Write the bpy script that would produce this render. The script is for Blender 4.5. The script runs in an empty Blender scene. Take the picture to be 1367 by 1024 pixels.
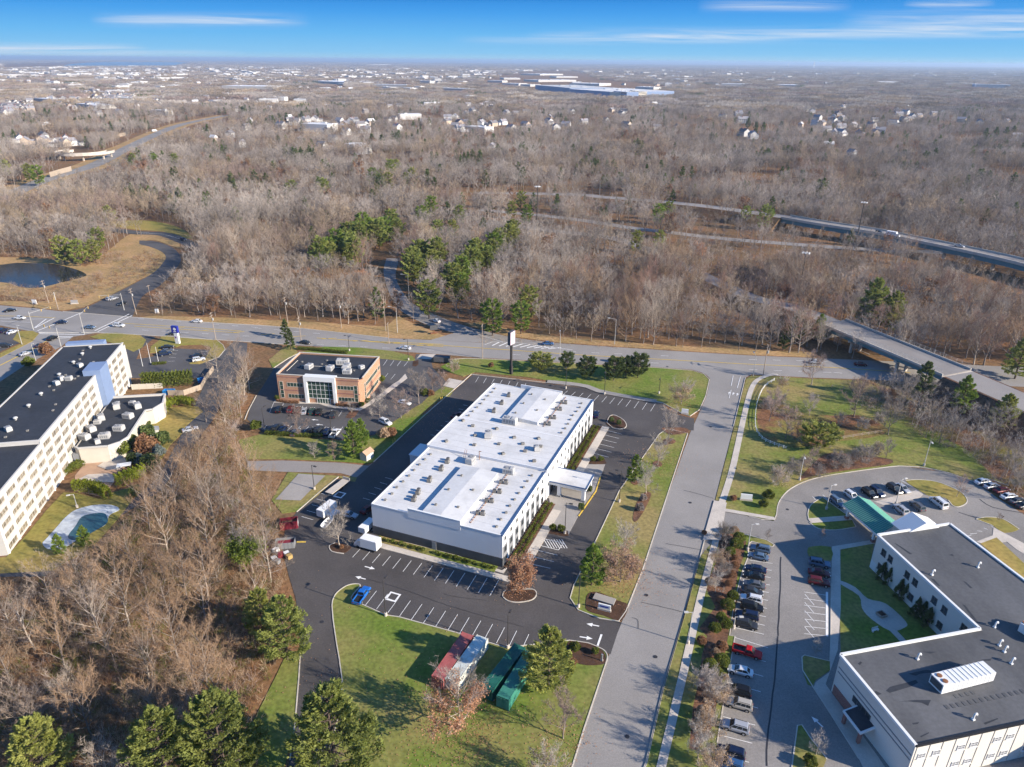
import bpy, math, random
import numpy as np
from mathutils import Vector

R = math.radians
C = bpy.context.scene.collection
rnd = random.Random(7)

# ------------------------------------------------------------------ survey: photo readings turned into ground positions
H, F, CX, CY = 105.0, 958.0, 683.5, 512.0
PITCH, ROLL = math.atan((512 - 80.5) / F), math.atan(0.0080)
ZN = {'A': (0, 400, 3.906), 'B': (300, 440, 3.906), 'C': (480, 480, 3.414), 'D': (380, 660, 2.813), 'E': (760, 480, 3.657),
	  'F': (1000, 600, 3.725), 'K': (1000, 780, 3.725), 'H': (780, 700, 3.159), 'a': (0, 640, 6.825), 'b': (150, 620, 4.875),
	  'c': (0, 780, 3.255), 'd': (360, 620, 8.53), 'e': (560, 430, 4.02), 'f': (0, 380, 7.594), 'J': (0, 200, 3.906),
	  'L': (340, 200, 3.906), 'M': (680, 200, 3.906), 'N': (1017, 240, 3.906), 'O': (1000, 440, 3.725), 'P': (0, 0, 2.972),
	  'Q': (450, 0, 2.972), 'Rr': (907, 0, 2.972), 'S': (660, 520, 4.096), 'T': (1200, 600, 8.186), 'U': (1180, 900, 7.31),
	  'V': (930, 700, 6.825), 'W': (930, 850, 5.885), 'X': (360, 660, 10.24), 'Y': (0, 480, 5.692), 'q': (560, 830, 6.825),
	  'r': (0, 80, 5.943), 's': (620, 70, 4.557), 't': (350, 480, 8.53), 'u': (500, 480, 8.536), 'v': (100, 540, 7.317),
	  'w': (490, 560, 7.312), 'x': (1080, 640, 8.533), 'y': (760, 840, 5.564), 'z': (200, 420, 12.8), 'o': (0, 0, 1)}
cP, sP, cR, sR = math.cos(PITCH), math.sin(PITCH), math.cos(ROLL), math.sin(ROLL)


def G(px, py, z=0.0):
	x, y = (px - CX) / F, (py - CY) / F
	x, y = x * cR + y * sR, -x * sR + y * cR
	d = (x, cP - y * sP, -sP - y * cP)
	t = (z - H) / d[2]
	return Vector((d[0] * t, d[1] * t, z))


def g(zn, x, y, z=0.0):
	a = ZN[zn]
	return G(a[0] + x / a[2], a[1] + y / a[2], z)


def gl(zn, *pts):
	"""ground points (xy tuples) from a list of readings; a str item switches the reading sheet"""
	out = []
	for p in pts:
		if isinstance(p, str):
			zn = p
		else:
			v = g(zn, p[0], p[1])
			out.append((v.x, v.y))
	return out


def smooth(pts, closed=False, n=5):
	out, N = [], len(pts)
	rng = range(N) if closed else range(N - 1)
	for i in rng:
		p0 = pts[(i - 1) % N] if closed or i > 0 else pts[0]
		p1, p2 = pts[i], pts[(i + 1) % N]
		p3 = pts[(i + 2) % N] if closed or i + 2 < N else pts[-1]
		for k in range(n):
			t = k / n
			q = []
			for a in (0, 1):
				q.append(0.5 * (2 * p1[a] + (p2[a] - p0[a]) * t + (2 * p0[a] - 5 * p1[a] + 4 * p2[a] - p3[a]) * t * t
								+ (3 * p1[a] - p0[a] - 3 * p2[a] + p3[a]) * t ** 3))
			out.append(tuple(q))
	if not closed:
		out.append(tuple(pts[-1][:2]))
	return out


# ------------------------------------------------------------------ mesh builder
class MB:
	def __init__(s):
		s.v, s.f, s.m = [], [], []

	def add(s, vs, fs, mi=0):
		b = len(s.v)
		s.v.extend(tuple(v) for v in vs)
		s.f.extend(tuple(i + b for i in f) for f in fs)
		s.m.extend([mi] * len(fs))
		return s

	def box(s, c, d, rot=0.0, mi=0, top=1.0):
		cx, cy, cz = c
		a, b, h = d[0] / 2, d[1] / 2, d[2] / 2
		co, si = math.cos(rot), math.sin(rot)
		vs = []
		for z, k in ((-h, 1.0), (h, top)):
			for x, y in ((-a, -b), (a, -b), (a, b), (-a, b)):
				x *= k
				y *= k
				vs.append((cx + x * co - y * si, cy + x * si + y * co, cz + z))
		return s.add(vs, [(3, 2, 1, 0), (4, 5, 6, 7), (0, 1, 5, 4), (1, 2, 6, 5), (2, 3, 7, 6), (3, 0, 4, 7)], mi)

	def prism(s, poly, z0, z1, mi=0, top_mi=None, bottom=True):
		n = len(poly)
		ar = sum(poly[i][0] * poly[(i + 1) % n][1] - poly[(i + 1) % n][0] * poly[i][1] for i in range(n))
		if ar < 0:
			poly = poly[::-1]
		vs = [(p[0], p[1], z0) for p in poly] + [(p[0], p[1], z1) for p in poly]
		s.add(vs, [(i, (i + 1) % n, n + (i + 1) % n, n + i) for i in range(n)], mi)
		b = len(s.v) - 2 * n
		s.f.append(tuple(range(b + n, b + 2 * n)))
		s.m.append(mi if top_mi is None else top_mi)
		if bottom:
			s.f.append(tuple(range(b, b + n))[::-1])
			s.m.append(mi)
		return s

	def flat(s, poly, z, mi=0):
		n = len(poly)
		ar = sum(poly[i][0] * poly[(i + 1) % n][1] - poly[(i + 1) % n][0] * poly[i][1] for i in range(n))
		if ar < 0:
			poly = poly[::-1]
		return s.add([(p[0], p[1], z) for p in poly], [tuple(range(n))], mi)

	def tube(s, p0, p1, r0, r1=None, n=6, mi=0, cap=True):
		r1 = r0 if r1 is None else r1
		p0, p1 = Vector(p0), Vector(p1)
		d = (p1 - p0).normalized()
		u = d.orthogonal().normalized()
		w = d.cross(u)
		vs = []
		for p, r in ((p0, r0), (p1, r1)):
			for k in range(n):
				a = 2 * math.pi * k / n
				vs.append(p + (u * math.cos(a) + w * math.sin(a)) * r)
		fs = [(k, (k + 1) % n, n + (k + 1) % n, n + k) for k in range(n)]
		if cap:
			fs += [tuple(range(n))[::-1], tuple(range(n, 2 * n))]
		return s.add(vs, fs, mi)

	def lathe(s, prof, c=(0, 0, 0), n=12, mi=0):
		vs, fs = [], []
		for r, z in prof:
			for k in range(n):
				a = 2 * math.pi * k / n
				vs.append((c[0] + r * math.cos(a), c[1] + r * math.sin(a), c[2] + z))
		for j in range(len(prof) - 1):
			for k in range(n):
				fs.append((j * n + k, j * n + (k + 1) % n, (j + 1) * n + (k + 1) % n, (j + 1) * n + k))
		fs.append(tuple(range((len(prof) - 1) * n, len(prof) * n)))
		return s.add(vs, fs, mi)

	def strip(s, pts, w, z0, z1, mi=0):
		"""a kerb-like band of width w along a polyline"""
		n = len(pts)
		L, Rr = [], []
		for i in range(n):
			a, b = pts[max(i - 1, 0)], pts[min(i + 1, n - 1)]
			dx, dy = b[0] - a[0], b[1] - a[1]
			l = math.hypot(dx, dy) or 1
			nx, ny = -dy / l * w / 2, dx / l * w / 2
			L.append((pts[i][0] + nx, pts[i][1] + ny))
			Rr.append((pts[i][0] - nx, pts[i][1] - ny))
		vs, fs = [], []
		for i in range(n):
			vs += [(L[i][0], L[i][1], z0), (L[i][0], L[i][1], z1), (Rr[i][0], Rr[i][1], z1), (Rr[i][0], Rr[i][1], z0)]
		for i in range(n - 1):
			a, b = 4 * i, 4 * i + 4
			fs += [(a + 1, a + 2, b + 2, b + 1), (a, a + 1, b + 1, b), (a + 2, a + 3, b + 3, b + 2)]
		fs += [(3, 2, 1, 0), (4 * n - 4, 4 * n - 3, 4 * n - 2, 4 * n - 1)]
		return s.add(vs, fs, mi)

	def build(s, name, mats, parent=None, loc=None, rz=0.0, smooth_=False):
		me = bpy.data.meshes.new(name)
		me.from_pydata(s.v, [], s.f)
		for m in (mats if isinstance(mats, (list, tuple)) else [mats]):
			me.materials.append(m)
		if any(s.m):
			me.polygons.foreach_set('material_index', s.m)
		if smooth_:
			me.polygons.foreach_set('use_smooth', [True] * len(s.f))
		me.update()
		o = bpy.data.objects.new(name, me)
		C.objects.link(o)
		if parent is not None:
			o.parent = parent
		if loc is not None:
			o.location = loc
		o.rotation_euler = (0, 0, rz)
		return o


def build_each(mb, name, mats, parent):
	"""every separate piece of the builder as an object of its own"""
	par = list(range(len(mb.v)))

	def find(i):
		while par[i] != i:
			par[i] = par[par[i]]
			i = par[i]
		return i
	for f in mb.f:
		for i in f[1:]:
			par[find(i)] = find(f[0])
	grp = {}
	for k, f in enumerate(mb.f):
		grp.setdefault(find(f[0]), []).append(k)
	for ks in grp.values():
		ids = sorted({i for k in ks for i in mb.f[k]})
		ix = {i: j for j, i in enumerate(ids)}
		q = MB().add([mb.v[i] for i in ids], [tuple(ix[i] for i in mb.f[k]) for k in ks])
		q.m = [mb.m[k] for k in ks]
		q.build(name, mats, parent)


def mesh_np(name, V, T, mat, MI=None):
	"""triangle mesh from arrays"""
	me = bpy.data.meshes.new(name)
	V = np.asarray(V, dtype=np.float32)
	T = np.asarray(T, dtype=np.int32)
	me.vertices.add(len(V))
	me.vertices.foreach_set('co', V.ravel())
	me.loops.add(T.size)
	me.loops.foreach_set('vertex_index', T.ravel())
	me.polygons.add(len(T))
	me.polygons.foreach_set('loop_start', np.arange(0, T.size, 3, dtype=np.int32))
	for m in (mat if isinstance(mat, (list, tuple)) else [mat]):
		me.materials.append(m)
	if MI is not None:
		me.polygons.foreach_set('material_index', np.asarray(MI, dtype=np.int32))
	me.update(calc_edges=True)
	return me


def link(name, me, parent=None, loc=(0, 0, 0), rz=0.0, sc=1.0):
	o = bpy.data.objects.new(name, me)
	C.objects.link(o)
	o.parent = parent
	o.location = loc
	o.rotation_euler = (0, 0, rz)
	o.scale = (sc, sc, sc) if not isinstance(sc, (tuple, list)) else sc
	return o


def empty(name, loc=(0, 0, 0), rz=0.0):
	o = bpy.data.objects.new(name, None)
	C.objects.link(o)
	o.location = loc
	o.rotation_euler = (0, 0, rz)
	o.empty_display_size = 0.5
	return o


def tag(o, label=None, cat=None, group=None, kind=None):
	for k, v in (('label', label), ('category', cat), ('group', group), ('kind', kind)):
		if v:
			o[k] = v
	return o


KIDS = {}


def kids(o):
	if o.name not in KIDS:
		KIDS[o.name] = list(o.children)
	return KIDS[o.name]


def copy_tree(o):
	c = o.copy()
	C.objects.link(c)
	for ch in kids(o):
		d = ch.copy()
		C.objects.link(d)
		d.parent = c
		for gch in kids(ch):
			e = gch.copy()
			C.objects.link(e)
			e.parent = d
	return c


# ------------------------------------------------------------------ materials
def newmat(name):
	m = bpy.data.materials.new(name)
	m.use_nodes = True
	nt = m.node_tree
	b = nt.nodes['Principled BSDF']
	return m, nt, b


def srgb(h):
	r = [int(h[i:i + 2], 16) / 255 for i in (0, 2, 4)]
	return tuple(c / 12.92 if c <= .04045 else ((c + .055) / 1.055) ** 2.4 for c in r)


def mat(name, col, rough=0.8, var=0.0, scale=0.3, col2=None, spec=0.3, metal=0.0, bump=0.0, bscale=None, detail=6, rnd_amt=0.0,
		fine=0.0, fscale=6.0, lo=0.35, hi=0.65, streak=None):
	"""plain colour, with a world-space noise between col and col2 (or a darkened col), a fine grain and per-object variation"""
	m, nt, b = newmat(name)
	N, L = nt.nodes, nt.links
	b.inputs['Roughness'].default_value = rough
	b.inputs['Specular IOR Level'].default_value = spec
	b.inputs['Metallic'].default_value = metal
	col = tuple(col)
	c2 = tuple(col2) if col2 else tuple(c * (1 - var) for c in col)
	out = None
	geo = N.new('ShaderNodeNewGeometry')
	pos = geo.outputs['Position']
	if streak:
		mp = N.new('ShaderNodeMapping')
		mp.inputs['Scale'].default_value = streak[:3]
		mp.inputs['Rotation'].default_value = (0, 0, streak[3])
		L.new(pos, mp.inputs['Vector'])
		pos = mp.outputs['Vector']
	if var or col2:
		n = N.new('ShaderNodeTexNoise')
		n.inputs['Scale'].default_value = scale
		n.inputs['Detail'].default_value = detail
		n.inputs['Roughness'].default_value = 0.6
		L.new(pos, n.inputs['Vector'])
		r = N.new('ShaderNodeValToRGB')
		r.color_ramp.elements[0].position = lo
		r.color_ramp.elements[1].position = hi
		r.color_ramp.elements[0].color = (*c2, 1)
		r.color_ramp.elements[1].color = (*col, 1)
		L.new(n.outputs['Fac'], r.inputs['Fac'])
		out = r.outputs['Color']
	if fine:
		n2 = N.new('ShaderNodeTexNoise')
		n2.inputs['Scale'].default_value = fscale
		n2.inputs['Detail'].default_value = 3
		L.new(geo.outputs['Position'], n2.inputs['Vector'])
		mr = N.new('ShaderNodeMapRange')
		mr.inputs[1].default_value = 0.3
		mr.inputs[2].default_value = 0.7
		mr.inputs[3].default_value = 1 - fine
		mr.inputs[4].default_value = 1 + fine
		L.new(n2.outputs['Fac'], mr.inputs[0])
		out = mulcol(nt, out, col, mr.outputs[0])
	if rnd_amt:
		oi = N.new('ShaderNodeObjectInfo')
		mr = N.new('ShaderNodeMapRange')
		mr.inputs[3].default_value = 1 - rnd_amt
		mr.inputs[4].default_value = 1 + rnd_amt
		L.new(oi.outputs['Random'], mr.inputs[0])
		out = mulcol(nt, out, col, mr.outputs[0])
	if out is None:
		b.inputs['Base Color'].default_value = (*col, 1)
	else:
		L.new(out, b.inputs['Base Color'])
	if bump:
		n3 = N.new('ShaderNodeTexNoise')
		n3.inputs['Scale'].default_value = bscale or 8.0
		n3.inputs['Detail'].default_value = 4
		L.new(geo.outputs['Position'], n3.inputs['Vector'])
		bp = N.new('ShaderNodeBump')
		bp.inputs['Strength'].default_value = bump
		bp.inputs['Distance'].default_value = 0.1
		L.new(n3.outputs['Fac'], bp.inputs['Height'])
		L.new(bp.outputs['Normal'], b.inputs['Normal'])
	return m


def mulcol(nt, out, col, fac):
	mx = nt.nodes.new('ShaderNodeVectorMath')
	mx.operation = 'SCALE'
	if out is None:
		mx.inputs[0].default_value = col
	else:
		nt.links.new(out, mx.inputs[0])
	nt.links.new(fac, mx.inputs['Scale'])
	return mx.outputs[0]


M = {}
M['forest_floor'] = mat('leaf_litter', (.25, .125, .06), .95, col2=(.15, .105, .055), scale=.06, fine=.35, fscale=.9, spec=.1, detail=8, lo=.3, hi=.7)
M['grass'] = mat('mown_grass', (.145, .18, .036), .95, col2=(.275, .215, .085), scale=.05, fine=.25, fscale=1.2, spec=.1, detail=10, lo=.38, hi=.58)
M['grass_bright'] = mat('bright_grass', (.128, .182, .03), .95, col2=(.23, .205, .068), scale=.05, fine=.25, fscale=1.3, spec=.1, detail=10, lo=.37, hi=.60)
M['grass_dry'] = mat('dry_grass', (.33, .24, .075), .95, col2=(.19, .19, .045), scale=.05, fine=.2, fscale=1.0, spec=.1, detail=8, lo=.34, hi=.62)
M['grass_tan'] = mat('tan_verge', (.42, .26, .125), .95, col2=(.28, .20, .085), scale=.06, fine=.25, fscale=.8, spec=.1, detail=8)
M['asphalt_new'] = mat('new_asphalt', (.10, .09, .086), .85, var=.42, scale=.055, fine=.18, fscale=4, spec=.25, detail=9, lo=.28, hi=.7)
M['asphalt'] = mat('worn_asphalt', (.295, .275, .255), .9, var=.22, scale=.05, fine=.12, fscale=4, spec=.2, detail=9, lo=.28, hi=.64)
M['asphalt_lot'] = mat('grey_lot_asphalt', (.27, .25, .23), .9, var=.32, scale=.06, fine=.14, fscale=4, spec=.2, detail=9, lo=.28, hi=.64)
M['asphalt_mid'] = mat('mid_asphalt', (.105, .100, .10), .9, var=.22, scale=.08, fine=.12, fscale=4, spec=.2, detail=8)
M['asphalt_pale'] = mat('pale_asphalt', (.29, .265, .245), .9, var=.18, scale=.06, fine=.10, fscale=3, spec=.2, detail=8)
M['concrete'] = mat('concrete', (.56, .50, .43), .85, var=.18, scale=.25, fine=.08, fscale=3, spec=.2)
M['kerb'] = mat('kerb_concrete', (.58, .53, .45), .85, var=.2, scale=.4, spec=.2)
M['pad'] = mat('grey_pad', (.34, .315, .29), .9, var=.2, scale=.15, fine=.1, spec=.2)
M['mulch'] = mat('dark_mulch', (.055, .032, .022), .95, col2=(.10, .055, .035), scale=.5, fine=.3, fscale=4, spec=.1)
M['litter'] = mat('mulch_and_leaves', (.21, .105, .06), .95, col2=(.09, .055, .04), scale=.35, fine=.35, fscale=2, spec=.1)
M['paint'] = mat('white_road_paint', (.80, .79, .76), .7, var=.25, scale=1.6, spec=.3, lo=.25, hi=.5)
M['paint_yellow'] = mat('yellow_road_paint', (.68, .46, .07), .7, var=.25, scale=1.6, spec=.3, lo=.25, hi=.5)
M['sealant'] = mat('crack_sealant', (.035, .035, .04), .6)
M['white_wall'] = mat('white_render', (.70, .70, .70), .75, var=.05, scale=.3, streak=(.25, .25, .04, 0))
M['white_trim'] = mat('white_trim', (.72, .72, .70), .5)
M['membrane'] = mat('white_membrane', (.63, .62, .60), .6, var=.2, scale=.16, fine=.04, fscale=1.2, detail=9, lo=.3, hi=.56)
M['dark_base'] = mat('dark_grey_base', (.085, .088, .095), .7, var=.2, scale=.6)
M['grey_panel'] = mat('mid_grey_panel', (.22, .225, .235), .6)
M['navy_trim'] = mat('navy_coping', (.055, .10, .20), .45)
M['black_trim'] = mat('black_trim', (.02, .02, .022), .5)
M['black_roof'] = mat('black_membrane', (.042, .046, .055), .75, var=.4, scale=.14, fine=.15, fscale=1.5, detail=8, lo=.25, hi=.7)
M['grey_roof'] = mat('grey_membrane', (.125, .125, .128), .7, var=.5, scale=.10, fine=.10, fscale=1.5, detail=9, lo=.28, hi=.68, streak=(1, .35, 1, .25))
M['cream'] = mat('cream_panels', (.58, .53, .45), .8, var=.10, scale=.25)
M['cream_pale'] = mat('pale_cream_panels', (.53, .51, .475), .8, var=.10, scale=.25)
M['blue_clad'] = mat('slate_blue_cladding', (.20, .27, .42), .6, var=.08, scale=.4)
M['metal'] = mat('galvanised_metal', (.55, .56, .57), .4, metal=.6, spec=.5)
M['unit'] = mat('roof_unit_paint', (.50, .49, .47), .55, var=.2, scale=.8)
M['rust'] = mat('rusted_steel', (.30, .13, .06), .8, var=.4, scale=2)
M['brass'] = mat('ochre_pipe', (.40, .27, .10), .6)
M['wood_pole'] = mat('weathered_pole', (.36, .29, .23), .9, var=.2, scale=1)
M['steel_pole'] = mat('grey_pole', (.50, .49, .46), .5, metal=.3)
M['dark_pole'] = mat('bronze_pole', (.05, .045, .042), .5)
M['lamp_glass'] = mat('lamp_lens', (.78, .76, .70), .3)
M['tyre'] = mat('rubber', (.02, .02, .02), .8)
M['rim'] = mat('alloy', (.55, .55, .56), .35, metal=.8)
M['glass'] = mat('dark_glass', (.02, .026, .03), .08, spec=.6)
M['window_glass'] = mat('window_glass', (.035, .045, .05), .1, spec=.7, rnd_amt=.3)
M['green_glass'] = mat('green_glass', (.03, .06, .045), .08, spec=.8)
M['curtain'] = mat('curtained_glass', (.29, .245, .18), .3, var=.55, scale=.7, spec=.5, detail=2, lo=.40, hi=.56)
M['head_lamp'] = mat('clear_lens', (.75, .75, .72), .15)
M['tail_lamp'] = mat('red_lens', (.35, .015, .015), .25)
M['green_roof'] = mat('green_seam_metal', (.05, .26, .19), .4, var=.1, scale=.6, spec=.5)
M['plaster_pink'] = mat('pinkish_paving', (.46, .30, .20), .85, var=.18, scale=.4)


def brick_mat(name, c1, c2, mortar, sc=1.0):
	m, nt, b = newmat(name)
	N, L = nt.nodes, nt.links
	tc = N.new('ShaderNodeTexCoord')
	sep = N.new('ShaderNodeSeparateXYZ')
	L.new(tc.outputs['Object'], sep.inputs[0])
	ad = N.new('ShaderNodeMath')
	L.new(sep.outputs[0], ad.inputs[0])
	L.new(sep.outputs[1], ad.inputs[1])
	cb = N.new('ShaderNodeCombineXYZ')
	L.new(ad.outputs[0], cb.inputs[0])
	L.new(sep.outputs[2], cb.inputs[1])
	t = N.new('ShaderNodeTexBrick')
	t.inputs['Scale'].default_value = sc
	t.inputs['Brick Width'].default_value = .4
	t.inputs['Row Height'].default_value = .13
	t.inputs['Mortar Size'].default_value = .012
	t.inputs['Color1'].default_value = (*c1, 1)
	t.inputs['Color2'].default_value = (*c2, 1)
	t.inputs['Mortar'].default_value = (*mortar, 1)
	L.new(cb.outputs[0], t.inputs['Vector'])
	n = N.new('ShaderNodeTexNoise')
	n.inputs['Scale'].default_value = .5
	L.new(tc.outputs['Object'], n.inputs['Vector'])
	mr = N.new('ShaderNodeMapRange')
	mr.inputs[3].default_value = .85
	mr.inputs[4].default_value = 1.12
	L.new(n.outputs['Fac'], mr.inputs[0])
	L.new(mulcol(nt, t.outputs['Color'], c1, mr.outputs[0]), b.inputs['Base Color'])
	b.inputs['Roughness'].default_value = .85
	return m


M['campus_wall'] = mat('off_white_panels', (.66, .625, .555), .8, var=.07, scale=.3, streak=(.4, .4, .06, 0))
M['brick'] = brick_mat('tan_brick', (.47, .24, .135), (.40, .19, .10), (.45, .33, .25))
M['brick_red'] = brick_mat('red_brick', (.30, .12, .09), (.24, .09, .07), (.34, .24, .2))


def water_mat():
	m, nt, b = newmat('pond_water')
	b.inputs['Base Color'].default_value = (.022, .024, .024, 1)
	b.inputs['Specular IOR Level'].default_value = .04
	b.inputs['Roughness'].default_value = .12
	n = nt.nodes.new('ShaderNodeTexNoise')
	n.inputs['Scale'].default_value = .5
	bp = nt.nodes.new('ShaderNodeBump')
	bp.inputs['Strength'].default_value = .08
	nt.links.new(n.outputs['Fac'], bp.inputs['Height'])
	nt.links.new(bp.outputs['Normal'], b.inputs['Normal'])
	return m


M['water'] = water_mat()
M['pool_liner'] = mat('dark_teal_water', (.035, .11, .14), .2, var=.3, scale=.3)
M['bed_mix'] = mat('thin_grass_and_leaves', (.20, .175, .05), .95, col2=(.19, .095, .05), scale=.09, fine=.3, fscale=1.2, spec=.1, detail=8, lo=.42, hi=.56)
M['ice'] = mat('pale_ice', (.55, .60, .64), .35, var=.35, scale=.6)
# ------------------------------------------------------------------ THE SETTING
def structure(o):
	o['kind'] = 'structure'
	return o


_z = [0.03]


def sheet(name, poly, m, z=None):
	if z is None:
		_z[0] += 0.004
		z = _z[0]
	return structure(MB().flat(poly, z).build(name, M[m]))


def slab(name, poly, m, top=None):
	if top is None:
		_s[0] += 0.0013
		top = _s[0]
	return structure(MB().prism(poly, -0.05, top).build(name, M[m]))


_s = [0.12]


def band(name, pts, w, m, z=None, dz=0.0):
	"""a flat ribbon (road, path) of width w"""
	mb = MB()
	if z is None:
		_z[0] += 0.004
		z = _z[0]
	n = len(pts)
	L, Q = [], []
	for i in range(n):
		a, b = pts[max(i - 1, 0)], pts[min(i + 1, n - 1)]
		dx, dy = b[0] - a[0], b[1] - a[1]
		l = math.hypot(dx, dy) or 1
		nx, ny = -dy / l * w / 2, dx / l * w / 2
		L.append((pts[i][0] + nx, pts[i][1] + ny, z))
		Q.append((pts[i][0] - nx, pts[i][1] - ny, z))
	mb.add(L + Q, [(i, n + i, n + i + 1, i + 1) for i in range(n - 1)])
	return structure(mb.build(name, M[m]))


KERB = MB()


def kerb(pts, w=.2, top=.215):
	KERB.strip(pts, w, -0.02, top)


MK, MKY = MB(), MB()
ZM = 0.128


def line(mb, a, b, w=.12):
	mb.strip([a, b], w, ZM - .004, ZM)


def lerp(a, b, t):
	return (a[0] + (b[0] - a[0]) * t, a[1] + (b[1] - a[1]) * t)


def dashes(mb, pts, w=.14, on=3.0, off=6.0):
	for i in range(len(pts) - 1):
		a, b = pts[i], pts[i + 1]
		l = math.dist(a, b)
		t = 0.0
		while t < l:
			line(mb, lerp(a, b, t / l), lerp(a, b, min(1, (t + on) / l)), w)
			t += on + off


def pline(mb, pts, w=.14):
	mb.strip(pts, w, ZM - .004, ZM)


def stalls(mb, a0, a1, b0, b1, n, w=.11):
	"""n + 1 stall lines swept from segment a0-a1 to segment b0-b1"""
	for i in range(n + 1):
		t = i / n
		line(mb, lerp(a0, b0, t), lerp(a1, b1, t), w)


def arrow(mb, c, ang, s=1.0):
	co, si = math.cos(ang), math.sin(ang)

	def T(p):
		return (c[0] + (p[0] * co - p[1] * si) * s, c[1] + (p[0] * si + p[1] * co) * s)
	mb.flat([T(p) for p in ((-1.3, -.14), (.1, -.14), (.1, -.55), (1.3, 0), (.1, .55), (.1, .14), (-1.3, .14))], ZM)


# terrain: one sheet to the horizon, finer near the camera
def terrain():
	mb = MB()
	ys = [-400, 0, 300, 900, 2500, 8000, 25000, 70000]
	xs = [-70000, -20000, -5000, -1200, 0, 1200, 5000, 20000, 70000]
	vs = [(x, y, 0.0) for y in ys for x in xs]
	n = len(xs)
	mb.add(vs, [(j * n + i, j * n + i + 1, (j + 1) * n + i + 1, (j + 1) * n + i) for j in range(len(ys) - 1) for i in range(n - 1)])
	return structure(mb.build('ground', M['forest_floor']))


terrain()

# --- main road
far_edge = gl('o', (-200, 392), (0, 407.7), (46, 411.6), (84, 416), (176.7, 423.6), (256, 429.4), (350, 434.8), (401, 438.5), (483, 447.5),
			  (519, 451.5), (575, 454), (640, 457.5), (690, 453), (749, 458.6), (784, 461), (900, 468.6), (1000, 474.6), (1086, 478), (1180, 482), (1400, 492))
near_edge = gl('o', (-200, 422), (0, 434.6), (52, 444.5), (129, 444.5), (189, 447.4), (248, 451), (307, 455), (395, 461), (464, 464.6), (530, 469),
			   (592, 473.5), (645, 478), (739, 483), (871, 489.7), (924, 493.7), (1003, 500), (1083, 504.2), (1148, 506.5), (1400, 518))
sheet('main_road', far_edge + near_edge[::-1], 'asphalt')
cross_l = smooth(gl('o', (84, 416), (113, 411), (143.5, 397), (179, 379), (205, 364), (217.6, 351), (221.5, 343), (215, 335.7), (200, 329.5), (186, 326)), n=4)
cross_r = smooth(gl('o', (186, 321), (205, 322), (221, 326.5), (234, 333), (241, 343), (240.5, 350), (231, 364), (212.5, 382), (190, 396), (176.7, 423.6)), n=4)
sheet('crossing_road', cross_l + cross_r, 'asphalt_mid')
sheet('crossing_road', gl('o', (129, 444.5), (97.4, 449.8), (81.6, 463), (31.6, 489), (0, 509.7), (-150, 600), (-150, 540), (0, 477.4), (43.5, 455), (52, 444.5)), 'asphalt')
band('loop_road', smooth(gl('o', (110, 300), (176, 310), (217, 312.5), (243, 321), (262, 330))), 8.5, 'asphalt_mid')
sr_l = smooth(gl('o', (924, 493.7), (940.5, 499), (948, 506)), n=4) + gl('o', (943, 529), (935, 548), (920, 581), (878, 700), (858.5, 759), (835.4, 817), (812, 877), (807, 896), (780, 972), (762, 1030), (735, 1110))
sr_r = gl('o', (828, 1110), (862, 1019.7), (884.5, 921.6), (916, 814), (935, 742.5), (954, 669), (979, 570), (995, 504.6), (1003, 500))
sheet('side_road', sr_l + sr_r, 'asphalt')
ramp_a = smooth(gl('o', (516, 345), (512, 362), (517, 384), (525, 402), (536, 415.5), (565, 431.7), (601, 443), (647, 453.4), (680, 458)), n=4)
ramp_b = smooth(gl('o', (749, 458.8), (690, 451.5), (642, 441), (610, 431.5), (585, 422), (560, 411), (545, 400), (534, 384), (528, 366), (534, 345)), n=4)
sheet('slip_road', ramp_a + ramp_b, 'asphalt_pale')
sheet('gore', gl('o', (607, 444.5), (647, 453.4), (680, 457.6), (640, 457.3), (575, 454)), 'asphalt')
def band3(name, pts, w, m, skirt=None, slope=1.6):
	"""a road ribbon with heights; with skirt, earth slopes run down to the ground on both sides"""
	n = len(pts)
	L, Q, LS, QS = [], [], [], []
	for i in range(n):
		a, b = pts[max(i - 1, 0)], pts[min(i + 1, n - 1)]
		dx, dy = b[0] - a[0], b[1] - a[1]
		l = math.hypot(dx, dy) or 1
		nx, ny = -dy / l, dx / l
		x, y, z = pts[i]
		L.append((x + nx * w / 2, y + ny * w / 2, z))
		Q.append((x - nx * w / 2, y - ny * w / 2, z))
		o = w / 2 + .8 + max(0, z) * slope
		LS.append(((x + nx * (w / 2 + .8), y + ny * (w / 2 + .8), z - .05), (x + nx * o, y + ny * o, -.1)))
		QS.append(((x - nx * (w / 2 + .8), y - ny * (w / 2 + .8), z - .05), (x - nx * o, y - ny * o, -.1)))
	structure(MB().add(L + Q, [(i, n + i, n + i + 1, i + 1) for i in range(n - 1)]).build(name, M[m]))
	if skirt:
		vs = []
		for i in range(n):
			vs += [LS[i][1], LS[i][0], QS[i][0], QS[i][1]]
		fs = []
		for i in range(n - 1):
			for k in range(3):
				fs.append((4 * i + k, 4 * i + k + 1, 4 * i + 5 + k, 4 * i + 4 + k))
		fs += [(0, 1, 2, 3), (4 * n - 1, 4 * n - 2, 4 * n - 3, 4 * n - 4)]
		structure(MB().add(vs, fs).build('embankment', M[skirt]))


def g3(*pts):
	"""(px, py, z) readings in photo pixels to points, smoothed in plan with heights carried along"""
	P = [G(p[0], p[1], p[2]) for p in pts]
	xy = smooth([(p.x, p.y) for p in P], n=4)
	return [(q[0], q[1], P[min(i // 4, len(P) - 1)].z + (P[min(i // 4 + 1, len(P) - 1)].z - P[min(i // 4, len(P) - 1)].z) * (i % 4) / 4) for i, q in enumerate(xy)]


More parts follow.
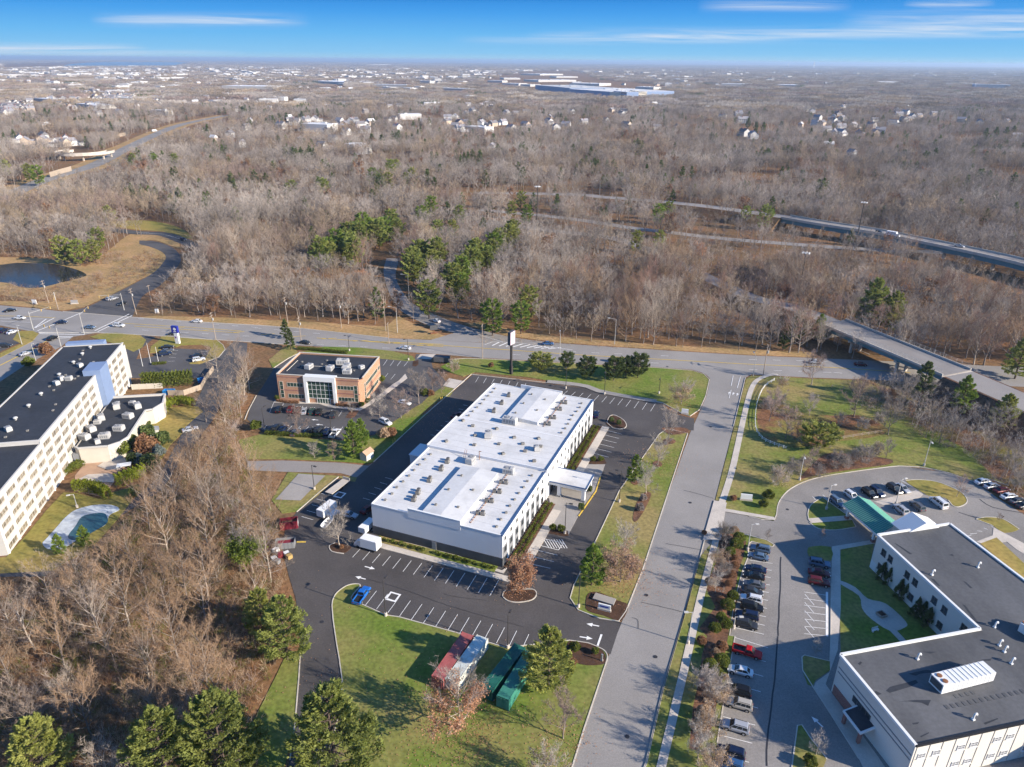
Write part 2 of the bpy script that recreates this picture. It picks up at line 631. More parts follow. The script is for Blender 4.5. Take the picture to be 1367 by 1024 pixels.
LOW = g3((640, 297, .15), (680, 301, .15), (731, 307.5, .15), (818, 318, .3), (880, 340, 1.0), (977, 386, 3.0), (1030, 404, 5.0)) + [(122.5, 307.0, 6.2), (129.4, 290.6, 6.9), (132.6, 282.4, 7.0)]
MID = g3((640, 280, .15), (726, 288, .15), (782, 294.7, .15), (839, 303.7, .15), (885, 309, .15), (960, 318, .15), (1060, 326, .15), (1160, 333, .15), (1260, 337, .15))
HIGH = g3((640, 257, .15), (685, 258, .5), (775, 260, 1.5), (803, 263, 2.0), (872, 268, 4), (923, 273, 5.5), (964, 278, 6.5), (1049, 289.5, 8))
band3('highway', LOW, 9, 'asphalt_pale', 'forest_floor')
band3('highway', MID, 9, 'asphalt_pale')
band3('highway', HIGH, 12, 'asphalt_pale', 'forest_floor')
EAST = [Vector(q_) for q_ in ((155.0, 228.6, 7), (164.9, 202, 7), (174.5, 177, 6.8), (190, 140, 6.2), (215, 90, 5))]
band3('highway', [tuple(p) for p in EAST], 13, 'asphalt_pale', 'litter')
HW = smooth(gl('r', (-200, 1200), (330, 960), (640, 870), (800, 810), (1010, 700), (1240, 590), (1450, 510), (1800, 440)), n=3)
band('verge', HW, 40, 'grass_tan')
band('highway', HW, 17, 'asphalt_lot')
# verges of tan and dry grass
slab('verge', gl('o', (178, 424.5), (206, 421.5), (300, 424), (420, 430), (515, 436), (532, 422), (556, 434), (590, 447), (625, 455), (590, 453.5), (560, 453), (519, 451), (483, 446.8), (401, 437.8), (350, 434), (256, 428.6)), 'grass_tan', .02)
slab('verge', gl('o', (620, 432), (642, 439), (679, 448.5), (749, 457.3), (784, 460), (900, 467.6), (1000, 473.6), (1086, 477), (1086, 470), (1000, 467), (900, 461), (784, 453), (700, 444), (640, 430)), 'grass_tan', .022)
slab('verge', gl('o', (-150, 402), (0, 406.5), (46, 410.5), (84, 414.5), (113, 409.5), (143.5, 395.5), (179, 377.5), (203, 363), (180, 366), (120, 385), (60, 402), (0, 402), (-150, 394)), 'grass_tan', .024)
slab('verge', smooth(gl('o', (188, 324), (200, 328), (217, 336), (223, 344), (219, 352), (206, 364), (175, 377), (120, 386), (100, 380), (110, 360), (130, 345), (150, 330), (165, 318), (180, 312), (230, 316), (240, 330), (228, 328), (205, 320)), True, 3), 'grass_tan', .012)
slab('verge', smooth(gl('o', (140, 298), (190, 294), (235, 302), (258, 318), (240, 316), (217, 309), (176, 306)), True, 3), 'grass_dry', .02)
slab('verge', gl('r', (800, 720), (1000, 660), (1210, 575), (1230, 600), (1000, 690), (830, 760)), 'grass_tan', .02)
# pond
POND = smooth(gl('J', (-300, 620), (-100, 605), (0, 600), (90, 590), (200, 592), (300, 600), (400, 625), (450, 650), (430, 665), (330, 690), (200, 720), (100, 715), (0, 690), (-300, 700)), True, 4)
slab('pond_bank', [(x * 1.0, y) for x, y in smooth(gl('J', (-400, 560), (0, 560), (300, 570), (420, 600), (500, 650), (520, 720), (400, 760), (200, 780), (0, 760), (-400, 780)), True, 4)], 'grass_tan', .03)
sheet('pond', POND, 'water', .05)

# --- hotel lot
hotel_lot = gl('o', (631, 500.6), (780, 518), (884, 539.5), (898, 552), (927, 559), (926, 575), (890, 572), (880, 580), (827, 655), (795.5, 722), (765.7, 781), (760.4, 799),
			   (772, 817), (829, 831), (815, 874), (785, 860), (760, 855.5), (675, 865), (607.5, 846), (533, 824.5), (479.5, 807), (470, 790), (449, 800), (446, 815), (450, 850),
			   (455, 880), (458, 909), (452, 945), (436, 1000), (410, 1100), (360, 1100), (387, 1015), (394, 966), (399.5, 909), (401, 870), (400, 840), (395, 800), (386, 770), (377, 735),
			   (381, 705), (396, 684), (425.7, 658.7), (449, 640), (470, 637), (497, 619), (571, 552.6), (594.4, 532))
sheet('hotel_parking', hotel_lot, 'asphalt_new')
sheet('old_driveway', gl('o', (455, 632), (476, 638), (499, 617), (492, 622), (455, 618), (377, 615), (330, 616), (330, 628), (377, 630)), 'asphalt_pale')
# --- office lot
sheet('office_parking', gl('o', (366, 492), (398, 471), (510, 478.5), (553, 482), (556, 473), (592, 474), (575, 480), (578, 492), (590, 503), (600, 516), (575, 535), (535, 560), (500, 580),
						   (455, 587), (350, 577), (330, 560), (334, 545), (345, 525)), 'asphalt_mid')
sheet('entrance_paving', gl('u', (640, 0), (480, -10), (520, -60), (700, -60)), 'concrete')
sheet('cross_link', gl('u', (780, 300), (850, 215), (1030, 250), (920, 335)), 'concrete')
# --- left hotel drives
sheet('left_parking', gl('o', (190, 447.5), (208, 450), (188, 466), (182, 480), (205, 476), (222, 465), (300, 468), (312, 456), (330, 458), (330, 470), (318, 500), (285, 560), (255, 600), (215, 655), (160, 690), (60, 770), (-200, 772), (-200, 765), (0, 766), (60, 763),
						 (150, 690), (210, 640), (240, 585), (258, 545), (270, 520), (268, 505), (180, 505), (150, 505), (150, 470)), 'asphalt_mid')
sheet('corner_lot', gl('o', (-150, 440), (0, 437), (28, 441), (34, 449), (26, 458), (0, 470), (-150, 545)), 'asphalt_mid')
# --- right institutional lot: one big sheet under the raised lawns
sheet('campus_parking', gl('o', (936, 741), (953, 673), (1000, 690), (1030, 690), (1037, 660), (1060, 640), (1130, 626), (1185, 620), (1270, 632), (1300, 642), (1330, 664), (1450, 740), (1500, 1200), (930, 1200), (955, 980), (975, 850), (1000, 715)), 'asphalt_lot')

# --- lawns (raised, real kerb step)
lawn_tip = smooth(gl('D', (250, 398), (285, 408)), n=2)
front_lawn = gl('D', (195, 560), (182, 470), (178, 420)) + smooth(gl('D', (180, 400), (195, 372), (230, 346), (262, 338), (284, 342), (272, 360), (255, 380), (252, 396), (285, 412)), n=4) + \
	gl('D', (380, 455), (430, 462), (640, 520), (830, 577), (1070, 550), (1140, 560)) + smooth(gl('D', (1170, 572), (1200, 588), (1212, 610), (1205, 640)), n=4) + gl('o', (780, 972), (762, 1030), (735, 1110), (420, 1110), (440, 1000), (455, 945), (457, 909), (453, 880))
slab('front_lawn', front_lawn, 'grass_bright')
slab('verge_lawn', gl('o', (399, 905), (401, 872), (385, 868), (370, 900), (340, 960), (345, 1024), (380, 1024), (394, 966)), 'grass_bright')
strip_lawn = gl('o', (880, 580), (890, 573), (918, 579), (878, 700), (858.5, 759), (835.4, 817), (826, 830), (800, 826), (772, 815)) + gl('o', (761, 799), (766, 782), (795.5, 722), (827, 655))
slab('strip_lawn', strip_lawn, 'grass')
road_lawn = gl('o', (588, 490), (606, 480), (620, 479), (645, 479.5), (739, 484.5), (871, 491), (924, 495), (940, 500), (947, 507), (942, 529), (934, 547), (921, 556), (908, 551), (884, 538), (780, 516.5), (700, 503), (634, 497), (618, 503), (600, 497))
slab('road_lawn', road_lawn, 'grass_bright')
slab('divider_lawn', gl('u', (200, 830), (330, 830), (600, 560), (760, 450), (860, 420), (910, 335), (790, 310), (640, 400), (540, 500), (420, 570), (250, 690), (60, 800)), 'grass')
slab('office_lawn', gl('o', (318, 588), (350, 579.5), (455, 589), (500, 582), (533, 562), (572, 552), (497, 617.5), (490, 619), (455, 616.5), (377, 613), (330, 613)), 'grass_bright')
slab('office_lawn', gl('B', (250, 200), (330, 150), (380, 120), (360, 70), (300, 100), (230, 160)), 'grass')
slab('office_lawn', gl('B', (380, 122), (520, 90), (700, 95), (870, 112), (980, 140), (995, 160), (960, 166), (800, 152), (540, 128)), 'grass_bright')
slab('office_island', gl('u', (430, 75), (440, 20), (500, 10), (500, 60), (470, 82)), 'mulch')
slab('office_island', gl('t', (950, 665), (1000, 590), (1100, 585), (1060, 650), (1010, 672)), 'litter')
slab('office_walk', gl('t', (130, 490), (420, 505), (640, 505), (760, 545), (1110, 585), (1250, 510), (1365, 400)) + gl('u', (0, 500), (375, 215), (350, 165), (280, 240), (200, 290), (60, 400), (0, 440)) + gl('t', (1180, 510), (1100, 555), (780, 520), (640, 490), (140, 470)), 'concrete')
slab('service_lawn', gl('B', (245, 890), (330, 745), (690, 772), (680, 795), (640, 790), (590, 770), (480, 870), (370, 950), (300, 960)), 'grass')
sheet('gravel_pad', gl('B', (265, 890), (385, 755), (525, 765), (395, 895)), 'pad', .24)
slab('hotel_walk', gl('o', (495, 703), (670, 762), (700, 742), (690, 740), (672, 766), (610, 748), (494, 708)), 'concrete')
# left hotel grounds
slab('hotel_lawn', gl('o', (133, 446), (155, 444.5), (187, 448), (195, 454), (190, 464), (178, 470), (160, 462), (140, 455), (120, 450)), 'grass_dry')
slab('hotel_lawn', gl('z', (20, 550), (150, 450), (200, 380), (300, 360), (440, 390), (700, 410), (1150, 440), (1250, 520), (1290, 600), (1180, 730), (1000, 800), (850, 850), (690, 850), (670, 830), (820, 800), (930, 780), (1000, 660), (1050, 560), (880, 520), (700, 520), (520, 530), (450, 560), (400, 540), (240, 520), (160, 640), (0, 660)), 'grass_dry')
slab('hotel_lawn', gl('v', (800, 130), (900, 30), (1200, 20), (1250, 70), (1100, 200), (1050, 280), (930, 400), (830, 560), (760, 500), (700, 300), (740, 190)), 'grass_dry')
slab('hotel_lawn', gl('a', (-300, 850), (0, 860), (480, 835), (700, 700), (900, 560), (1100, 330), (1200, 200), (1250, 60), (1000, 130), (900, 180), (700, 130), (580, 120), (420, 290), (250, 500), (60, 710), (-300, 760)), 'grass_dry')
slab('hotel_terrace', gl('v', (0, 850), (0, 700), (80, 600), (130, 560), (440, 500), (560, 560), (440, 650), (380, 760), (330, 830), (230, 760), (100, 750), (180, 860), (310, 940), (250, 900), (120, 870)), 'plaster_pink')
sheet('terrace_paving', gl('v', (220, 610), (280, 570), (480, 520), (530, 560), (440, 640), (320, 645)), 'concrete', .262)
sheet('terrace_paving', gl('v', (30, 740), (130, 690), (330, 680), (390, 700), (380, 770), (240, 765)), 'concrete', .265)
pp = smooth(gl('a', (440, 640), (390, 590), (430, 540), (520, 440), (600, 350), (700, 280), (860, 240), (1020, 240), (1090, 280), (1000, 330), (960, 420), (830, 480), (700, 560), (560, 640)), True, 4)
slab('pond_rim', pp, 'ice', .226)
sheet('ornamental_pond', smooth(gl('a', (620, 530), (690, 430), (750, 345), (870, 315), (960, 320), (980, 400), (860, 480), (700, 560)), True, 4), 'pool_liner', .232)
slab('verge', gl('f', (130, 560), (185, 475), (330, 470), (392, 500), (330, 575), (0, 742), (0, 700), (215, 600)), 'grass_dry')
# campus lawns
campus_north = gl('o', (996, 506), (1003, 502), (1022, 502), (1083, 506), (1148, 508), (1230, 540), (1300, 590), (1420, 640), (1480, 760)) + gl('T', (1450, 560), (1200, 400), (1000, 330), (800, 350), (560, 265), (380, 222), (220, 195), (0, 185)) + \
	gl('F', (700, 88), (520, 112), (330, 145)) + smooth(gl('F', (330, 145), (210, 195), (150, 260), (136, 325)), n=4) + gl('F', (125, 352), (60, 350), (0, 335)) + gl('E', (1000, 790), (830, 755), (760, 735), (760, 700)) + gl('o', (955, 668), (980, 570))
slab('campus_lawn', campus_north, 'grass')
campus_south = gl('o', (934, 745), (916, 814), (885, 921.6), (863, 1019.7), (830, 1110), (940, 1110)) + gl('W', (140, 1000), (160, 840), (205, 560), (245, 330), (275, 150), (300, 0)) + gl('V', (300, 1020), (335, 760), (372, 600), (392, 520), (420, 420), (470, 300), (475, 180), (500, 160), (690, 210), (705, 190), (640, 150), (480, 105), (230, 55))
slab('campus_lawn', campus_south, 'grass')
slab('shrub_bed', gl('V', (200, 70), (420, 110), (450, 160), (430, 290), (380, 420), (360, 560), (310, 760), (290, 1000)) + gl('W', (220, 150), (200, 350), (150, 560), (130, 700), (0, 900), (-60, 880), (-30, 560), (20, 330), (40, 150), (80, 0)) + gl('V', (20, 950), (170, 760), (90, 600), (120, 480), (200, 300)), 'litter')
walk = gl('E', (1020, 78), (985, 76), (940, 90), (905, 115), (880, 170), (850, 290), (820, 430), (790, 560), (745, 700))
band('sidewalk', smooth(walk, n=3), 1.7, 'concrete', 0.225)
band('sidewalk', gl('H', (570, 20), (557, 60), (490, 310), (420, 620), (330, 1000), (300, 1130)), 1.5, 'concrete', 0.228)
band('sidewalk', smooth(gl('e', (685, 322), (800, 332), (900, 348), (960, 372), (1090, 398), (1270, 428)), n=2), 2.6, 'pad', .268)
sheet('driveway_apron', gl('o', (953, 669), (970, 672), (962, 722), (938, 722)), 'concrete', .26)
band('sidewalk', gl('E', (760, 738), (830, 750), (1000, 780)), 1.4, 'concrete', 0.231)
slab('campus_bed', smooth(gl('F', (250, 150), (330, 60), (400, 20), (560, 30), (700, 50), (700, 75), (560, 95), (330, 130)), True, 3), 'litter')
slab('wood_floor', gl('o', (1165, 512), (1210, 560), (1290, 600), (1330, 640), (1420, 690), (1500, 640), (1400, 560), (1250, 520)), 'bed_mix')
slab('tree_bed', smooth(gl('O', (60, 330), (200, 390), (290, 420), (420, 430), (560, 430), (690, 500), (600, 540), (420, 560), (230, 590), (100, 560), (40, 470)), True, 3), 'bed_mix')
# islands
isl1 = smooth(gl('F', (300, 360), (292, 320), (310, 275), (365, 240)), n=4) + gl('F', (490, 330), (500, 345), (310, 350))
slab('kerb_island', isl1, 'grass')
band('sidewalk', gl('F', (300, 358), (500, 343)), 2.0, 'concrete', 0.234)
isl2 = gl('F', (300, 365), (510, 350), (530, 385)) + smooth(gl('F', (530, 388), (430, 403), (345, 396), (300, 365)), n=3)
slab('kerb_island', isl2, 'grass')
slab('kerb_island', smooth(gl('T', (70, 345), (200, 335), (400, 355), (600, 430), (700, 490), (745, 560), (720, 605), (650, 632), (590, 620), (540, 560), (480, 525), (330, 510), (250, 470)), True, 3), 'grass_dry')
slab('kerb_island', smooth(gl('T', (845, 765), (950, 745), (1100, 755), (1200, 800), (1310, 875), (1150, 915), (1030, 840), (900, 790)), True, 3), 'grass_dry')
slab('campus_walk', gl('F', (1130, 460), (1210, 430), (1215, 390), (1367, 470), (1400, 470), (1400, 540), (1330, 500), (1280, 460), (1180, 480)), 'concrete')
slab('campus_walk', gl('F', (505, 275), (450, 285), (490, 330), (530, 340)), 'concrete')
slab('campus_walk', gl('F', (620, 262), (830, 205), (865, 225), (850, 240), (670, 280)), 'concrete')
slab('campus_lawn', gl('F', (1150, 470), (1230, 440), (1400, 600), (1420, 760), (1367, 660)), 'grass_dry')
slab('court_lawn', gl('F', (455, 500), (620, 470), (600, 590), (940, 930), (760, 965)) + gl('K', (455, 345), (450, 100)), 'grass_bright')
slab('court_path', smooth(gl('F', (455, 655), (530, 690), (590, 745), (680, 770), (780, 860), (770, 890), (700, 905), (600, 840), (560, 790), (545, 730), (450, 670)), True, 3), 'concrete')
band('court_path', gl('F', (690, 880), (740, 930), (790, 985)), 1.4, 'concrete', 0.237)
camp_walk = gl('F', (412, 485), (600, 455), (625, 470), (452, 500), (455, 700)) + gl('K', (455, 130), (440, 330), (400, 440), (380, 500), (480, 640), (640, 860), (720, 980), (600, 980), (545, 870), (400, 640), (320, 520), (330, 490), (400, 440), (405, 300), (408, 0))
slab('campus_walk', camp_walk, 'concrete')
slab('kerb_island', smooth(gl('F', (290, 500), (310, 485), (405, 487), (408, 555), (330, 545), (295, 530)), True, 2), 'grass')
slab('kerb_island', gl('K', (262, 365), (275, 355), (400, 385), (402, 430), (330, 480), (315, 510), (290, 500), (265, 430)), 'grass')
slab('kerb_island', gl('K', (240, 705), (262, 702), (300, 760), (385, 870), (370, 909), (330, 1000), (200, 1000)), 'grass')
for pts in (smooth(gl('D', (222, 222), (180, 215), (170, 195), (190, 185), (225, 190), (250, 200)), True, 3), smooth(gl('D', (820, 385), (830, 365), (870, 362), (930, 360), (944, 375), (930, 395), (880, 405), (840, 400)), True, 3),
			smooth(gl('D', (1130, 415), (1140, 375), (1180, 370), (1250, 400), (1290, 420), (1262, 476), (1200, 458), (1140, 440)), True, 3),
			smooth(gl('S', (615, 180), (630, 150), (660, 145), (705, 170), (720, 200), (700, 215), (650, 210)), True, 3),
			gl('S', (510, 405), (520, 378), (600, 380), (612, 405), (560, 412)), gl('S', (285, 785), (310, 730), (345, 770), (400, 775), (405, 800), (380, 805)),
			smooth(gl('D', (1070, 552), (1140, 562), (1190, 585), (1205, 615), (1195, 640), (1110, 640), (1060, 600)), True, 3),
			smooth(gl('E', (180, 300), (200, 280), (250, 285), (275, 320), (240, 335), (190, 325)), True, 3)):
	slab('mulch_bed', pts, 'mulch', .192 + rnd.random() * .006)
for pts in (smooth(gl('E', (455, 335), (560, 335), (580, 355), (500, 370), (460, 350)), True, 3), smooth(gl('E', (300, 600), (320, 585), (345, 600), (320, 615)), True, 3),
			smooth(gl('E', (405, 510), (430, 495), (455, 515), (430, 527)), True, 3), smooth(gl('E', (310, 780), (330, 700), (370, 650), (400, 660), (370, 730), (330, 790)), True, 3),
			smooth(gl('E', (455, 400), (490, 385), (520, 400), (495, 415)), True, 3)):
	slab('tree_ring', pts, 'litter', .199 + rnd.random() * .006)

# kerbs
for p in (front_lawn + front_lawn[:1], strip_lawn + strip_lawn[:1], road_lawn[1:-4], gl('o', (452, 637), (426, 658), (396, 684)), gl('o', (499, 617), (571, 551), (594, 531), (629, 500), (780, 516.8), (884, 538.5)),
		  sr_r[0:6], sr_r[6:8], isl1 + isl1[:1], isl2, campus_south[:6], campus_south[7:-2] + campus_south[-2:],
		  gl('T', (1200, 400), (1000, 330), (800, 350), (560, 265), (380, 222), (220, 195), (0, 185)) + smooth(gl('F', (700, 88), (520, 112), (330, 145), (210, 195), (150, 260), (136, 325)), n=4) + gl('F', (125, 352), (60, 350), (0, 335)),
		  gl('o', (401, 872), (399, 905), (394, 966), (387, 1015)), gl('B', (165, 345), (120, 430), (105, 470)), gl('B', (250, 205), (330, 152), (385, 125)),
		  smooth(gl('T', (70, 345), (200, 335), (400, 355), (600, 430), (700, 490), (745, 560), (720, 605), (650, 632), (590, 620), (540, 560)), n=3),
		  smooth(gl('T', (1030, 840), (900, 790), (845, 765), (950, 745), (1100, 755), (1200, 800), (1310, 875)), n=3),
		  gl('K', (408, 0), (405, 300), (400, 385), (275, 355), (262, 365), (265, 430), (315, 510), (400, 640), (545, 870)), gl('K', (200, 1000), (240, 705), (262, 702), (300, 760), (385, 870)),
		  smooth(gl('D', (222, 224), (178, 216), (168, 195), (190, 184)), n=3), smooth(gl('D', (818, 385), (828, 363), (870, 360), (930, 358), (946, 375), (930, 397), (880, 407), (840, 402), (818, 385)), n=3),
		  gl('z', (300, 360), (440, 390), (700, 410), (1150, 440), (1250, 520), (1290, 600), (1180, 730), (1000, 800)), far_edge[3:10], near_edge[2:8],
		  smooth(gl('S', (615, 182), (630, 148), (660, 143), (707, 170), (722, 200), (700, 217), (650, 212), (615, 182)), n=3)):
	kerb(p)
structure(KERB.build('kerb', M['kerb']))

# --- markings
for a, b in ((gl('e', (0, 118), (540, 155), (900, 180), (1367, 205)) + gl('O', (30, 175), (420, 190), (800, 215)), MKY), (gl('B', (480, 45), (1140, 90)), MKY), (gl('B', (700, 60), (1140, 78)), MKY)):
	pline(b, a, .35)
pline(MKY, gl('A', (650, 125), (960, 143), (1260, 165)), .3)
pline(MKY, gl('A', (700, 140), (980, 158), (1250, 175)), .3)
for i in range(9):
	t = i / 8
	line(MKY, lerp(gl('A', (900, 152))[0], gl('B', (1000, 85))[0], t), lerp(gl('A', (940, 143))[0], gl('B', (1060, 80))[0], t + .02), .3)
pline(MKY, gl('f', (0, 318), (330, 325), (560, 340)), .3)
pline(MK, gl('e', (350, 122), (390, 108), (520, 110), (640, 130), (820, 150)), .25)
for i in range(9):
	t = i / 8
	a = lerp(gl('e', (390, 128))[0], gl('e', (690, 145))[0], t)
	b = lerp(gl('e', (430, 108))[0], gl('e', (760, 138))[0], t)
	line(MK, a, b, .55)
for q in (gl('f', (380, 470), (560, 400), (840, 280)), gl('f', (360, 440), (550, 340)), gl('f', (960, 470), (1310, 300)), gl('f', (990, 480), (1340, 315)), gl('f', (390, 485), (700, 490), (900, 490)), gl('f', (400, 500), (860, 510)),
		  gl('f', (470, 350), (350, 440)), gl('f', (560, 530), (740, 530)), gl('f', (600, 545), (720, 540))):
	pline(MK, q, .45)
pline(MK, gl('f', (0, 345), (300, 352), (440, 350)), .2)
pline(MK, gl('f', (0, 372), (310, 385)), .2)
pline(MKY, gl('f', (0, 822), (330, 655), (540, 535)), .5)
dashes(MK, gl('A', (740, 160), (1300, 192)), .18)
dashes(MK, gl('A', (720, 100), (1367, 148)), .18)
dashes(MK, gl('L', (0, 930), (400, 965)), .18)
dashes(MK, gl('B', (480, 80), (1100, 110)), .18)
dashes(MK, gl('e', (500, 175), (860, 205), (1367, 225)), .18)
dashes(MK, gl('e', (800, 160), (1367, 185)), .18)
dashes(MK, gl('O', (0, 200), (420, 215), (760, 240)), .18)
dashes(MK, gl('O', (0, 150), (420, 160)), .18)
pline(MK, gl('O', (540, 100), (600, 125)), .25)
pline(MK, gl('L', (1100, 945), (1300, 1005)), .2)
pline(MK, gl('J', (720, 432), (850, 440), (940, 466)), .2)
for zz in ((790, 130, 800, 80), (820, 140, 835, 85), (780, 190, 790, 150)):
	line(MK, gl('E', zz[:2])[0], gl('E', zz[2:])[0], .18)
for a in ((780, 165), (800, 168), (820, 172)):
	c = gl('E', a)[0]
	arrow(MK, c, R(65), .9)
# hotel lot stalls
stalls(MK, *gl('D', (255, 238), (283, 207), (770, 383), (803, 325)), 13)
stalls(MK, *gl('D', (302, 420), (345, 364), (612, 513), (650, 452)), 7)
stalls(MK, *gl('D', (655, 527), (693, 464), (890, 585), (917, 527)), 5)
stalls(MK, *gl('d', (720, 365), (590, 335), (495, 635), (365, 597)), 4)
stalls(MK, *gl('S', (695, 245), (610, 225), (625, 372), (540, 350)), 5)
stalls(MK, *gl('S', (345, 908), (232, 880), (305, 980), (195, 955)), 2)
for i in range(8):
	a, b = gl('S', (270 + i * 14, 822), (300 + i * 14, 870))
	line(MK, a, b, .16)
q = gl('S', (268, 818), (378, 842), (350, 880), (250, 855))
for i in range(4):
	line(MK, q[i], q[(i + 1) % 4], .14)
stalls(MK, *gl('e', (300, 325), (318, 295), (560, 352), (572, 330)), 6)
stalls(MK, *gl('e', (770, 392), (795, 370), (1240, 480), (1265, 440)), 11)
stalls(MK, *gl('w', (30, 790), (-40, 770), (250, 590), (180, 570)), 4)
stalls(MK, *gl('u', (690, 870), (640, 860), (1060, 530), (1010, 520)), 7)
for c, a, zn in (((285, 315), 160, 'D'), ((320, 277), -20, 'D'), ((1157, 492), 165, 'D'), ((1132, 540), -12, 'D')):
	arrow(MK, gl(zn, c)[0], R(a), 1.0)
line(MK, *gl('D', (1175, 570), (1190, 527)), .4)
for c in (((470, 60)), ((300, 985))):
	pass
# painted squares on the lot
for c, r_ in ((gl('D', (407, 386))[0], -21), (gl('d', (797, 350))[0], -21)):
	co, si = math.cos(R(r_)), math.sin(R(r_))
	sq = [(c[0] + (x * co - y * si), c[1] + (x * si + y * co)) for x, y in ((-1.1, -1.1), (1.1, -1.1), (1.1, 1.1), (-1.1, 1.1))]
	pline(MK, sq + sq[:1], .55)
pline(MKY, gl('X', (370, 655), (495, 655)), .5)
# campus stalls
stalls(MK, *gl('V', (480, 330), (690, 360), (310, 935), (610, 1005)), 9)
stalls(MK, *gl('W', (300, 10), (560, 90), (160, 930), (410, 990)), 7)
stalls(MK, *gl('V', (980, 620), (1180, 650), (980, 1000), (1180, 1020)), 6)
for i in range(5):
	line(MK, *gl('V', (985, 640 + i * 75), (1070, 740 + i * 75)), .12)
pline(MK, gl('V', (1186, 620), (1186, 1024)), .45)
stalls(MK, *gl('x', (40, 200), (130, 300), (1040, 10), (1180, 90)), 9)
stalls(MK, *gl('x', (930, 290), (1000, 390), (1250, 260), (1340, 350)), 3)
stalls(MK, *gl('T', (700, 960), (790, 940), (1000, 830), (1030, 860)), 4)
arrow(MK, gl('K', (338, 686))[0], R(118), .95)
# office lot stalls
stalls(MK, *gl('t', (85, 605), (135, 490), (870, 650), (910, 590)), 7)
stalls(MK, *gl('t', (0, 800), (50, 755), (860, 840), (920, 770)), 9)
stalls(MK, *gl('u', (100, 70), (145, 5), (335, 80), (380, 25)), 3)
stalls(MK, *gl('u', (105, 220), (155, 160), (185, 230), (235, 170)), 1)
for c in ((600, 690), (650, 745)):
	arrow(MK, gl('t', c)[0], R(170), .9)
stalls(MK, *gl('z', (300, 800), (420, 800), (370, 600), (480, 620)), 3)
stalls(MK, *gl('z', (880, 640), (1000, 640), (700, 760), (830, 790)), 2)
structure(MK.build('white_road_markings', M['paint']))
structure(MKY.build('yellow_road_markings', M['paint_yellow']))
# sealed cracks
SC = MB()
for zn, *p in (('V', (765, 300), (762, 520), (750, 760), (740, 1020)), ('W', (638, 0), (620, 250), (585, 560), (555, 810), (552, 1020)), ('E', (600, 345), (770, 380)), ('T', (650, 690), (900, 770)), ('T', (880, 545), (1020, 635), (1367, 700)),
			   ('H', (150, 415), (430, 500))):
	if zn == 'H' or zn == 'E':
		continue
	SC.strip([(q_[0] + rnd.uniform(-.08, .08), q_[1]) for q_ in smooth(gl(zn, *p), n=3)], .28, ZM - .012, ZM - .008)
for zn, *p in (('H', (240, 330), (330, 350), (420, 372)), ('H', (200, 395), (225, 405), (228, 440)), ('E', (560, 640), (640, 660), (705, 680)), ('E', (470, 900), (560, 915), (640, 930)), ('D', (600, 375), (640, 385), (760, 400)), ('D', (240, 300), (420, 350), (620, 420), (900, 500))):
	SC.strip([(q_[0], q_[1] + rnd.uniform(-.06, .06)) for q_ in smooth(gl(zn, *p), n=4)], .09, ZM - .012, ZM - .008)
for zn, x, y in (('H', 262, 300), ('H', 300, 560), ('E', 590, 700), ('E', 690, 330), ('D', 640, 330), ('D', 140, 480), ('F', 190, 300), ('y', 430, 800), ('e', 1330, 240)):
	c_ = gl(zn, (x, y))[0]
	SC.prism([(c_[0] + .42 * math.cos(a_ * .7854), c_[1] + .42 * math.sin(a_ * .7854)) for a_ in range(8)], ZM - .03, ZM - .006)
structure(SC.build('crack_seal_lines', M['sealant']))
# ------------------------------------------------------------------ BUILDINGS
def window_mesh(w, h, nx=1, ny=1, frame='white_trim', pane='window_glass', fw=.08, sill=False):
	"""facing -Y, centred, base of the frame 3 cm proud of the wall"""
	mb = MB()
	mb.box((0, -.005, 0), (w - fw, .05, h - fw), mi=1)
	for sx in (-1, 1):
		mb.box((sx * (w / 2 - fw / 2), -.02, 0), (fw, .12, h))
	for sz in (-1, 1):
		mb.box((0, -.02, sz * (h / 2 - fw / 2)), (w - 2 * fw, .118, fw))
	for i in range(1, nx):
		mb.box((-w / 2 + w * i / nx, -.02, 0), (fw * .8, .1, h - 2 * fw))
	for i in range(1, ny):
		mb.box((0, -.018, -h / 2 + h * i / ny), (w - 2 * fw, .094, fw * .7))
	if sill:
		mb.box((0, -.06, -h / 2 - .06), (w + .2, .26, .1))
	o = mb.build('window', [M[frame], M[pane]])
	me = o.data
	bpy.data.objects.remove(o)
	return me


def put(me, parent, x, y, z, rz=0.0, name='window'):
	o = link(name, me, parent, (x, y, z), rz)
	return o


M['unit_dark'] = mat('weathered_unit_paint', (.24, .225, .20), .6, var=.3, scale=1.5)


def roof_vent_mesh(s=.5, h=.45):
	o = MB().box((0, 0, h * .3), (s, s, h * .6)).box((0, 0, h * .78), (s * 1.35, s * 1.35, h * .3), top=.7).build('roof_vent', M['unit_dark'])
	me = o.data
	bpy.data.objects.remove(o)
	return me


def ac_mesh(l, w, h, dark=False):
	mb = MB()
	mb.box((0, 0, .1), (l * .96, w * .96, .2), mi=1)
	mb.box((0, 0, .2 + h / 2), (l, w, h), top=.985)
	mb.lathe([(w * .34, 0), (w * .36, .12), (w * .30, .14)], (l * .18, 0, .2 + h), 12, 1)
	mb.lathe([(w * .26, .1), (w * .02, .16)], (l * .18, 0, .2 + h), 10, 0)
	mb.box((-l * .30, 0, .2 + h + .09), (l * .28, w * .8, .18))
	for k in range(4):
		mb.box((l * (-.3 + .2 * k), -w / 2 - .012, .2 + h * .5), (l * .13, .03, h * .6), mi=1)
		mb.box((l * (-.3 + .2 * k), w / 2 + .012, .2 + h * .5), (l * .13, .03, h * .6), mi=1)
	o = mb.build('air_conditioner', [M['unit'], M['grey_panel']])
	me = o.data
	bpy.data.objects.remove(o)
	return me




